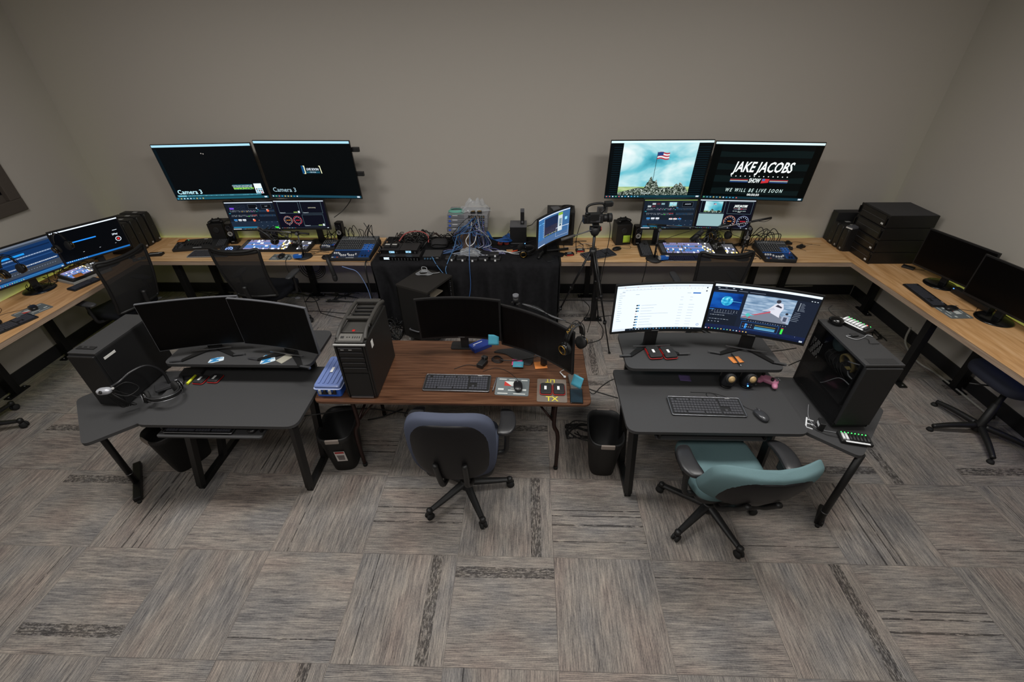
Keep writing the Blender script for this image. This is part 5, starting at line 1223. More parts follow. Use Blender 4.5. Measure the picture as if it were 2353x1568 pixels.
subwoofer('black subwoofer with a green sticky note on its front', (1.065, 4.86, DZ), R(6), .17, .18, .235)
t = thing('sticky_note', 'lime green sticky note on the right subwoofer', 'sticky note', (1.105, 4.763, DZ+.075), R(6)); b = B(); b.sheet(lambda u, v: ((u-.5)*.078, -.001-.006*(1-v)**2, (v-.5)*.08), 2, 4, M('#a9c83a', .8, 0, .05, 30, name='lime_paper'), .0006); b.obj('paper', t)
satellite('small twin-cone speaker right of the subwoofer with green note', (1.225, 4.80, DZ), R(4), .215)
satellite('small twin-cone speaker left of the right audio mixer', (2.40, 4.76, DZ), R(-8), .21)
for (x, y, z, l) in ((-3.55, 4.86, DZ+.236, 'black game controller lying on the left subwoofer'), (1.06, 4.88, DZ+.236, 'black game controller lying on the subwoofer with green note')):
    t = thing('game_controller', l, 'game controller', (x, y, z), R(20))
    b = B(); b.blob((0, 0, .02), (.13, .06, .035), BLK, .6, 22, 10)
    for s in (-1, 1): b.blob((s*.055, -.03, .018), (.04, .08, .03), BLK, .8, 14, 8, rz=s*R(20))
    b.obj('body', t); b = B()
    for s in (-1, 1): b.cyl((s*.03, -.005, .035), (s*.03, -.005, .05), .009, RUB, n=12)
    b.obj('thumbstick', t)
t = thing('small_cabinet_speaker', 'black cube speaker with grey lid at the back of the cloth table', 'speaker', (-.10, 4.87, DZ+.006), R(0)); b = B(); b.box((0, 0, .10), (.185, .2, .2), BLK, bev=.003); b.obj('body', t)
b = B(); b.box((0, 0, .203), (.187, .2, .008), GREY); b.obj('lid', t); b = B(); b.box((-.0, -.102, .012), (.17, .004, .008), GREY); b.obj('trim', t)
b = B(); b.cyl((.075, -.102, .014), (.075, -.106, .014), .006, E('#5a9cff', 6), n=10); b.obj('diode', t)
t = thing('radio_handset', 'black and grey upright handset standing on the cube speaker', 'handset', (-.055, 4.85, DZ+.214), R(0)); b = B(); b.box((0, 0, .085), (.042, .03, .17), BLK, bev=.004); b.box((0, 0, .155), (.043, .031, .035), GREY, bev=.003); b.cyl((0, -.016, .03), (0, -.02, .03), .012, GREY, n=12); b.obj('body', t)
# desktop computer behind the sideways monitor
t = thing('computer_tower', 'black computer tower behind the sideways monitor, back wall', 'computer', (.37, 4.865, DZ+.0), R(-3)); b = B(); b.box((0, 0, .19), (.30, .22, .38), BLK, bev=.004); b.box((.07, -.112, .19), (.10, .004, .33), GLOSS, bev=.002); b.box((-.06, -.111, .25), (.13, .003, .2), BLK2); b.obj('case', t)
b = B(); b.box((0, 0, .382), (.30, .22, .004), BLK2); b.obj('top_panel', t)
t = thing('external_drive', 'grey flat box lying on the tower behind the sideways monitor', 'drive', (.31, 4.84, DZ+.386), R(15)); b = B(); b.box((0, 0, .008), (.09, .10, .016), GREY, bev=.003); b.obj('body', t)
t = thing('cable_coil', 'dark cable coil on the tower behind the sideways monitor', 'cable', (.44, 4.88, DZ+.386)); b = B(); 
for k in range(4): b.tube([(.05*math.cos(a*PI/4)*(1+.1*k), .035*math.sin(a*PI/4)*(1+.12*k), .006+.004*k) for a in range(8)], .003, CABLE, closed=True, n=5, sub=3)
b.obj('coil', t)
# ================================================================ headphones, microphones, camera
GOLD = M('#a8843c', .3, .9, .1, 40, name='gold_ring')
def headphones(label, loc, rot, ring=GOLD, big=1., word=None, spread=.085):
    t = thing('headphones', label, 'headphones', loc); t.rotation_euler = rot
    s_ = big
    def pt(a, k=1): return Vector((math.sin(a)*spread*k, 0, math.cos(a)*.105*k))*s_
    b = B(); b.sheet(lambda u, v: pt(R(-78)+R(156)*u)+Vector((0, (v-.5)*.034*s_, 0)), 20, 3, BLK2, .006*s_); b.obj('headband', t)
    b = B()
    for q in (-1, 1): b.tube([pt(R(-100)+R(200)*k/8, 1.13)+Vector((0, q*.012*s_, 0)) for k in range(9)], .0025*s_, ring if ring is not GOLD else GLOSS, n=6)
    b.obj('bow', t)
    for sx in (-1, 1):
        c = Vector((sx*spread*.98*s_, 0, -.035*s_))
        b = B(); b.lathe([(0, -.018), (.036, -.018), (.043, -.010), (.043, .0), (.036, .006)], RUB, c, 24, axis=(sx, 0, -.12)); b.lathe([(.036, .004), (.040, .010), (.038, .020), (.028, .026), (0, .027)], GLOSS, c, 24, axis=(sx, 0, -.12)); e = b.obj('ear_cup', t)
        b = B(); b.lathe([(.026, .026), (.032, .026), (.032, .029), (.026, .029)], ring, c, 22, axis=(sx, 0, -.12)); b.obj('ring', e)
    if word:
        a_ = R(-38); q_ = pt(a_)+Vector((math.sin(a_), 0, math.cos(a_)))*.0035*s_; b = B(); b.text(word, .03*s_, Matrix.Translation(q_) @ Matrix.Rotation(a_, 4, 'Y'), GOLD); b.flat('lettering', t)
    return t
headphones('black headphones with gold ring hanging on the left edge of the curved left wall monitor', (-4.50, 3.42, 1.10), (0, R(0), R(75)), spread=.06)
headphones('black headphones with gold ring hanging between the two left wall monitors', (-4.46, 3.90, 1.12), (0, 0, R(70)), spread=.05)
headphones('black headphones with gold ring lying on the cloth table by the sideways monitor', (-.02, 4.50, DZ+.055), (R(82), R(0), R(100)))
headphones('black padded headphones hanging on the right corner of the curved monitor, brown table', (.30, 2.325, 1.135), (R(0), R(4), R(38)), word='AKG', spread=.062, big=1.12)
headphones('black and silver headphones lying on the left black desk', (-2.40, 2.16, TZ+.058), (R(80), R(8), R(55)), ring=SILV)
headphones('black headphones with gold ring hanging from the boom over the right video switcher', (2.02, 4.50, 1.00), (R(18), R(4), R(12)))
headphones('black headphones hanging among cables over the left video switcher', (-2.79, 4.50, .96), (R(30), R(10), R(-30)), ring=GREY)
def folded_headset(): 
    t = thing('headset', 'black headset hooked over the front edge of the back desk, left of the large mixer', 'headset', (-2.16, 4.40, DZ)); b = B()
    b.lathe([(.02, 0), (.045, .004), (.052, .016), (.04, .028), (.02, .022)], BLK, (0, 0, .0), 24); b.lathe([(.03, 0), (.045, .004), (.045, .016), (.03, .02)], GLOSS, (.045, .05, 0), 20); b.obj('ear_cup', t)
    b = B(); b.tube([(.02, -.02, .03), (.04, -.07, .04), (.06, -.11, .02), (.08, -.125, -.05), (.09, -.12, -.14)], .018, BLK2, n=10, rr=lambda q: .014+.010*q); b.blob((.09, -.12, -.17), (.05, .05, .09), BLK2, .7, 14, 8); b.obj('arm', t)
folded_headset()
def mic_stand(label, base, h, tip, tail, rz=0, mic=False):
    t = thing('microphone_stand', label, 'microphone stand', base, 0); o = Vector(base)
    b = B(); b.lathe([(0, 0), (.085, 0), (.088, .006), (.08, .018), (.03, .024), (0, .024)], BLK2, n=30); b.obj('base', t)
    b = B(); top = Vector((0, .0, h)); b.cyl((0, 0, .02), top*.55, .010, BLK, n=12); b.cyl(top*.5, top, .0065, GREY, n=10); b.cyl(top*.52+Vector((0, 0, -.02)), top*.52+Vector((0, 0, .02)), .014, BLK, n=12); b.obj('pole', t)
    b = B(); b.box(top, (.03, .03, .045), BLK, bev=.006); b.cyl(top+Vector((0, -.03, 0)), top+Vector((0, .03, 0)), .014, GREY, n=12); b.obj('clutch', t)
    b = B(); b.cyl(Vector(tail)-o, Vector(tip)-o, .006, SILV, n=8); a = (Vector(tail)-o); c = (Vector(tip)-o); b.cyl(a, a+(c-a)*.38, .0105, BLK, n=10); b.obj('boom', t)
    b = B(); P = [a+(c-a)*k/8+Vector((0, -.012*math.sin(k*2.1), -.014-.01*math.sin(k*1.7))) for k in range(9)]; b.tube(P+[top*.6+Vector((.012, -.012, 0)), top*.2+Vector((.02, -.01, 0)), Vector((.03, -.04, .01))], .0028, CABLE, n=5, sub=4); b.obj('cord', t)
    return t
mic_stand('microphone stand with long grey boom over the left video switcher', (-2.42, 4.43, DZ), .27, (-2.78, 4.42, 1.06), (-2.30, 4.44, 1.01))
mic_stand('microphone stand left of the right video switcher, boom pointing right', (1.335, 4.385, DZ), .33, (1.72, 4.46, 1.07), (1.20, 4.36, 1.14))
mic_stand('microphone stand between right video switcher and right mixer', (2.24, 4.42, DZ), .33, (1.95, 4.45, 1.07), (2.45, 4.46, 1.17))
for (x, y, l) in ((-2.45, 4.36, 'blue power adapter tag at the foot of the left microphone stand'), (1.42, 4.335, 'blue box connector at the foot of the microphone stand by the right switcher')):
    t = thing('blue_adapter', l, 'adapter', (x, y, DZ+.025), R(10)); b = B(); b.box((0, 0, .018), (.085, .045, .036), M('#2562b8', .4, 0, .08, 40, name='blue_plastic'), bev=.006); b.box((-.05, 0, .02), (.018, .036, .034), LGREY, bev=.003); b.box((.03, .0, .0365), (.03, .03, .001), WHT); b.obj('body', t)
t = thing('studio_microphone', 'large black studio microphone tilted over the right video switcher', 'microphone', (1.755, 4.46, .985)); d = Vector((.09, .0, .095)).normalized(); b = B(); b.cyl(-d*.075, d*.045, .027, BLK2, n=20); b.cyl(d*.03, d*.075, .026, M('#2a2a2c', .5, .3, .4, 300, .5, name='mic_grille'), r1=.02, n=20); b.cyl(-d*.095, -d*.075, .012, GREY, n=14); b.obj('body', t)
b = B(); b.tube([(-.06, -.01, -.03), (-.03, -.03, .03), (.03, -.03, .0), (.0, -.03, -.05), (-.04, -.03, -.03)], .003, BLK, n=6); b.obj('shock_mount', t)
t = thing('microphone', 'dark microphone bundle at the end of the left boom', 'microphone', (-2.80, 4.47, 1.02)); b = B(); b.cyl((-.04, 0, .03), (.05, 0, -.06), .024, BLK2, n=18); b.cyl((-.055, 0, .045), (-.04, 0, .03), .018, GREY, n=18); b.obj('body', t)
# camera on tripod
HX, HY = .64, 4.08
t = thing('tripod', 'tall black camera tripod standing in front of the back desk', 'tripod', (HX, HY, 0))
for px, py in ((.215, -.35), (-.40, .04), (.19, .36)):
    b = B(); top = Vector((px*.06, py*.06, .97)); ft = Vector((px, py, .0)); m1 = top.lerp(ft, .42); m2 = top.lerp(ft, .68)
    off = Vector((-py, px, 0)).normalized()*.012
    for s in (-1, 1): b.cyl(top+off*s, m1+off*s, .0085, BLK, n=10)
    b.cyl(top.lerp(ft, .2), m2, .0085, STEELB, n=10); b.cyl(top.lerp(ft, .3), ft, .0065, BLK, n=10)
    for m in (m1, m2): b.cyl(m+Vector((0, 0, .015)), m-Vector((0, 0, .015)), .018, BLK, n=10)
    b.cyl(ft, ft+Vector((0, 0, .012)), .013, RUB, n=10); b.obj('leg', t)
b = B(); b.cyl((0, 0, .93), (0, 0, 1.0), .035, BLK, n=20); b.cyl((0, 0, .72), (0, 0, 1.16), .014, BLK, n=14); b.obj('center_column', t)
b = B(); b.lathe([(0, 0), (.03, 0), (.045, .03), (.045, .06), (.03, .085), (0, .085)], BLK2, (0, 0, 1.14), 20); b.cyl((-.05, 0, 1.20), (.05, 0, 1.20), .028, BLK, n=18); b.cyl((.05, -.0, 1.2), (.058, 0, 1.2), .02, RED, n=16); b.box((0, 0, 1.245), (.06, .1, .02), BLK, bev=.004); b.obj('fluid_head', t)
b = B(); b.cyl((-.02, -.02, 1.20), (-.20, -.06, 1.155), .006, GREY, n=10); b.cyl((-.19, -.058, 1.157), (-.32, -.088, 1.125), .0135, M('#4a4846', .6, 0, .1, 60, name='grip_foam'), n=12); b.obj('pan_handle', t)
for k in range(3):
    pass
t = thing('video_camera', 'black video camera with carrying handle on the tripod', 'video camera', (HX+.01, HY, 1.257), R(8))
b = B(); b.box((-.03, 0, .05), (.16, .09, .085), BLK2, bev=.012); b.box((-.115, 0, .04), (.04, .075, .065), BLK, bev=.008); b.box((-.03, -.048, .05), (.09, .01, .05), GREY, bev=.003); b.obj('body', t)
b = B(); b.cyl((.05, 0, .045), (.10, 0, .045), .036, BLK, n=24); b.cyl((.10, 0, .045), (.135, 0, .045), .042, BLK2, n=24); b.cyl((.134, 0, .045), (.137, 0, .045), .034, GLOSS, n=24); b.obj('lens', t)
b = B(); b.tube([(-.10, 0, .09), (-.105, 0, .15), (-.06, 0, .178), (.04, 0, .18), (.06, 0, .13), (.03, 0, .095)], .011, BLK, n=10); b.box((.09, 0, .175), (.07, .05, .045), BLK, bev=.008); b.box((.125, .0, .178), (.012, .06, .035), BLK2, bev=.004); b.obj('top_handle', t)
b = B(); b.box((-.05, -.085, .085), (.085, .012, .06), BLK, bev=.004); b.cyl((-.09, -.05, .11), (-.13, -.06, .115), .012, BLK, n=12); b.obj('viewfinder', t)
b = B(); b.tube([(.12, 0, .02), (.13, -.03, -.1), (.10, -.05, -.4), (.06, -.06, -.8), (.0, -.05, -1.2)], .0035, CABLE); b.tube([(-.12, 0, .05), (-.16, -.03, .02), (-.19, -.02, -.15), (-.17, .0, -.3)], .0035, CABLE); b.obj('cords', t)

# ================================================================ gear on the cloth table
CZ = DZ+.008
def receiver(label, x, y, z, rz, w, d, h, screens, dots):
    t = thing('rack_receiver', label, 'rack unit', (x, y, z), rz)
    b = B(); b.box((0, 0, h/2), (w, d, h), M('#242325', .6, 0, .15, 90, .1, name='rack_case'), bev=.002); b.obj('case', t)
    b = B(); b.box((0, -d/2-.004, h/2), (w+.01, .008, h*.98), GLOSS, bev=.001)
    for k in range(dots): b.cyl((-w/2+.1+(w-.12)*k/max(1, dots-1), -d/2-.008, h*.5), (-w/2+.1+(w-.12)*k/max(1, dots-1), -d/2-.011, h*.5), .005, GREY, n=8); b.box((-w/2+.1+(w-.12)*k/max(1, dots-1), -d/2-.0085, h*.2), (.005, .001, .003), LGREY)
    b.obj('front_panel', t)
    for sx, c in screens: b = B(); b.box((sx*w, -d/2-.0085, h*.52), (.058, .002, h*.55), E(c, 1.1)); b.obj('display', t)
    return t
receiver('black rack unit with one white display, bottom of the stack on the cloth table', -1.345, 4.435, CZ, R(-1), .42, .20, .044, ((-.33, '#dff0ff'),), 10)
receiver('black rack unit with blue display, upper left on the rack stack', -1.46, 4.50, CZ+.045, R(-1), .19, .19, .040, ((.12, '#9cd0ee'),), 2)
receiver('black rack unit with blue display, upper right on the rack stack', -1.265, 4.505, CZ+.045, R(-1), .19, .19, .040, ((.02, '#9cd0ee'),), 2)
for k, x in enumerate((-1.50, -1.425)):
    t = thing('wireless_pack', 'small black box with white label on the rack stack, '+('left one' if k == 0 else 'right one'), 'transmitter', (x, 4.50, CZ+.087), R(-4)); b = B(); b.box((0, 0, .012), (.07, .085, .024), BLK2, bev=.005); b.box((0, -.005, .0245), (.05, .022, .001), WHT); b.obj('body', t)
for k, (p, q) in enumerate((((-1.56, 4.50, .80), (-1.70, 4.46, 1.12)), ((-1.15, 4.48, .80), (-.98, 4.46, 1.03)))):
    t = thing('antenna', 'thin black antenna leaning '+('left' if k == 0 else 'right')+' from the rack stack', 'antenna'); b = B(); p, q = Vector(p), Vector(q); b.cyl(p, p.lerp(q, .5), .0075, BLK, n=10); b.cyl(p.lerp(q, .5), q, .004, BLK, n=8); b.obj('rod', t)
t = thing('audio_interface', 'dark grey interface box with blue-lit knobs on its front, cloth table', 'audio interface', (-1.005, 4.42, CZ), R(-1)); b = B(); b.box((0, 0, .023), (.19, .17, .046), M('#323233', .6, 0, .15, 120, .1, name='interface_grey'), bev=.003); b.obj('case', t)
b = B(); b.box((0, -.087, .022), (.188, .006, .042), BLK)
for k in range(4): b.cyl((-.07+.03*k, -.09, .022), (-.07+.03*k, -.10, .022), .008, E('#3c6a8a', .5), n=10); b.cyl((-.07+.03*k, -.10, .022), (-.07+.03*k, -.103, .022), .005, GREY, n=8)
b.box((.06, -.091, .03), (.03, .002, .006), LGREY); b.obj('front_panel', t)
t = thing('padded_pouch', 'soft grey black pouch behind the interface box', 'pouch', (-.98, 4.70, CZ), R(8)); b = B(); b.blob((0, 0, .04), (.19, .16, .08), M('#29282a', .9, 0, .2, 200, .4, name='pouch_cloth'), .6, 24, 12); b.tube([(-.08, -.07, .05), (-.03, -.09, .07), (.05, -.09, .06), (.08, -.06, .04)], .004, CABLE); b.obj('body', t)
# grey network switches on a carton
t = thing('carton', 'brown cardboard carton under the grey network switches', 'box', (-.645, 4.74, CZ), R(6)); b = B(); b.box((0, 0, .11), (.27, .27, .22), M('#6d5848', .85, 0, .15, 20, .1, name='cardboard'), bev=.003); b.box((0, -.136, .11), (.03, .001, .21), M('#8b7a66', .5, name='packing_tape')); b.obj('body', t)
SWG = M('#8c8d92', .4, .3, .06, 60, name='switch_grey')
for k in range(4):
    t = thing('network_switch', 'grey network switch with blue logo in the stack on the carton, '+['bottom', 'second', 'third', 'top'][k], 'network switch', (-.645+.006*k, 4.70+.004*k, CZ+.222+.046*k), R(2-1.5*k), 'grey network switches stacked on the carton')
    b = B(); b.box((0, 0, .022), (.43, .25, .043), SWG if k else GREY, bev=.002); b.obj('case', t)
    b = B(); b.box((-.12, -.1262, .022), (.17, .002, .036), M('#6f7176', .4, .2, .06, 60, name='panel_grey')); b.box((-.185, -.1275, .022), (.022, .002, .018), M('#2b50b8', .4, name='logo_blue')); b.box((-.13, -.1275, .034), (.055, .002, .006), KW)
    for i in range(8): b.box((.02+.022*i, -.1262, .013), (.016, .003, .012), BLK); b.box((.02+.022*i, -.1262, .030), (.016, .003, .012), BLK); b.box((.02+.022*i, -.128, .022), (.003, .001, .002), E('#ffb050' if i % 3 else '#80e060', 1.5))
    b.obj('front_panel', t)
AQ = M('#6aa898', .5, 0, .1, 30, name='aqua_fibre')
t = thing('fibre_cable', 'coiled aqua fibre cable on top of the grey network switches', 'cable', (-.76, 4.69, CZ+.406)); b = B()
for k in range(7): b.tube([((.085-.004*k)*math.cos(a*PI/5), (.055-.003*k)*math.sin(a*PI/5), .003+.003*k) for a in range(10)], .0024, AQ, closed=True, n=5, sub=3)
b.tube([(.08, 0, .02), (.09, -.06, .01), (.03, -.11, .004), (-.06, -.09, .003)], .0024, AQ); b.obj('coil', t)
def plastic(): 
    m = M('#c8ccd0', .12, 0, .03, 20, .3, name='clear_film'); m.node_tree.nodes['Principled BSDF'].inputs['Alpha'].default_value = .35; return m
t = thing('antistatic_bag', 'crumpled clear plastic bag on top of the grey network switches', 'plastic bag', (-.56, 4.74, CZ+.408), R(15))
def crump(seed, w, d, h, k=1.):
    def fn(u, v):
        x, y = (u-.5), (v-.5); e = max(0, 1-(2*abs(x))**2.4)*max(0, 1-(2*abs(y))**2.4)
        n = noise.noise(Vector((x*5+seed, y*5, seed)))
        return (x*w*(1+.2*n), y*d*(1+.2*n), .004+h*(e*(.75+.8*n))+abs(n)*.012*k)
    return fn
b = B(); b.sheet(crump(3, .28, .2, .12), 22, 18, plastic(), smooth=False); b.obj('film', t)
t = thing('plastic_sleeve', 'clear plastic sleeve lying in front of the carton', 'plastic bag', (-.62, 4.50, CZ), R(-8)); b = B(); b.sheet(crump(8, .24, .17, .06), 18, 14, plastic(), smooth=False); b.obj('film', t)
for k, x in enumerate((-.575, -.505)):
    t = thing('transceiver_module', 'small black module with brass top on the network switches, '+['left', 'right'][k], 'electronic module', (x, 4.63, CZ+.407), R(5)); b = B(); b.box((0, 0, .01), (.05, .035, .02), BLK, bev=.002); b.box((0, 0, .022), (.035, .022, .004), GOLD); b.obj('body', t)
# cable trees
def wires(name, label, cat, paths, r, ms, n=5, grp=None):
    b = B(); rnd = random.Random(len(paths)*7)
    for P in paths: b.tube(P, r*(.8+.4*rnd.random()), ms[rnd.randrange(len(ms))], n=n)
    o = b.obj(name); tag(o, label, cat, grp); o['kind'] = 'stuff'; return o
rnd = random.Random(11); PUR = M('#6a6aa0', .5, 0, .1, 30, name='violet_cable'); BL2 = M('#44709e', .5, 0, .1, 30, name='light_blue_cable'); PAL = M('#a6aab8', .5, 0, .1, 30, name='pale_cable')
paths = []
for k in range(46):
    x0 = -.62+.17*rnd.random(); z0 = CZ+.24+.17*rnd.random(); side = rnd.choice((-1, 1)); x1 = -.70+rnd.random()*.22 if rnd.random() < .5 else (-.80+rnd.random()*.08 if side < 0 else -.48+.06*rnd.random())
    yf = 4.56-.03*rnd.random(); p = [(x0, 4.575, z0), (x0+.3*(x1-x0), yf-.05, z0-.01-.05*rnd.random()), (x0+.7*(x1-x0), yf-.06, z0*.5+.45+.05*rnd.random()), (x1, yf-.02, .92+.06*rnd.random()), (x1+.03*rnd.random(), yf+.03, .84), (x1+.12*(rnd.random()-.5), yf+.02, CZ+.02+.03*rnd.random())]
    if rnd.random() < .35: p += [(x1+.1*side, 4.50+.1*rnd.random(), CZ+.012), (x1+.2*side, 4.48, CZ+.01)]
    paths.append(p)
wires('cable_tree', 'thick tangle of blue and violet network cables hanging from the grey switches', 'cables', paths, .0034, [BLUEC, BL2, BLUEC, PUR, M('#4a5a78', .5, name='steel_blue_cable'), PAL, CABLE, GREY])
paths = []
for k in range(14):
    a = rnd.random(); paths.append([(-.50, 4.58, 1.05+.05*a), (-.42, 4.60, .98-.05*a), (-.36-.02*a, 4.65, .86), (-.28+.05*a, 4.70, .81+.05*rnd.random()), (-.22+.06*a, 4.78, .80+.03*rnd.random()), (-.30+.1*a, 4.86, .80+.06*a), (-.16+.04*a, 4.84, .79)])
wires('cable_bundle', 'bright blue cable bundle running right from the network switches', 'cables', paths, .0034, [BLUEC, M('#1f5fb4', .5, 0, .1, 30, name='bright_blue_cable'), BLUEC])
b = B(); b.tube([(-.50, 4.56, 1.06), (-.53, 4.50, 1.0), (-.56, 4.48, .90), (-.62, 4.47, .86), (-.65, 4.48, .92), (-.60, 4.50, 1.0), (-.585, 4.55, 1.1)], .005, KW, n=8); tag(b.obj('white_cable'), 'single white cable looping in front of the blue cable tangle', 'cable')
b = B(); b.tube([(-.60, 4.55, 1.05), (-.60, 4.42, .95), (-.60, 4.30, .82), (-.598, 4.245, .72), (-.60, 4.23, .5), (-.64, 4.22, .3), (-.68, 4.20, .12), (-.70, 4.15, .01)], .0042, BLUEC, n=6); tag(b.obj('network_cable'), 'blue cable falling straight down the front of the black cloth', 'cable')
b = B(); b.tube([(-.72, 4.55, 1.05), (-.78, 4.45, .85), (-.82, 4.30, .78), (-.85, 4.235, .70), (-.84, 4.22, .62), (-.93, 4.25, .72), (-1.0, 4.33, .80)], .0042, BL2, n=6); tag(b.obj('network_cable'), 'light blue cable bent in a V over the cloth edge beside the interface box', 'cable')
paths = [[(-.87+.3*rnd.random(), 4.42+.1*rnd.random(), CZ+.01), (-.8+.3*rnd.random(), 4.36+.1*rnd.random(), CZ+.03), (-.7+.3*rnd.random(), 4.4, CZ+.012), (-.45, 4.42+.06*rnd.random(), CZ+.02)] for k in range(5)]
wires('cable_loops', 'thin pale cables looping at the front of the cloth table', 'cables', paths, .0026, [PAL, LCABLE, CABLE])
# row of small black converter boxes with white tags
cb = None
for k, (x, y, z, a) in enumerate(((-.81, 4.36, 0, -3), (-.69, 4.35, 0, 4), (-.57, 4.34, 0, -2), (-.46, 4.36, 0, 3), (-.35, 4.40, .028, 5), (-.33, 4.35, 0, -4), (-.45, 4.47, .0, 2))):
    t = thing('converter_box', 'small black converter box with white tag, front of cloth table, '+['leftmost', 'second from left', 'below the cable loops', 'fourth from left', 'stacked on another', 'rightmost lower one', 'behind the fourth'][k], 'converter', (x, y, CZ+z), R(a), 'converter boxes along the front of the cloth table')
    b = B(); b.prism(rect(.105, .085), 0, .026, M('#1d1d1e', .5, 0, .2, 90, .1, name='converter_black'), .012, .003); b.obj('case', t)
    b = B(); b.box((.02-.01*(k % 3), -.046, .012), (.018, .004, .020), KW, rz=R(10*(k % 3)-10), bev=.001); b.obj('tag', t)
def jumble(name, label, c, w, d, h, n, r, ms, seed, L_=.25):
    rnd = random.Random(seed); P = []
    for k in range(n):
        x, y = (rnd.random()-.5)*w, (rnd.random()-.5)*d; a = rnd.random()*2*PI; p = []
        for j in range(6):
            p.append((c[0]+max(-w/2, min(w/2, x)), c[1]+max(-d/2, min(d/2, y)), c[2]+r+rnd.random()*h*(1-abs(2*x/w)*.5 if abs(x) < w/2 else .4))); a += (rnd.random()-.5)*2.4; x += math.cos(a)*L_/4; y += math.sin(a)*L_/4
        P.append(p)
    return wires(name, label, 'cables', P, r, ms)
jumble('cable_heap', 'heap of black cables and belt packs behind the rack units on the cloth table', (-1.28, 4.78, CZ), .52, .30, .13, 46, .005, [CABLE, CABLE, BLK2, M('#3a2a24', .6, name='brown_cable'), CABLE], 3)
jumble('cable_heap', 'black cables heaped between the pouch and the carton', (-.90, 4.82, CZ), .22, .2, .10, 14, .005, [CABLE, BLK2], 5)
jumble('connector_heap', 'small silver and brown connectors scattered beside the large audio mixer', (-1.59, 4.66, DZ), .12, .3, .03, 18, .006, [M('#8a6c50', .5, name='tan_connector'), SILV, CABLE], 8, .08)
b = B(); b.tube([(-1.39, 4.56, .88), (-1.33, 4.66, .93), (-1.2, 4.72, .93), (-1.1, 4.68, .9), (-1.08, 4.6, .85)], .006, M('#a04a48', .5, 0, .1, 30, name='red_cable'), n=8); tag(b.obj('red_cable'), 'short dull red cable arching over the black cable heap', 'cable')
# red boxes, paper, orange tie
for k, (x, y, l) in enumerate(((-.30, 4.78, 'red and black round drive case left of the cube speaker'), (-.235, 4.79, 'second red and black drive case beside the cube speaker'))):
    t = thing('drive_case', l, 'drive', (x, y, CZ), R(20*k-10)); b = B(); b.prism(rect(.055, .09), 0, .022, M('#a04034', .4, 0, .1, 40, name='dull_red'), .02, .004); b.box((0, -.01, .023), (.03, .03, .002), BLK); b.obj('body', t)
t = thing('paper_note', 'small brown card lying near the headphones on the cloth table', 'card', (-.19, 4.58, CZ), R(6)); b = B(); b.box((0, 0, .001), (.07, .075, .002), M('#b48a5c', .8, 0, .06, 30, name='kraft_card')); b.obj('card', t)
t = thing('cable_tie', 'bright orange strap around white cables on the cloth table', 'strap', (-.135, 4.545, CZ), R(35)); b = B(); b.tube([(-.05, -.01, .004), (-.02, .005, .014), (.02, -.004, .016), (.06, .01, .008)], .007, M('#d04a28', .5, 0, .08, 30, name='orange_strap'), n=8); b.obj('strap', t)
b = B(); b.tube([(-.40, 4.56, CZ+.006), (-.3, 4.54, CZ+.01), (-.2, 4.52, CZ+.012), (-.12, 4.50, CZ+.02), (-.04, 4.56, CZ+.01), (0, 4.54, CZ+.006)], .0035, KW, n=6); b.tube([(-.42, 4.52, CZ+.006), (-.28, 4.56, CZ+.014), (-.16, 4.49, CZ+.01), (-.06, 4.48, CZ+.008)], .0035, KW, n=6); tag(b.obj('white_cables'), 'white cables lying across the right half of the cloth table', 'cables')
# arm of the sideways monitor stand and two memory holders
for k, (x, y, a) in enumerate(((.455, 4.50, 12), (.58, 4.60, 2))):
    t = thing('drive_case', 'red and black drive with white label on the back desk, '+('front one near the cloth' if k == 0 else 'rear one near the tripod'), 'drive', (x, y, DZ), R(a)); b = B(); b.prism(rect(.10, .065), 0, .02, BLK, .02, .003); b.obj('body', t); b = B(); b.box((0, -.034, .010), (.07, .003, .012), RED); b.box((0, 0, .0205), (.045, .012, .001), KW); b.obj('label', t)
t = thing('angled_stand', 'black angled leg of the sideways monitor lying across the cloth edge', 'stand', (.25, 4.52, CZ)); b = B(); b.tube([(-.13, -.15, .008), (-.07, .0, .02), (.02, .03, .022), (.2, .09, .016)], .013, BLK, n=10, sub=3); b.obj('leg', t)
# rolling rack case under the table front
t = thing('rolling_rack', 'black carpeted rack case on casters in front of the black cloth', 'rack case', (-1.035, 4.02, 0), R(-26.5))
CP = M('#1f1e1d', .9, 0, .2, 300, .3, name='carpet_black', spec=.1); w_, d_, z0, z1 = .39, .42, .085, .69
b = B(); b.box((0, 0, z1-.01), (w_, d_, .02), M('#2c2a28', .9, 0, .15, 300, .3, name='lid_carpet', spec=.1)); b.box((0, 0, z0+.01), (w_, d_, .02), CP)
b.box((0, -d_/2+.009, (z0+z1)/2), (w_, .018, z1-z0-.04), CP); b.box((0, d_/2-.009, (z0+z1)/2), (w_, .018, z1-z0-.04), CP); b.box((-w_/2+.009, 0, (z0+z1)/2), (.018, d_, z1-z0-.04), CP)
b.obj('case', t)
b = B()
for s in (-1, 1):
    b.box((w_/2-.02, s*(d_/2-.035), (z0+z1)/2), (.02, .03, z1-z0-.05), STEELB)
    for k in range(24): b.box((w_/2-.008, s*(d_/2-.035), z0+.05+.022*k), (.004, .008, .010), SILV if k % 2 else GREY)
b.obj('rack_rail', t)
b = B(); b.box((.02, -.03, z1-.14), (.24, .26, .012), M('#8a8172', .7, 0, .1, 30, name='tan_paper')); b.obj('shelf_paper', t)
b = B(); b.tube([(-.09, -d_/2-.003, .2), (-.08, -d_/2-.02, .2), (.02, -d_/2-.02, .2), (.03, -d_/2-.003, .2)], .007, GREY, n=8, sub=3); b.obj('handle', t)
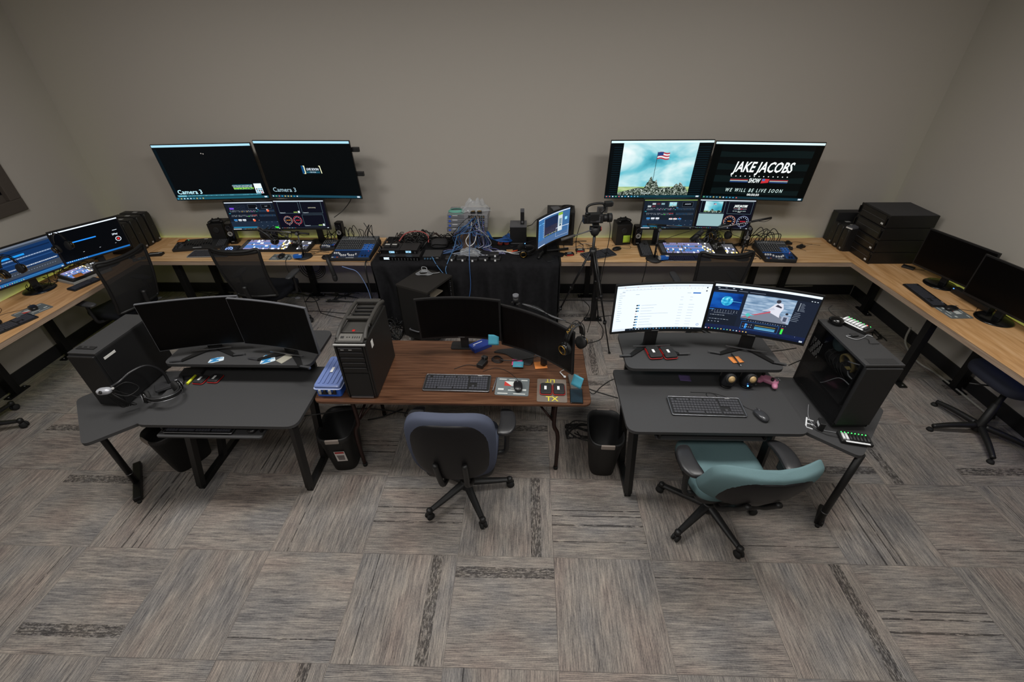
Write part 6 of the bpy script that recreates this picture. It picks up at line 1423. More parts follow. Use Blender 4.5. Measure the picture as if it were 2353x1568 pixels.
for sx in (-1, 1):
    for sy in (-1, 1):
        b = B(); x, y = sx*(w_/2-.05), sy*(d_/2-.05); b.cyl((x-.012, y, .034), (x+.012, y, .034), .034, LGREY, n=20); b.box((x, y, .075), (.05, .05, .012), SILV); b.box((x, y, .058), (.032, .014, .03), SILV, bev=.003); b.obj('caster', t)
t = thing('cable_coil', 'coil of grey cable lying on the rolling rack case', 'cable', (-1.06, 4.14, .692)); b = B()
for k in range(4): b.tube([((.085-.012*k)*math.cos(a*PI/4+.2*k), (.04+.006*k)*math.sin(a*PI/4+.2*k), .005+.006*k) for a in range(8)], .004, LCABLE, closed=True, n=6, sub=3)
b.tube([(.08, 0, .01), (.13, .01, .01), (.16, .03, .008)], .004, LCABLE); b.tube([(-.02, .04, .01), (-.03, .06, .05), (.02, .05, .05), (.03, .02, .01)], .004, LCABLE); b.obj('coil', t)
# ================================================================ things on the brown table
BB_ = M('#2b5fc0', .35, 0, .1, 30, name='blue_tub'); LIDM = M('#6a7cae', .15, 0, .05, 20, name='smoky_blue_lid')
t = thing('storage_box', 'blue plastic tackle box with ribbed clear lid left of the tower, brown table', 'storage box', (-1.315, 2.365, TZ), R(0))
b = B(); b.prism(rect(.165, .32), 0, .062, BB_, .018, .004); b.prism(rect(.18, .335), .058, .072, BB_, .02, .003); b.obj('tub', t)
b = B(); b.prism(rect(.176, .33), .072, .098, LIDM, .02, .006)
for k in range(5): b.box((-.06+.03*k, .0, .1), (.012, .28, .008), LIDM, bev=.003)
b.tube([(p.x, p.y, .073) for p in round_poly(rect(.182, .337), .02)], .004, M('#b8c4e8', .2, 0, .05, 20, name='clear_rim'), closed=True, n=6, sub=1); b.obj('lid', t)
b = B()
for k in range(4): b.box((-.05+.033*k, -.172, .052), (.018, .012, .034), BLK if k % 2 else LGREY, bev=.003)
b.box((0, -.17, .04), (.11, .008, .008), BLK); b.obj('latch', t)
b = B(); b.box((-.015, .0, .1055), (.018, .055, .001), KW); b.obj('label_strip', t)
t = thing('red_cable_clip', 'red clip with cord behind the blue box between the desks', 'clip', (-1.395, 2.56, TZ)); b = B(); b.tube([(-.03, -.04, .01), (.0, -.02, .02), (-.0, .03, .04), (.03, .04, .02), (.02, .0, .01)], .006, RED, n=8); b.tube([(.02, 0, .02), (.04, .1, .03), (.06, .2, .02)], .0035, LCABLE); b.obj('clip', t)
t = thing('network_hub', 'small dark blue network hub at the back of the brown table', 'network hub', (-.355, 2.79, TZ), R(38)); b = B(); b.box((0, 0, .016), (.155, .095, .032), M('#233a86', .35, .2, .1, 40, name='hub_blue'), bev=.004); b.obj('case', t)
b = B(); b.box((-.01, .02, .0325), (.08, .006, .001), KW); b.box((-.05, .005, .0325), (.02, .003, .001), KW); b.obj('print', t); b = B(); b.tube([(.075, .02, .015), (.12, .03, .02), (.14, .0, .006), (.20, .02, .006)], .0035, CABLE); b.box((.08, -.01, .012), (.012, .014, .012), KW); b.obj('plug', t)
def sticky(l, loc, m, rz=0, w=.076, hang=None):
    t = thing('sticky_note', l, 'sticky note', loc); t.rotation_euler = (hang if hang is not None else 0, 0, rz)
    b = B(); b.sheet(lambda u, v: ((u-.5)*w, (v-.5)*w, .006*(1-v)**2), 4, 5, m, .0005); b.obj('paper', t)
PINK = M('#c8407c', .8, 0, .05, 30, name='pink_paper')
sticky('cyan sticky note hanging from the lower edge of the curved monitor near the hub', (-.235, 2.625, .925), CYAN, R(-3), hang=R(70))
sticky('cyan sticky note on the monitor foot, over the pink one', (-.058, 2.56, TZ+.013), CYAN, R(-2)); sticky('pink sticky note under the cyan one on the monitor foot', (-.066, 2.588, TZ+.0095), PINK, R(-1))
sticky('orange sticky note beside the monitor foot on the brown table', (.105, 2.57, TZ), ORANGE, R(6), .09)
sticky('cyan sticky note at the lower right corner of the headphone monitor', (.335, 2.25, .86), CYAN, R(-40), hang=R(70))
t = thing('card_mat', 'clear grey mat with yellow letters under two drives, brown table', 'mat', (.175, 2.295, TZ), R(-2)); b = B(); b.prism(rect(.20, .235), 0, .002, M('#6b625a', .4, 0, .08, 60, name='smoky_mat'), .012); b.obj('mat', t)
YL = M('#c4b83c', .6, 0, .05, 30, name='yellow_print'); b = B(); b.text('TX', .062, Matrix.Translation((0, -.088, .0024)), YL, bold=.0012); b.text('LIT', .05, Matrix.Translation((-.01, .098, .0024)) @ Matrix.Rotation(PI, 4, 'Z'), YL, bold=.001); b.flat('lettering', t)
def drive(l, loc, rz, w=.075, d=.105, h=.022):
    t = thing('portable_drive', l, 'drive', loc, rz); b = B(); b.prism(rect(w, d), 0, h, BLK2, .016, .004); b.obj('case', t)
    b = B(); P = [(p.x, p.y, h*.35) for p in round_poly(rect(w+.002, d+.002), .016)]; b.tube(P, .003, RED, closed=True, n=6, sub=1); b.box((-w/2-.001, .01, h*.5), (.004, d*.5, h*.5), RED); b.obj('red_band', t)
    b = B(); b.box((-.004, .0, h+.0006), (.016, .036, .001), KW); b.obj('label_strip', t); return t
drive('black drive with red sides, left one on the mat', (.135, 2.295, TZ+.002), R(-2)); drive('black drive with red sides, right one on the mat', (.222, 2.293, TZ+.002), R(-1))
t = thing('phone', 'grey and black smartphone lying at the right end of the brown table', 'phone', (.335, 2.235, TZ), R(-3)); b = B(); b.prism(rect(.085, .14, 0, -.0), 0, .009, GLOSS, .008, .002); b.obj('body', t); b = B(); b.box((0, -.0, .0095), (.078, .13, .0008), M('#1c2a33', .08, 0, .3, 12, name='phone_glass')); b.obj('screen', t)
t = thing('metal_plate', 'brushed grey slab behind the phone on the brown table', 'drive', (.335, 2.375, TZ), R(4)); b = B(); b.box((0, 0, .010), (.075, .15, .020), M('#7a7874', .35, .6, .06, 60, name='dull_aluminium'), bev=.003); b.box((0, -.0765, .010), (.07, .002, .006), SILV); b.obj('body', t)
t = thing('stylus', 'dark stylus lying right of the keyboard on the brown table', 'pen', (-.215, 2.35, TZ), R(-8)); b = B(); b.cyl((0, -.07, .005), (0, .07, .005), .0045, GREY, n=10); b.cyl((0, -.08, .005), (0, -.07, .005), .001, BLK, r1=.0045, n=10); b.obj('body', t)
t = thing('earbud', 'white earbud plug lying near the phone', 'earphone', (.265, 2.44, TZ), R(30)); b = B(); b.cyl((0, 0, .006), (.0, .05, .008), .004, KW, n=8); b.blob((0, -.01, .008), (.018, .022, .015), KW, .9, 12, 8); b.tube([(0, .05, .008), (.04, .06, .005), (.06, .02, .004)], .0015, KW, n=5); b.obj('body', t)
t = thing('power_adapter', 'black plug adapter with coiled cord in the middle of the brown table', 'adapter', (-.32, 2.565, TZ), R(-25)); b = B(); b.box((0, 0, .016), (.05, .085, .032), BLK, bev=.006); b.box((.0, .04, .04), (.04, .03, .03), BLK, bev=.006); b.box((-.012, .02, .055), (.004, .014, .018), SILV); b.box((.012, .02, .055), (.004, .014, .018), SILV); b.obj('body', t)
b = B()
for k in range(4): b.tube([(.07+(.045-.005*k)*math.cos(a*PI/4), .10+(.035-.003*k)*math.sin(a*PI/4), .004+.006*k) for a in range(8)], .0025, CABLE, closed=True, n=5, sub=3)
b.tube([(.10, .09, .02), (.18, .12, .02), (.26, .19, .016), (.34, .27, .016)], .004, CABLE); b.tube([(-.02, -.03, .006), (-.1, -.05, .004), (-.16, -.13, .003)], .002, CABLE); b.obj('cord', t)
t = thing('webcam', 'black webcam on top of the headphone monitor', 'webcam', (-.075, 2.66, 1.205), R(-36)); b = B(); b.cyl((0, 0, .0), (0, 0, .05), .020, BLK, n=18); b.cyl((0, 0, .05), (0, 0, .07), .021, GREY, n=18); b.box((0, .0, .0), (.06, .03, .02), BLK, bev=.005); b.obj('body', t)
t = thing('cord_run', 'grey cords bundled along the top of the headphone monitor', 'cable', (0, 0, 0)); b = B(); 
for k in range(3): b.tube([(-.03, 2.62, 1.222+.004*k), (.06+.01*k, 2.55+.01*k, 1.226), (.16, 2.48-.01*k, 1.224), (.25, 2.415, 1.222)], .003, GREY if k == 1 else CABLE, n=5)
b.obj('cords', t)
# ---------------------------------------------------------------- left black desk
t = thing('docking_station', 'grey memory dock lying beside the tower on the left black desk', 'dock', (-2.48, 2.30, TZ), R(38)); b = B(); b.prism(rect(.17, .085), 0, .024, M('#38383a', .35, .3, .1, 40, name='dock_grey'), .012, .004); b.box((0, -.0425, .012), (.15, .004, .004), SILV); b.obj('body', t)
b = B()
for k in range(4): b.box((.04+.008*(k % 2), .0+.008*(k//2), .0245), (.005, .005, .001), KW)
b.obj('badge', t)
t = thing('gooseneck_camera', 'silver and black gooseneck camera bending over the left black desk', 'document camera', (0, 0, 0)); SP = M('#1c1c1e', .35, .3, .1, 60, name='gooseneck')
b = B(); b.tube([(-2.475, 2.30, TZ+.02), (-2.49, 2.31, .86), (-2.53, 2.27, .94), (-2.57, 2.19, .95), (-2.60, 2.12, .93), (-2.615, 2.06, .93)], .0095, SP, n=10); b.obj('gooseneck', t)
b = B(); b.blob((-2.635, 2.03, .925), (.085, .05, .04), M('#b4b6bc', .3, .4, .05, 30, name='camera_silver'), .7, 18, 10, rz=R(10)); b.cyl((-2.635, 2.008, .932), (-2.637, 2.002, .936), .011, BLK, n=14); b.cyl((-2.59, 2.05, .93), (-2.588, 2.045, .935), .008, LGREY, n=12); b.obj('camera_head', t)
b = B()
for k in range(5): b.tube([(-2.64, 2.03, .91), (-2.65+.012*k, 2.05, .84), (-2.63+.015*k, 2.06+.01*k, .76), (-2.60+.012*k, 2.07, .775), (-2.61+.01*k, 2.04, .85), (-2.62, 2.04, .91)], .0028, CABLE, n=5)
b.tube([(-2.60, 2.05, .92), (-2.54, 2.10, .94), (-2.50, 2.12, .88), (-2.54, 2.06, .86), (-2.60, 2.04, .90)], .0022, BLK, n=5); b.tube([(-2.6, 2.05, .92), (-2.54, 2.10, .82), (-2.48, 2.13, .76)], .002, BLK, n=5); b.obj('cords', t)
drive('black and red drive, left one on the left black desk', (-2.29, 2.355, TZ), R(-4), .075, .085); drive('black and red drive, right one on the left black desk', (-2.195, 2.37, TZ), R(-4), .075, .085)
t = thing('highlighter', 'yellow highlighter pen on the left black desk', 'pen', (-2.36, 2.37, TZ), R(-2)); YM = M('#d8e030', .4, 0, .05, 30, name='highlighter_yellow'); b = B(); b.cyl((0, -.06, .009), (0, .05, .009), .009, YM, n=12); b.cyl((0, .05, .009), (0, .062, .009), .007, BLK, n=12); b.cyl((0, .062, .009), (0, .072, .009), .005, YM, n=10); b.obj('body', t)
def badge(l, loc, rz, w=.10, d=.06):
    t = thing('printed_sticker', l, 'sticker', loc, rz); b = B(); b.prism([(-w/2, -d*.3), (-w*.2, -d/2), (w/2, -d*.35), (w*.45, d*.4), (0, d/2), (-w*.4, d*.35)], 0, .0012, M('#c9d6de', .5, 0, .05, 30, name='sticker_white'), .008); b.obj('paper', t)
    b = B(); b.text('Z', .05, Matrix.Translation((-.01, 0, .0016)), M('#2f7fb4', .5, 0, .1, 30, name='sticker_blue'), bold=.006, sx=1.3); b.box((.02, .012, .0014), (.04, .008, .0005), M('#2f7fb4', .5, 0, .1, 30)); b.flat('print', t)
badge('blue and white cut-out sticker, left on the shelf of the left black desk', (-2.14, 2.39, .9005), R(20))
badge('blue and white cut-out sticker, middle of the shelf of the left black desk', (-1.79, 2.42, .9005), R(-10)); badge('blue and white sticker on top of another, shelf of the left black desk', (-1.775, 2.385, .902), R(25))
t = thing('note_pad', 'cream paper slip on the shelf of the left black desk', 'paper', (-1.67, 2.41, .9005), R(-30)); b = B(); b.box((0, 0, .001), (.065, .09, .002), M('#9a978a', .8, 0, .05, 30, name='cream_paper')); b.obj('paper', t)
t = thing('dark_case', 'flat dark case behind the gooseneck dock on the left desk', 'case', (-2.40, 2.44, TZ), R(10)); b = B(); b.box((0, 0, .012), (.15, .09, .024), BLK2, bev=.004); b.obj('body', t)
b = B(); rnd = random.Random(4)
for k in range(5): x = -2.35+.1*k; b.tube([(x, 2.60, .88), (x+.05*rnd.random(), 2.56, .82), (x+.08, 2.55, .76), (x-.05, 2.5, TZ+.004), (x-.12*rnd.random(), 2.48, TZ+.004)], .0035, CABLE, n=5)
o = b.obj('hanging_cords'); tag(o, 'black cords hanging under the monitor shelf of the left desk', 'cables'); o['kind'] = 'stuff'
# ---------------------------------------------------------------- right black desk
drive('black and red hard drive case, left one on the right monitor shelf', (.875, 2.50, .90), R(6), .085, .125, .03); drive('black and red hard drive case, right one on the right monitor shelf', (.975, 2.50, .90), R(8), .085, .125, .03)
sticky('orange sticky note with a pen on it, right monitor shelf', (1.415, 2.445, .90), ORANGE, R(8))
t = thing('pen', 'black pen lying on the orange note, right monitor shelf', 'pen', (1.41, 2.44, .9065), R(6)); b = B(); b.cyl((0, -.065, .004), (0, .06, .004), .0045, BLK, n=10); b.cyl((0, -.075, .004), (0, -.065, .004), .001, LGREY, r1=.0045, n=10); b.obj('body', t)
sticky('purple sticky note at the back of the right black desk', (1.105, 2.44, TZ), M('#5a4a78', .8, 0, .05, 30, name='purple_paper'), R(-6))
for k, (x, l) in enumerate(((1.36, 'egg-shaped black speaker with tan cone, left of the pair under the right shelf'), (1.495, 'egg-shaped black speaker with tan cone and blue light, right of the pair'))):
    t = thing('egg_speaker', l, 'speaker', (x, 2.37, TZ), R(6 if k else 2))
    b = B(); b.blob((0, 0, .066), (.098, .10, .13), M('#1c1d20', .35, .1, .1, 30, name='egg_shell'), .85, 26, 16, lambda p: (p[0]*(1-.18*p[2]/.065), p[1], p[2])); b.cyl((0, .0, 0), (0, 0, .012), .038, BLK, n=22); b.obj('cabinet', t)
    b = B(); b.lathe([(0, .010), (.020, .008), (.026, .002), (.033, .004), (.036, -.002), (.036, -.02)], BLK2, (0, -.044, .088), 26, axis=(0, -1, .35)); b.lathe([(0, .0145), (.012, .013), (.022, .008), (.024, .002)], M('#b09468', .4, .1, .1, 30, name='tan_cone'), (0, -.044, .088), 24, axis=(0, -1, .35)); b.obj('cone', t)
    if k: 
        b = B(); b.cyl((-.024, -.052, .042), (-.025, -.056, .042), .0045, E('#3f90ff', 8), n=12); b.obj('diode', t); b = B()
        for x_ in (.008, .03): b.cyl((x_, -.048, .042), (x_, -.055, .042), .009, BLK2, n=14)
        b.obj('knob', t)
t = thing('game_controller', 'pink game controller behind the speakers on the right black desk', 'game controller', (1.655, 2.395, TZ), R(-40)); PK = M('#b0708a', .4, 0, .06, 30, name='pink_shell')
b = B(); b.blob((0, 0, .028), (.12, .065, .042), PK, .75, 26, 12)
for s in (-1, 1): b.blob((s*.045, -.030, .024), (.038, .07, .034), PK, .85, 16, 10, rz=s*R(22))
b.obj('shell', t); b = B()
for x, y in ((-.045, .008), (.02, -.016)): b.cyl((x, y, .045), (x, y, .062), .010, BLK, n=14)
for k in range(4): a = k*PI/2; b.cyl((.045+.012*math.cos(a), .01+.012*math.sin(a), .045), (.045+.012*math.cos(a), .01+.012*math.sin(a), .054), .005, GREY, n=10)
b.obj('buttons', t)
def charger(l, loc, rz, n, batt):
    t = thing('battery_charger', l, 'battery charger', loc, rz); w = .03*n*.62+.02
    b = B(); b.prism(rect(w, .09), 0, .022, BLK, .008, .003); b.obj('body', t)
    b = B(); b.box((.0, -.043, .0225), (w*.75, .012, .002), KW); b.obj('label_strip', t)
    for k in range(n):
        x = -w/2+.018+.0186*k; b = B(); b.cyl((x, -.03, .024), (x, .02, .024), .007, KW if k < batt else BLK2, n=10); b.obj('battery', t)
    b = B()
    for k in range(n): x = -w/2+.018+.0186*k; b.cyl((x, .032, .022), (x, .032, .0245), .003, E('#40ff60' if k != n-2 or batt < 5 else '#ff4030', 4), n=8)
    b.obj('diodes', t); b = B(); b.tube([(-w/2, .0, .01), (-w/2-.06, .01, .004), (-w/2-.12, .05, .004), (-w/2-.14, .12, .004)], .002, CABLE, n=5); b.obj('cord', t)
charger('battery charger with green lights on the wing of the right desk', (1.955, 1.905, .7165), R(-12), 8, 2)
charger('battery charger with white batteries and green lights on the right tower', (2.035, 2.385, .716+.497), R(-62), 8, 7)
t = thing('trackball', 'round black puck with cable on the right computer tower', 'mouse', (1.935, 2.42, .716+.497), R(20)); b = B(); b.blob((0, 0, .02), (.075, .085, .045), GLOSS, .9, 20, 12); b.obj('shell', t); b = B()
for k in range(3): b.tube([(.03, 0, .01), (.055, .02*k, .02), (.06, -.02, .015), (.045, -.04, .006)], .003, LCABLE if k == 1 else CABLE, n=5)
b.obj('cord', t)
t = thing('memory_card_reader', 'tiny card reader with pale cord on the right computer tower', 'card reader', (1.965, 2.28, .716+.497), R(10)); b = B(); b.box((0, 0, .006), (.04, .028, .012), BLK2, bev=.002); b.obj('body', t); b = B(); b.tube([(-.02, 0, .006), (-.05, .0, .004), (-.02, -.04, .004), (.04, -.03, .004), (.08, -.01, .004), (.1, -.03, .004)], .002, LCABLE, n=5); b.tube([(.02, .0, .006), (.05, -.05, .004), (.03, -.09, .004), (.08, -.10, .004)], .0018, CABLE, n=5); b.obj('cord', t)
t = thing('usb_adapter', 'small adapter with white label standing on the wing beside the right tower', 'adapter', (1.80, 2.00, .7165), R(-15)); b = B(); b.box((0, 0, .03), (.03, .06, .06), BLK, bev=.004); b.box((-.0155, 0, .035), (.001, .04, .018), KW); b.obj('body', t)
t = thing('metal_bracket', 'white metal bracket lying on the wing beside the right tower', 'bracket', (1.745, 2.045, .7165), R(-30)); b = B(); b.box((0, 0, .003), (.008, .10, .006), KW)
for k in range(3): b.box((.02, -.045+.04*k, .003), (.035, .005, .005), KW)
b.obj('bracket', t)
b = B(); b.tube([at(1858, 930, .725), at(1858, 960, .72), at(1880, 985, .72), at(1925, 995, .72)], .002, LCABLE, n=5); tag(b.obj('thin_cord'), 'thin cord running over the right wing to the battery charger', 'cable')

# ---------------------------------------------------------------- right part of the back desk, right wall desk
for k, (x, y, l) in enumerate(((2.845, 4.66, 'black belt pack nearest the right mixer'), (2.90, 4.80, 'black belt pack at the back, right of the mixer'), (3.0, 4.70, 'black belt pack with two thin antennas, right of the mixer'))):
    t = thing('belt_pack', l, 'transmitter', (x, y, DZ), R(-20+25*k)); b = B(); b.box((0, 0, .012), (.085, .055, .024), BLK, bev=.005); b.box((.0, .0, .03), (.03, .02, .02), BLK2, bev=.004); b.obj('body', t)
    b = B(); b.tube([(.04, 0, .01), (.09, .01, .02), (.17, -.02, .012)], .0016, CABLE, n=5)
    if k == 2: b.tube([(.04, -.01, .01), (.13, -.03, .02), (.22, -.08, .01)], .0016, CABLE, n=5)
    b.obj('antenna', t)
rnd = random.Random(21)
def plugs(nm, l, X, Y, Z, n, seed):
    rnd = random.Random(seed); P = []
    for k in range(n):
        x = X[0]+(X[1]-X[0])*k/(n-1); q = rnd.random; d = .04*q()*rnd.choice((-1, 1, 1)); P.append([(x, Y, Z), (x+d*.3, Y+.01, Z+.03+.04*q()), (x-.02-d, Y+.04+.05*q(), Z+.04+.09*q()), (x-.06-.05*q(), Y+.10, Z+.02*q()), (x-.08-.08*q(), Y+.13, DZ+.02), (x-.12-.2*q(), Y+.1*q(), DZ+.008)])
    return wires(nm, l, 'cables', P, .0042, [CABLE, BLK2, CABLE])
plugs('plugged_cables', 'black cables plugged into the top of the right audio mixer', (2.50, 2.72), 4.66, DZ+.09, 9, 4)
plugs('plugged_cables', 'black cables plugged into the top of the large audio mixer', (-2.02, -1.74), 4.76, DZ+.095, 6, 9)
plugs('plugged_cables', 'black cables plugged into the small mixer beside the lower monitors', (-2.26, -2.18), 4.77, DZ+.05, 4, 2)
jumble('cable_tangle', 'dark cable tangle behind the left video switcher below the monitors', (-2.75, 4.60, DZ+.15), .30, .10, .16, 22, .0038, [CABLE, BLK2, CABLE, GREY], 31, .3)
jumble('cable_tangle', 'cables around the right microphone and headphones', (1.95, 4.56, DZ+.10), .25, .10, .18, 14, .0035, [CABLE, GREY, CABLE], 33, .3)
jumble('cable_tangle', 'loose cords between the left switcher and the large mixer', (-2.30, 4.52, DZ+.0), .34, .2, .01, 7, .0028, [CABLE], 35, .4)
jumble('cable_tangle', 'loose cords left of the right audio mixer', (2.36, 4.5, DZ+.0), .16, .22, .015, 7, .0028, [CABLE], 36, .3)
jumble('cable_tangle', 'cords on the back desk around the tripod, in front of the tower', (.60, 4.76, DZ+.0), .38, .22, .01, 9, .0024, [CABLE, CABLE, LCABLE], 37, .5)
jumble('cable_tangle', 'cords behind the monitors of the left wall desk', (-4.72, 4.0, DZ), .14, .7, .10, 22, .003, [CABLE, CABLE, BLK2], 38, .3)
jumble('cable_tangle', 'black cord behind the round monitor feet, right wall desk', (3.90, 3.50, DZ), .12, .5, .03, 9, .003, [CABLE, M('#5a2020', .5, name='dark_red_cable')], 39, .4)
t = thing('wall_box', 'black sound bar lying between the right wall monitors', 'speaker', (3.86, 3.50, DZ), R(-88)); b = B(); b.box((0, 0, .035), (.38, .06, .05), BLK, bev=.01); b.box((-.17, -.032, .05), (.01, .003, .006), E('#60a0ff', 2)); b.obj('body', t)
t = thing('hard_drive', 'small black box with cord near the server stack on the right desk', 'drive', (3.80, 4.19, DZ), R(-50)); b = B(); b.box((0, 0, .01), (.10, .06, .02), BLK, bev=.003); b.tube([(.05, 0, .01), (.1, .04, .004), (.13, .09, .004)], .0018, CABLE, n=5); b.obj('body', t)
t = thing('card', 'grey card at the back of the sideways stack near the left wall, with blue diode', 'card', (-4.33, 4.40, DZ)); b = B(); b.box((0, 0, .012), (.06, .05, .022), BLK, bev=.003); b.cyl((.0, -.026, .014), (0, -.028, .014), .004, E('#60b0ff', 4), n=8); b.obj('body', t)
t = thing('game_controller', 'black controller at the lower left end of the left wall desk', 'game controller', (-4.50, 3.02, DZ), R(60)); b = B(); b.blob((0, 0, .02), (.14, .09, .04), BLK, .7, 20, 10); b.cyl((.02, 0, .035), (.02, 0, .045), .015, GREY, n=14); b.obj('body', t)
b = B(); b.tube([(-4.80, 3.35, DZ+.003), (-4.68, 3.28, DZ+.003), (-4.62, 3.15, DZ+.003), (-4.70, 3.02, DZ+.003), (-4.82, 2.98, DZ+.003)], .002, M('#4a2a1a', .5, name='brown_cord'), n=5); tag(b.obj('thin_cord'), 'thin brown cord curling over the left wall desk', 'cable')

# ================================================================ cables on walls and floor
def run(l, pts, r=.004, m=CABLE, nm='floor_cable'):
    b = B(); b.tube(pts, r, m, n=6, sub=5); tag(b.obj(nm), l, 'cable')
fl = lambda *P: [at(x, y, .006) for x, y in P]
run('black cable running from the back desk chair across the open floor to the tower', fl((672, 672), (720, 685), (735, 715), (745, 722), (800, 735), (880, 750)))
run('black cable lying straight along the floor behind the left desk', fl((660, 720), (720, 715), (790, 720), (850, 722)), .004)
run('black cable curving under the left back desk to the cable coils', fl((660, 665), (740, 676), (800, 680), (850, 695), (890, 712)), .005)
run('thin black cable under the corner of the back desk', fl((420, 670), (460, 672), (500, 678), (555, 676), (590, 668)), .004)
run('second thin cable under the corner of the back desk', fl((425, 665), (450, 685), (500, 672), (560, 690), (600, 700)), .004)
run('pale blue cable hanging from the back desk edge down to the floor heap', [(-1.98, 4.32, .69), (-1.93, 4.34, .66), (-1.84, 4.36, .60), (-1.76, 4.33, .42), (-1.72, 4.28, .2), (-1.66, 4.2, .06), (-1.6, 4.15, .01)], .0045, M('#7088b8', .4, 0, .1, 30, name='pale_blue_cable'), 'hanging_cable')
run('black cable loop on the floor right of the tripod', fl((1345, 790), (1380, 780), (1385, 755), (1372, 735), (1380, 728), (1420, 724)), .004)
run('black cable crossing behind the tripod along the wall', fl((1280, 690), (1340, 690), (1400, 692), (1460, 693)), .006)
run('second cable crossing behind the tripod along the wall', fl((1340, 690), (1355, 710), (1330, 745), (1300, 740)), .0035)
run('thin cable running from the brown table to the right desk', fl((1335, 870), (1360, 905), (1380, 890), (1400, 876), (1420, 868)), .004)
run('thick black cable across the floor between brown table and right desk', fl((1330, 885), (1370, 900), (1420, 915)), .005)
run('black cable loop on the floor in front of the right bin', fl((1352, 970), (1318, 968), (1304, 988), (1330, 1008), (1358, 1014)), .005)
run('black cable beneath the tray of the left desk running to the brown table', [(-1.75, 2.1, .66), (-1.6, 2.15, .6), (-1.45, 2.2, .58), (-1.2, 2.4, .45), (-.9, 2.6, .2), (-.7, 2.7, .02)], .005)
run('black power cord lying behind the left brown table leg', fl((845, 965), (880, 958), (925, 940)), .006)
run('black cord by the leg of the blue chair', fl((938, 940), (930, 955), (940, 965), (950, 998), (962, 1002)), .004)
run('thin black cable on the floor near the right tower', fl((1860, 820), (1830, 832), (1812, 840)), .004)
run('black cable beside the window side of the right desk', fl((1830, 800), (1790, 806), (1760, 808)), .004)
run('black cable down the left front of the black cloth', [(-1.70, 4.45, .76), (-1.70, 4.26, .74), (-1.69, 4.22, .5), (-1.68, 4.2, .2), (-1.64, 4.1, .05), (-1.55, 4.0, .01)], .008, CABLE, 'hanging_cable')
run('black cord hanging from the back desk near the right tripod microphone stand', [(1.25, 4.35, .755), (1.24, 4.30, .74), (1.23, 4.29, .6), (1.20, 4.3, .4), (1.08, 4.36, .2), (1.0, 4.4, .02)], .004, CABLE, 'hanging_cable')
run('thin cord hanging from the back desk behind the left mesh chair', [(-2.60, 4.45, .755), (-2.57, 4.30, .745), (-2.55, 4.28, .6), (-2.5, 4.3, .4), (-2.52, 4.35, .1)], .003, CABLE, 'hanging_cable')
run('black cord below the left wall screen', [(-3.35, 4.90, 1.25), (-3.3, 4.93, 1.2), (-3.1, 4.9, 1.15), (-2.98, 4.85, 1.14)], .004, CABLE, 'hanging_cable')
run('black cord from the left screens down beside the lower monitor', [(-1.95, 4.9, 1.26), (-1.98, 4.92, 1.2), (-2.08, 4.9, 1.1), (-2.15, 4.8, 1.06)], .004, CABLE, 'hanging_cable')
run('black cord below the JAKE JACOBS screen', [(2.6, 4.9, 1.26), (2.5, 4.9, 1.22), (2.36, 4.85, 1.18)], .004, CABLE, 'hanging_cable')
run('black cord hanging in the gap left of the curved monitor to the cube speaker', [(.30, 4.85, 1.13), (.2, 4.9, 1.05), (.1, 4.93, .98), (.05, 4.92, .93), (-.0, 4.96, .9)], .004, CABLE, 'hanging_cable')
run('black cord running along the cloth to the cube speaker', [(.12, 4.8, .80), (.05, 4.76, .80), (-.1, 4.72, .77), (-.19, 4.70, .765), (-.24, 4.9, .79), (-.2, 4.96, .85)], .0035, CABLE, 'hanging_cable')
run('pale ragged edging strip on the floor below the right wall desk', [(3.93, 3.95, .2), (3.93, 3.93, .06), (3.90, 3.8, .012), (3.86, 3.6, .012), (3.90, 3.45, .012), (3.92, 3.2, .012), (3.93, 2.9, .012)], .010, M('#8d8a84', .8, 0, .4, 80, .6, name='frayed_white'), 'edging_strip')
run('pale strip along the wall base under the right back desk', [(2.35, 4.985, .10), (2.6, 4.985, .13), (3.0, 4.985, .12), (3.5, 4.985, .13)], .009, M('#7d7a70', .8, 0, .6, 60, .6, name='torn_strip'), 'edging_strip')
jumble('floor_cables', 'large heap of black cables on the floor left of the rolling rack', (-1.50, 4.04, .0), .28, .34, .16, 44, .0055, [CABLE, CABLE, BLK2, RUB, GREY], 51, .35)
jumble('floor_cables', 'flat coils of black cable on the floor in front of the rack heap', (-1.32, 3.62, .0), .32, .36, .02, 16, .005, [CABLE, RUB], 52, .5)
jumble('floor_cables', 'black cables under the back desk near the blue light', (-2.35, 4.85, .0), .8, .2, .03, 12, .005, [CABLE, BLK2], 53, .7)
jumble('floor_cables', 'black cables under the left corner of the back desk', (-3.6, 4.75, .0), .9, .3, .02, 10, .005, [CABLE], 54, .7)
jumble('floor_cables', 'black cables lying behind the bin between the desks', (.55, 2.62, .0), .42, .14, .04, 22, .005, [CABLE, RUB], 55, .4)
jumble('floor_cables', 'cables on the floor under the right wall desk', (3.5, 4.0, .0), .6, .5, .03, 12, .005, [CABLE], 56, .5)
t = thing('cable_coil', 'coil of black cable hung on the desk leg under the left back desk', 'cable', (-2.60, 4.86, .42)); b = B()
for k in range(5): b.tube([((.16-.02*k)*math.cos(a*PI/5), .012*k, (.15-.018*k)*math.sin(a*PI/5)) for a in range(10)], .005, CABLE, closed=True, n=6, sub=3)
b.obj('coil', t)
t = thing('foot_pedal', 'small pale block on the floor behind the left desk, under the mesh chair', 'block', at(412, 690, .02)); t.location.z = 0; b = B(); b.box((0, 0, .02), (.12, .07, .04), GREY, bev=.004); b.obj('body', t)
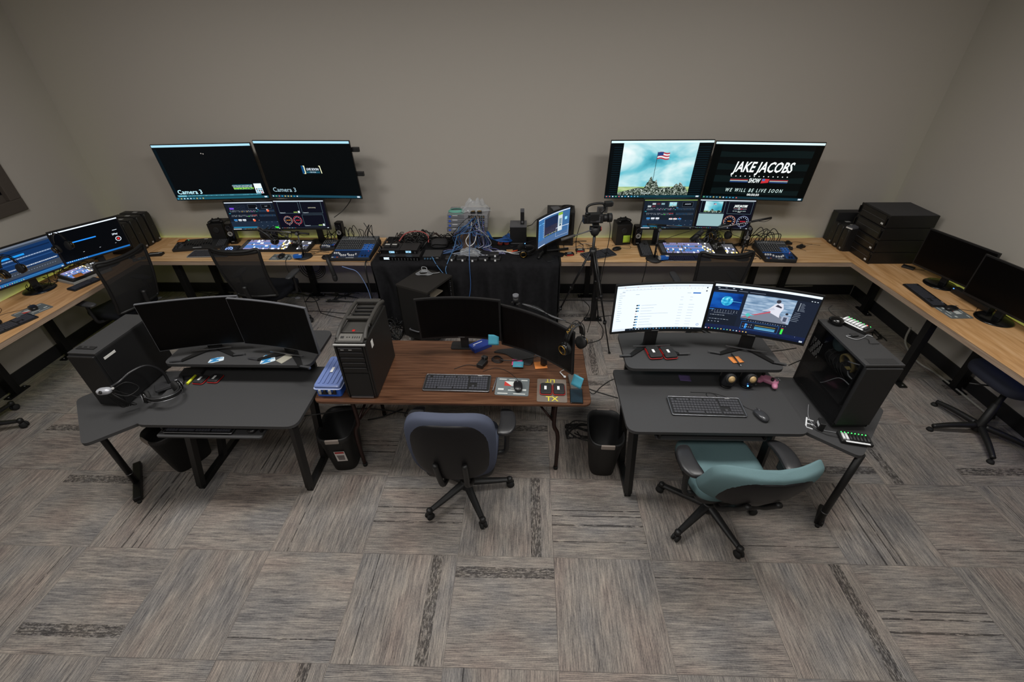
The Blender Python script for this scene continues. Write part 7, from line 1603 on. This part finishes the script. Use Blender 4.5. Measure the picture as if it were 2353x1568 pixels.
t = thing('foot_pedal', 'small pale block on the floor below the back desk chair', 'block', at(620, 692, .02)); t.location.z = 0; b = B(); b.box((0, 0, .02), (.11, .06, .04), GREY, bev=.004); b.obj('body', t)
t = thing('waste_basket_liner', 'folded black equipment bag on the floor between tripod and headphone monitor', 'bag', (.42, 3.62, 0), R(25)); b = B(); b.blob((0, 0, .12), (.22, .34, .24), M('#151517', .8, 0, .3, 60, .4, name='bag_nylon'), .55, 26, 14, lambda p: (p[0]*(1-.35*(p[2]/.12)), p[1]*(1-.15*(p[2]/.12)), p[2])); b.obj('body', t)
b = B(); b.tube([(-.05, -.12, .2), (-.06, 0, .26), (-.05, .12, .2)], .008, BLK, n=8); b.obj('strap', t)
t.name = 'equipment_bag'
t = thing('paper_sheet', 'pale papers on the floor behind the brown table', 'paper', (-.6, 3.02, 0), R(5)); b = B(); b.box((0, 0, .003), (.34, .13, .004), GREY); b.box((-.3, .02, .003), (.14, .09, .004), LGREY, rz=.4); b.obj('paper', t)

# ================================================================ light
W_ = bpy.data.worlds.new('world'); SC.world = W_; W_.use_nodes = True
W_.node_tree.nodes['Background'].inputs[0].default_value = (.5, .52, .56, 1); W_.node_tree.nodes['Background'].inputs[1].default_value = .0
def area(loc, size, power, col, rot=(0, 0, 0), sy=None):
    l = bpy.data.lights.new('lamp_light', 'AREA'); l.size = size; l.energy = power; l.color = col
    if sy: l.shape = 'RECTANGLE'; l.size_y = sy
    o = bpy.data.objects.new('lamp_light', l); COL.objects.link(o); o.location = loc; o.rotation_euler = rot; return o
for (x, y), p in zip(LAMPS, (49, 44, 49, 14, 30, 16)): area((x, y, ZC-.06), 1.16, p, (1, .985, .96), sy=.56)
SC.view_settings.view_transform = 'Standard'; SC.view_settings.look = 'None'; SC.view_settings.gamma = 1; SC.view_settings.use_curve_mapping = False
SC.view_settings.exposure = 0
SC.cycles.max_bounces = 6; SC.cycles.diffuse_bounces = 2; SC.cycles.transparent_max_bounces = 12; SC.cycles.use_denoising = True
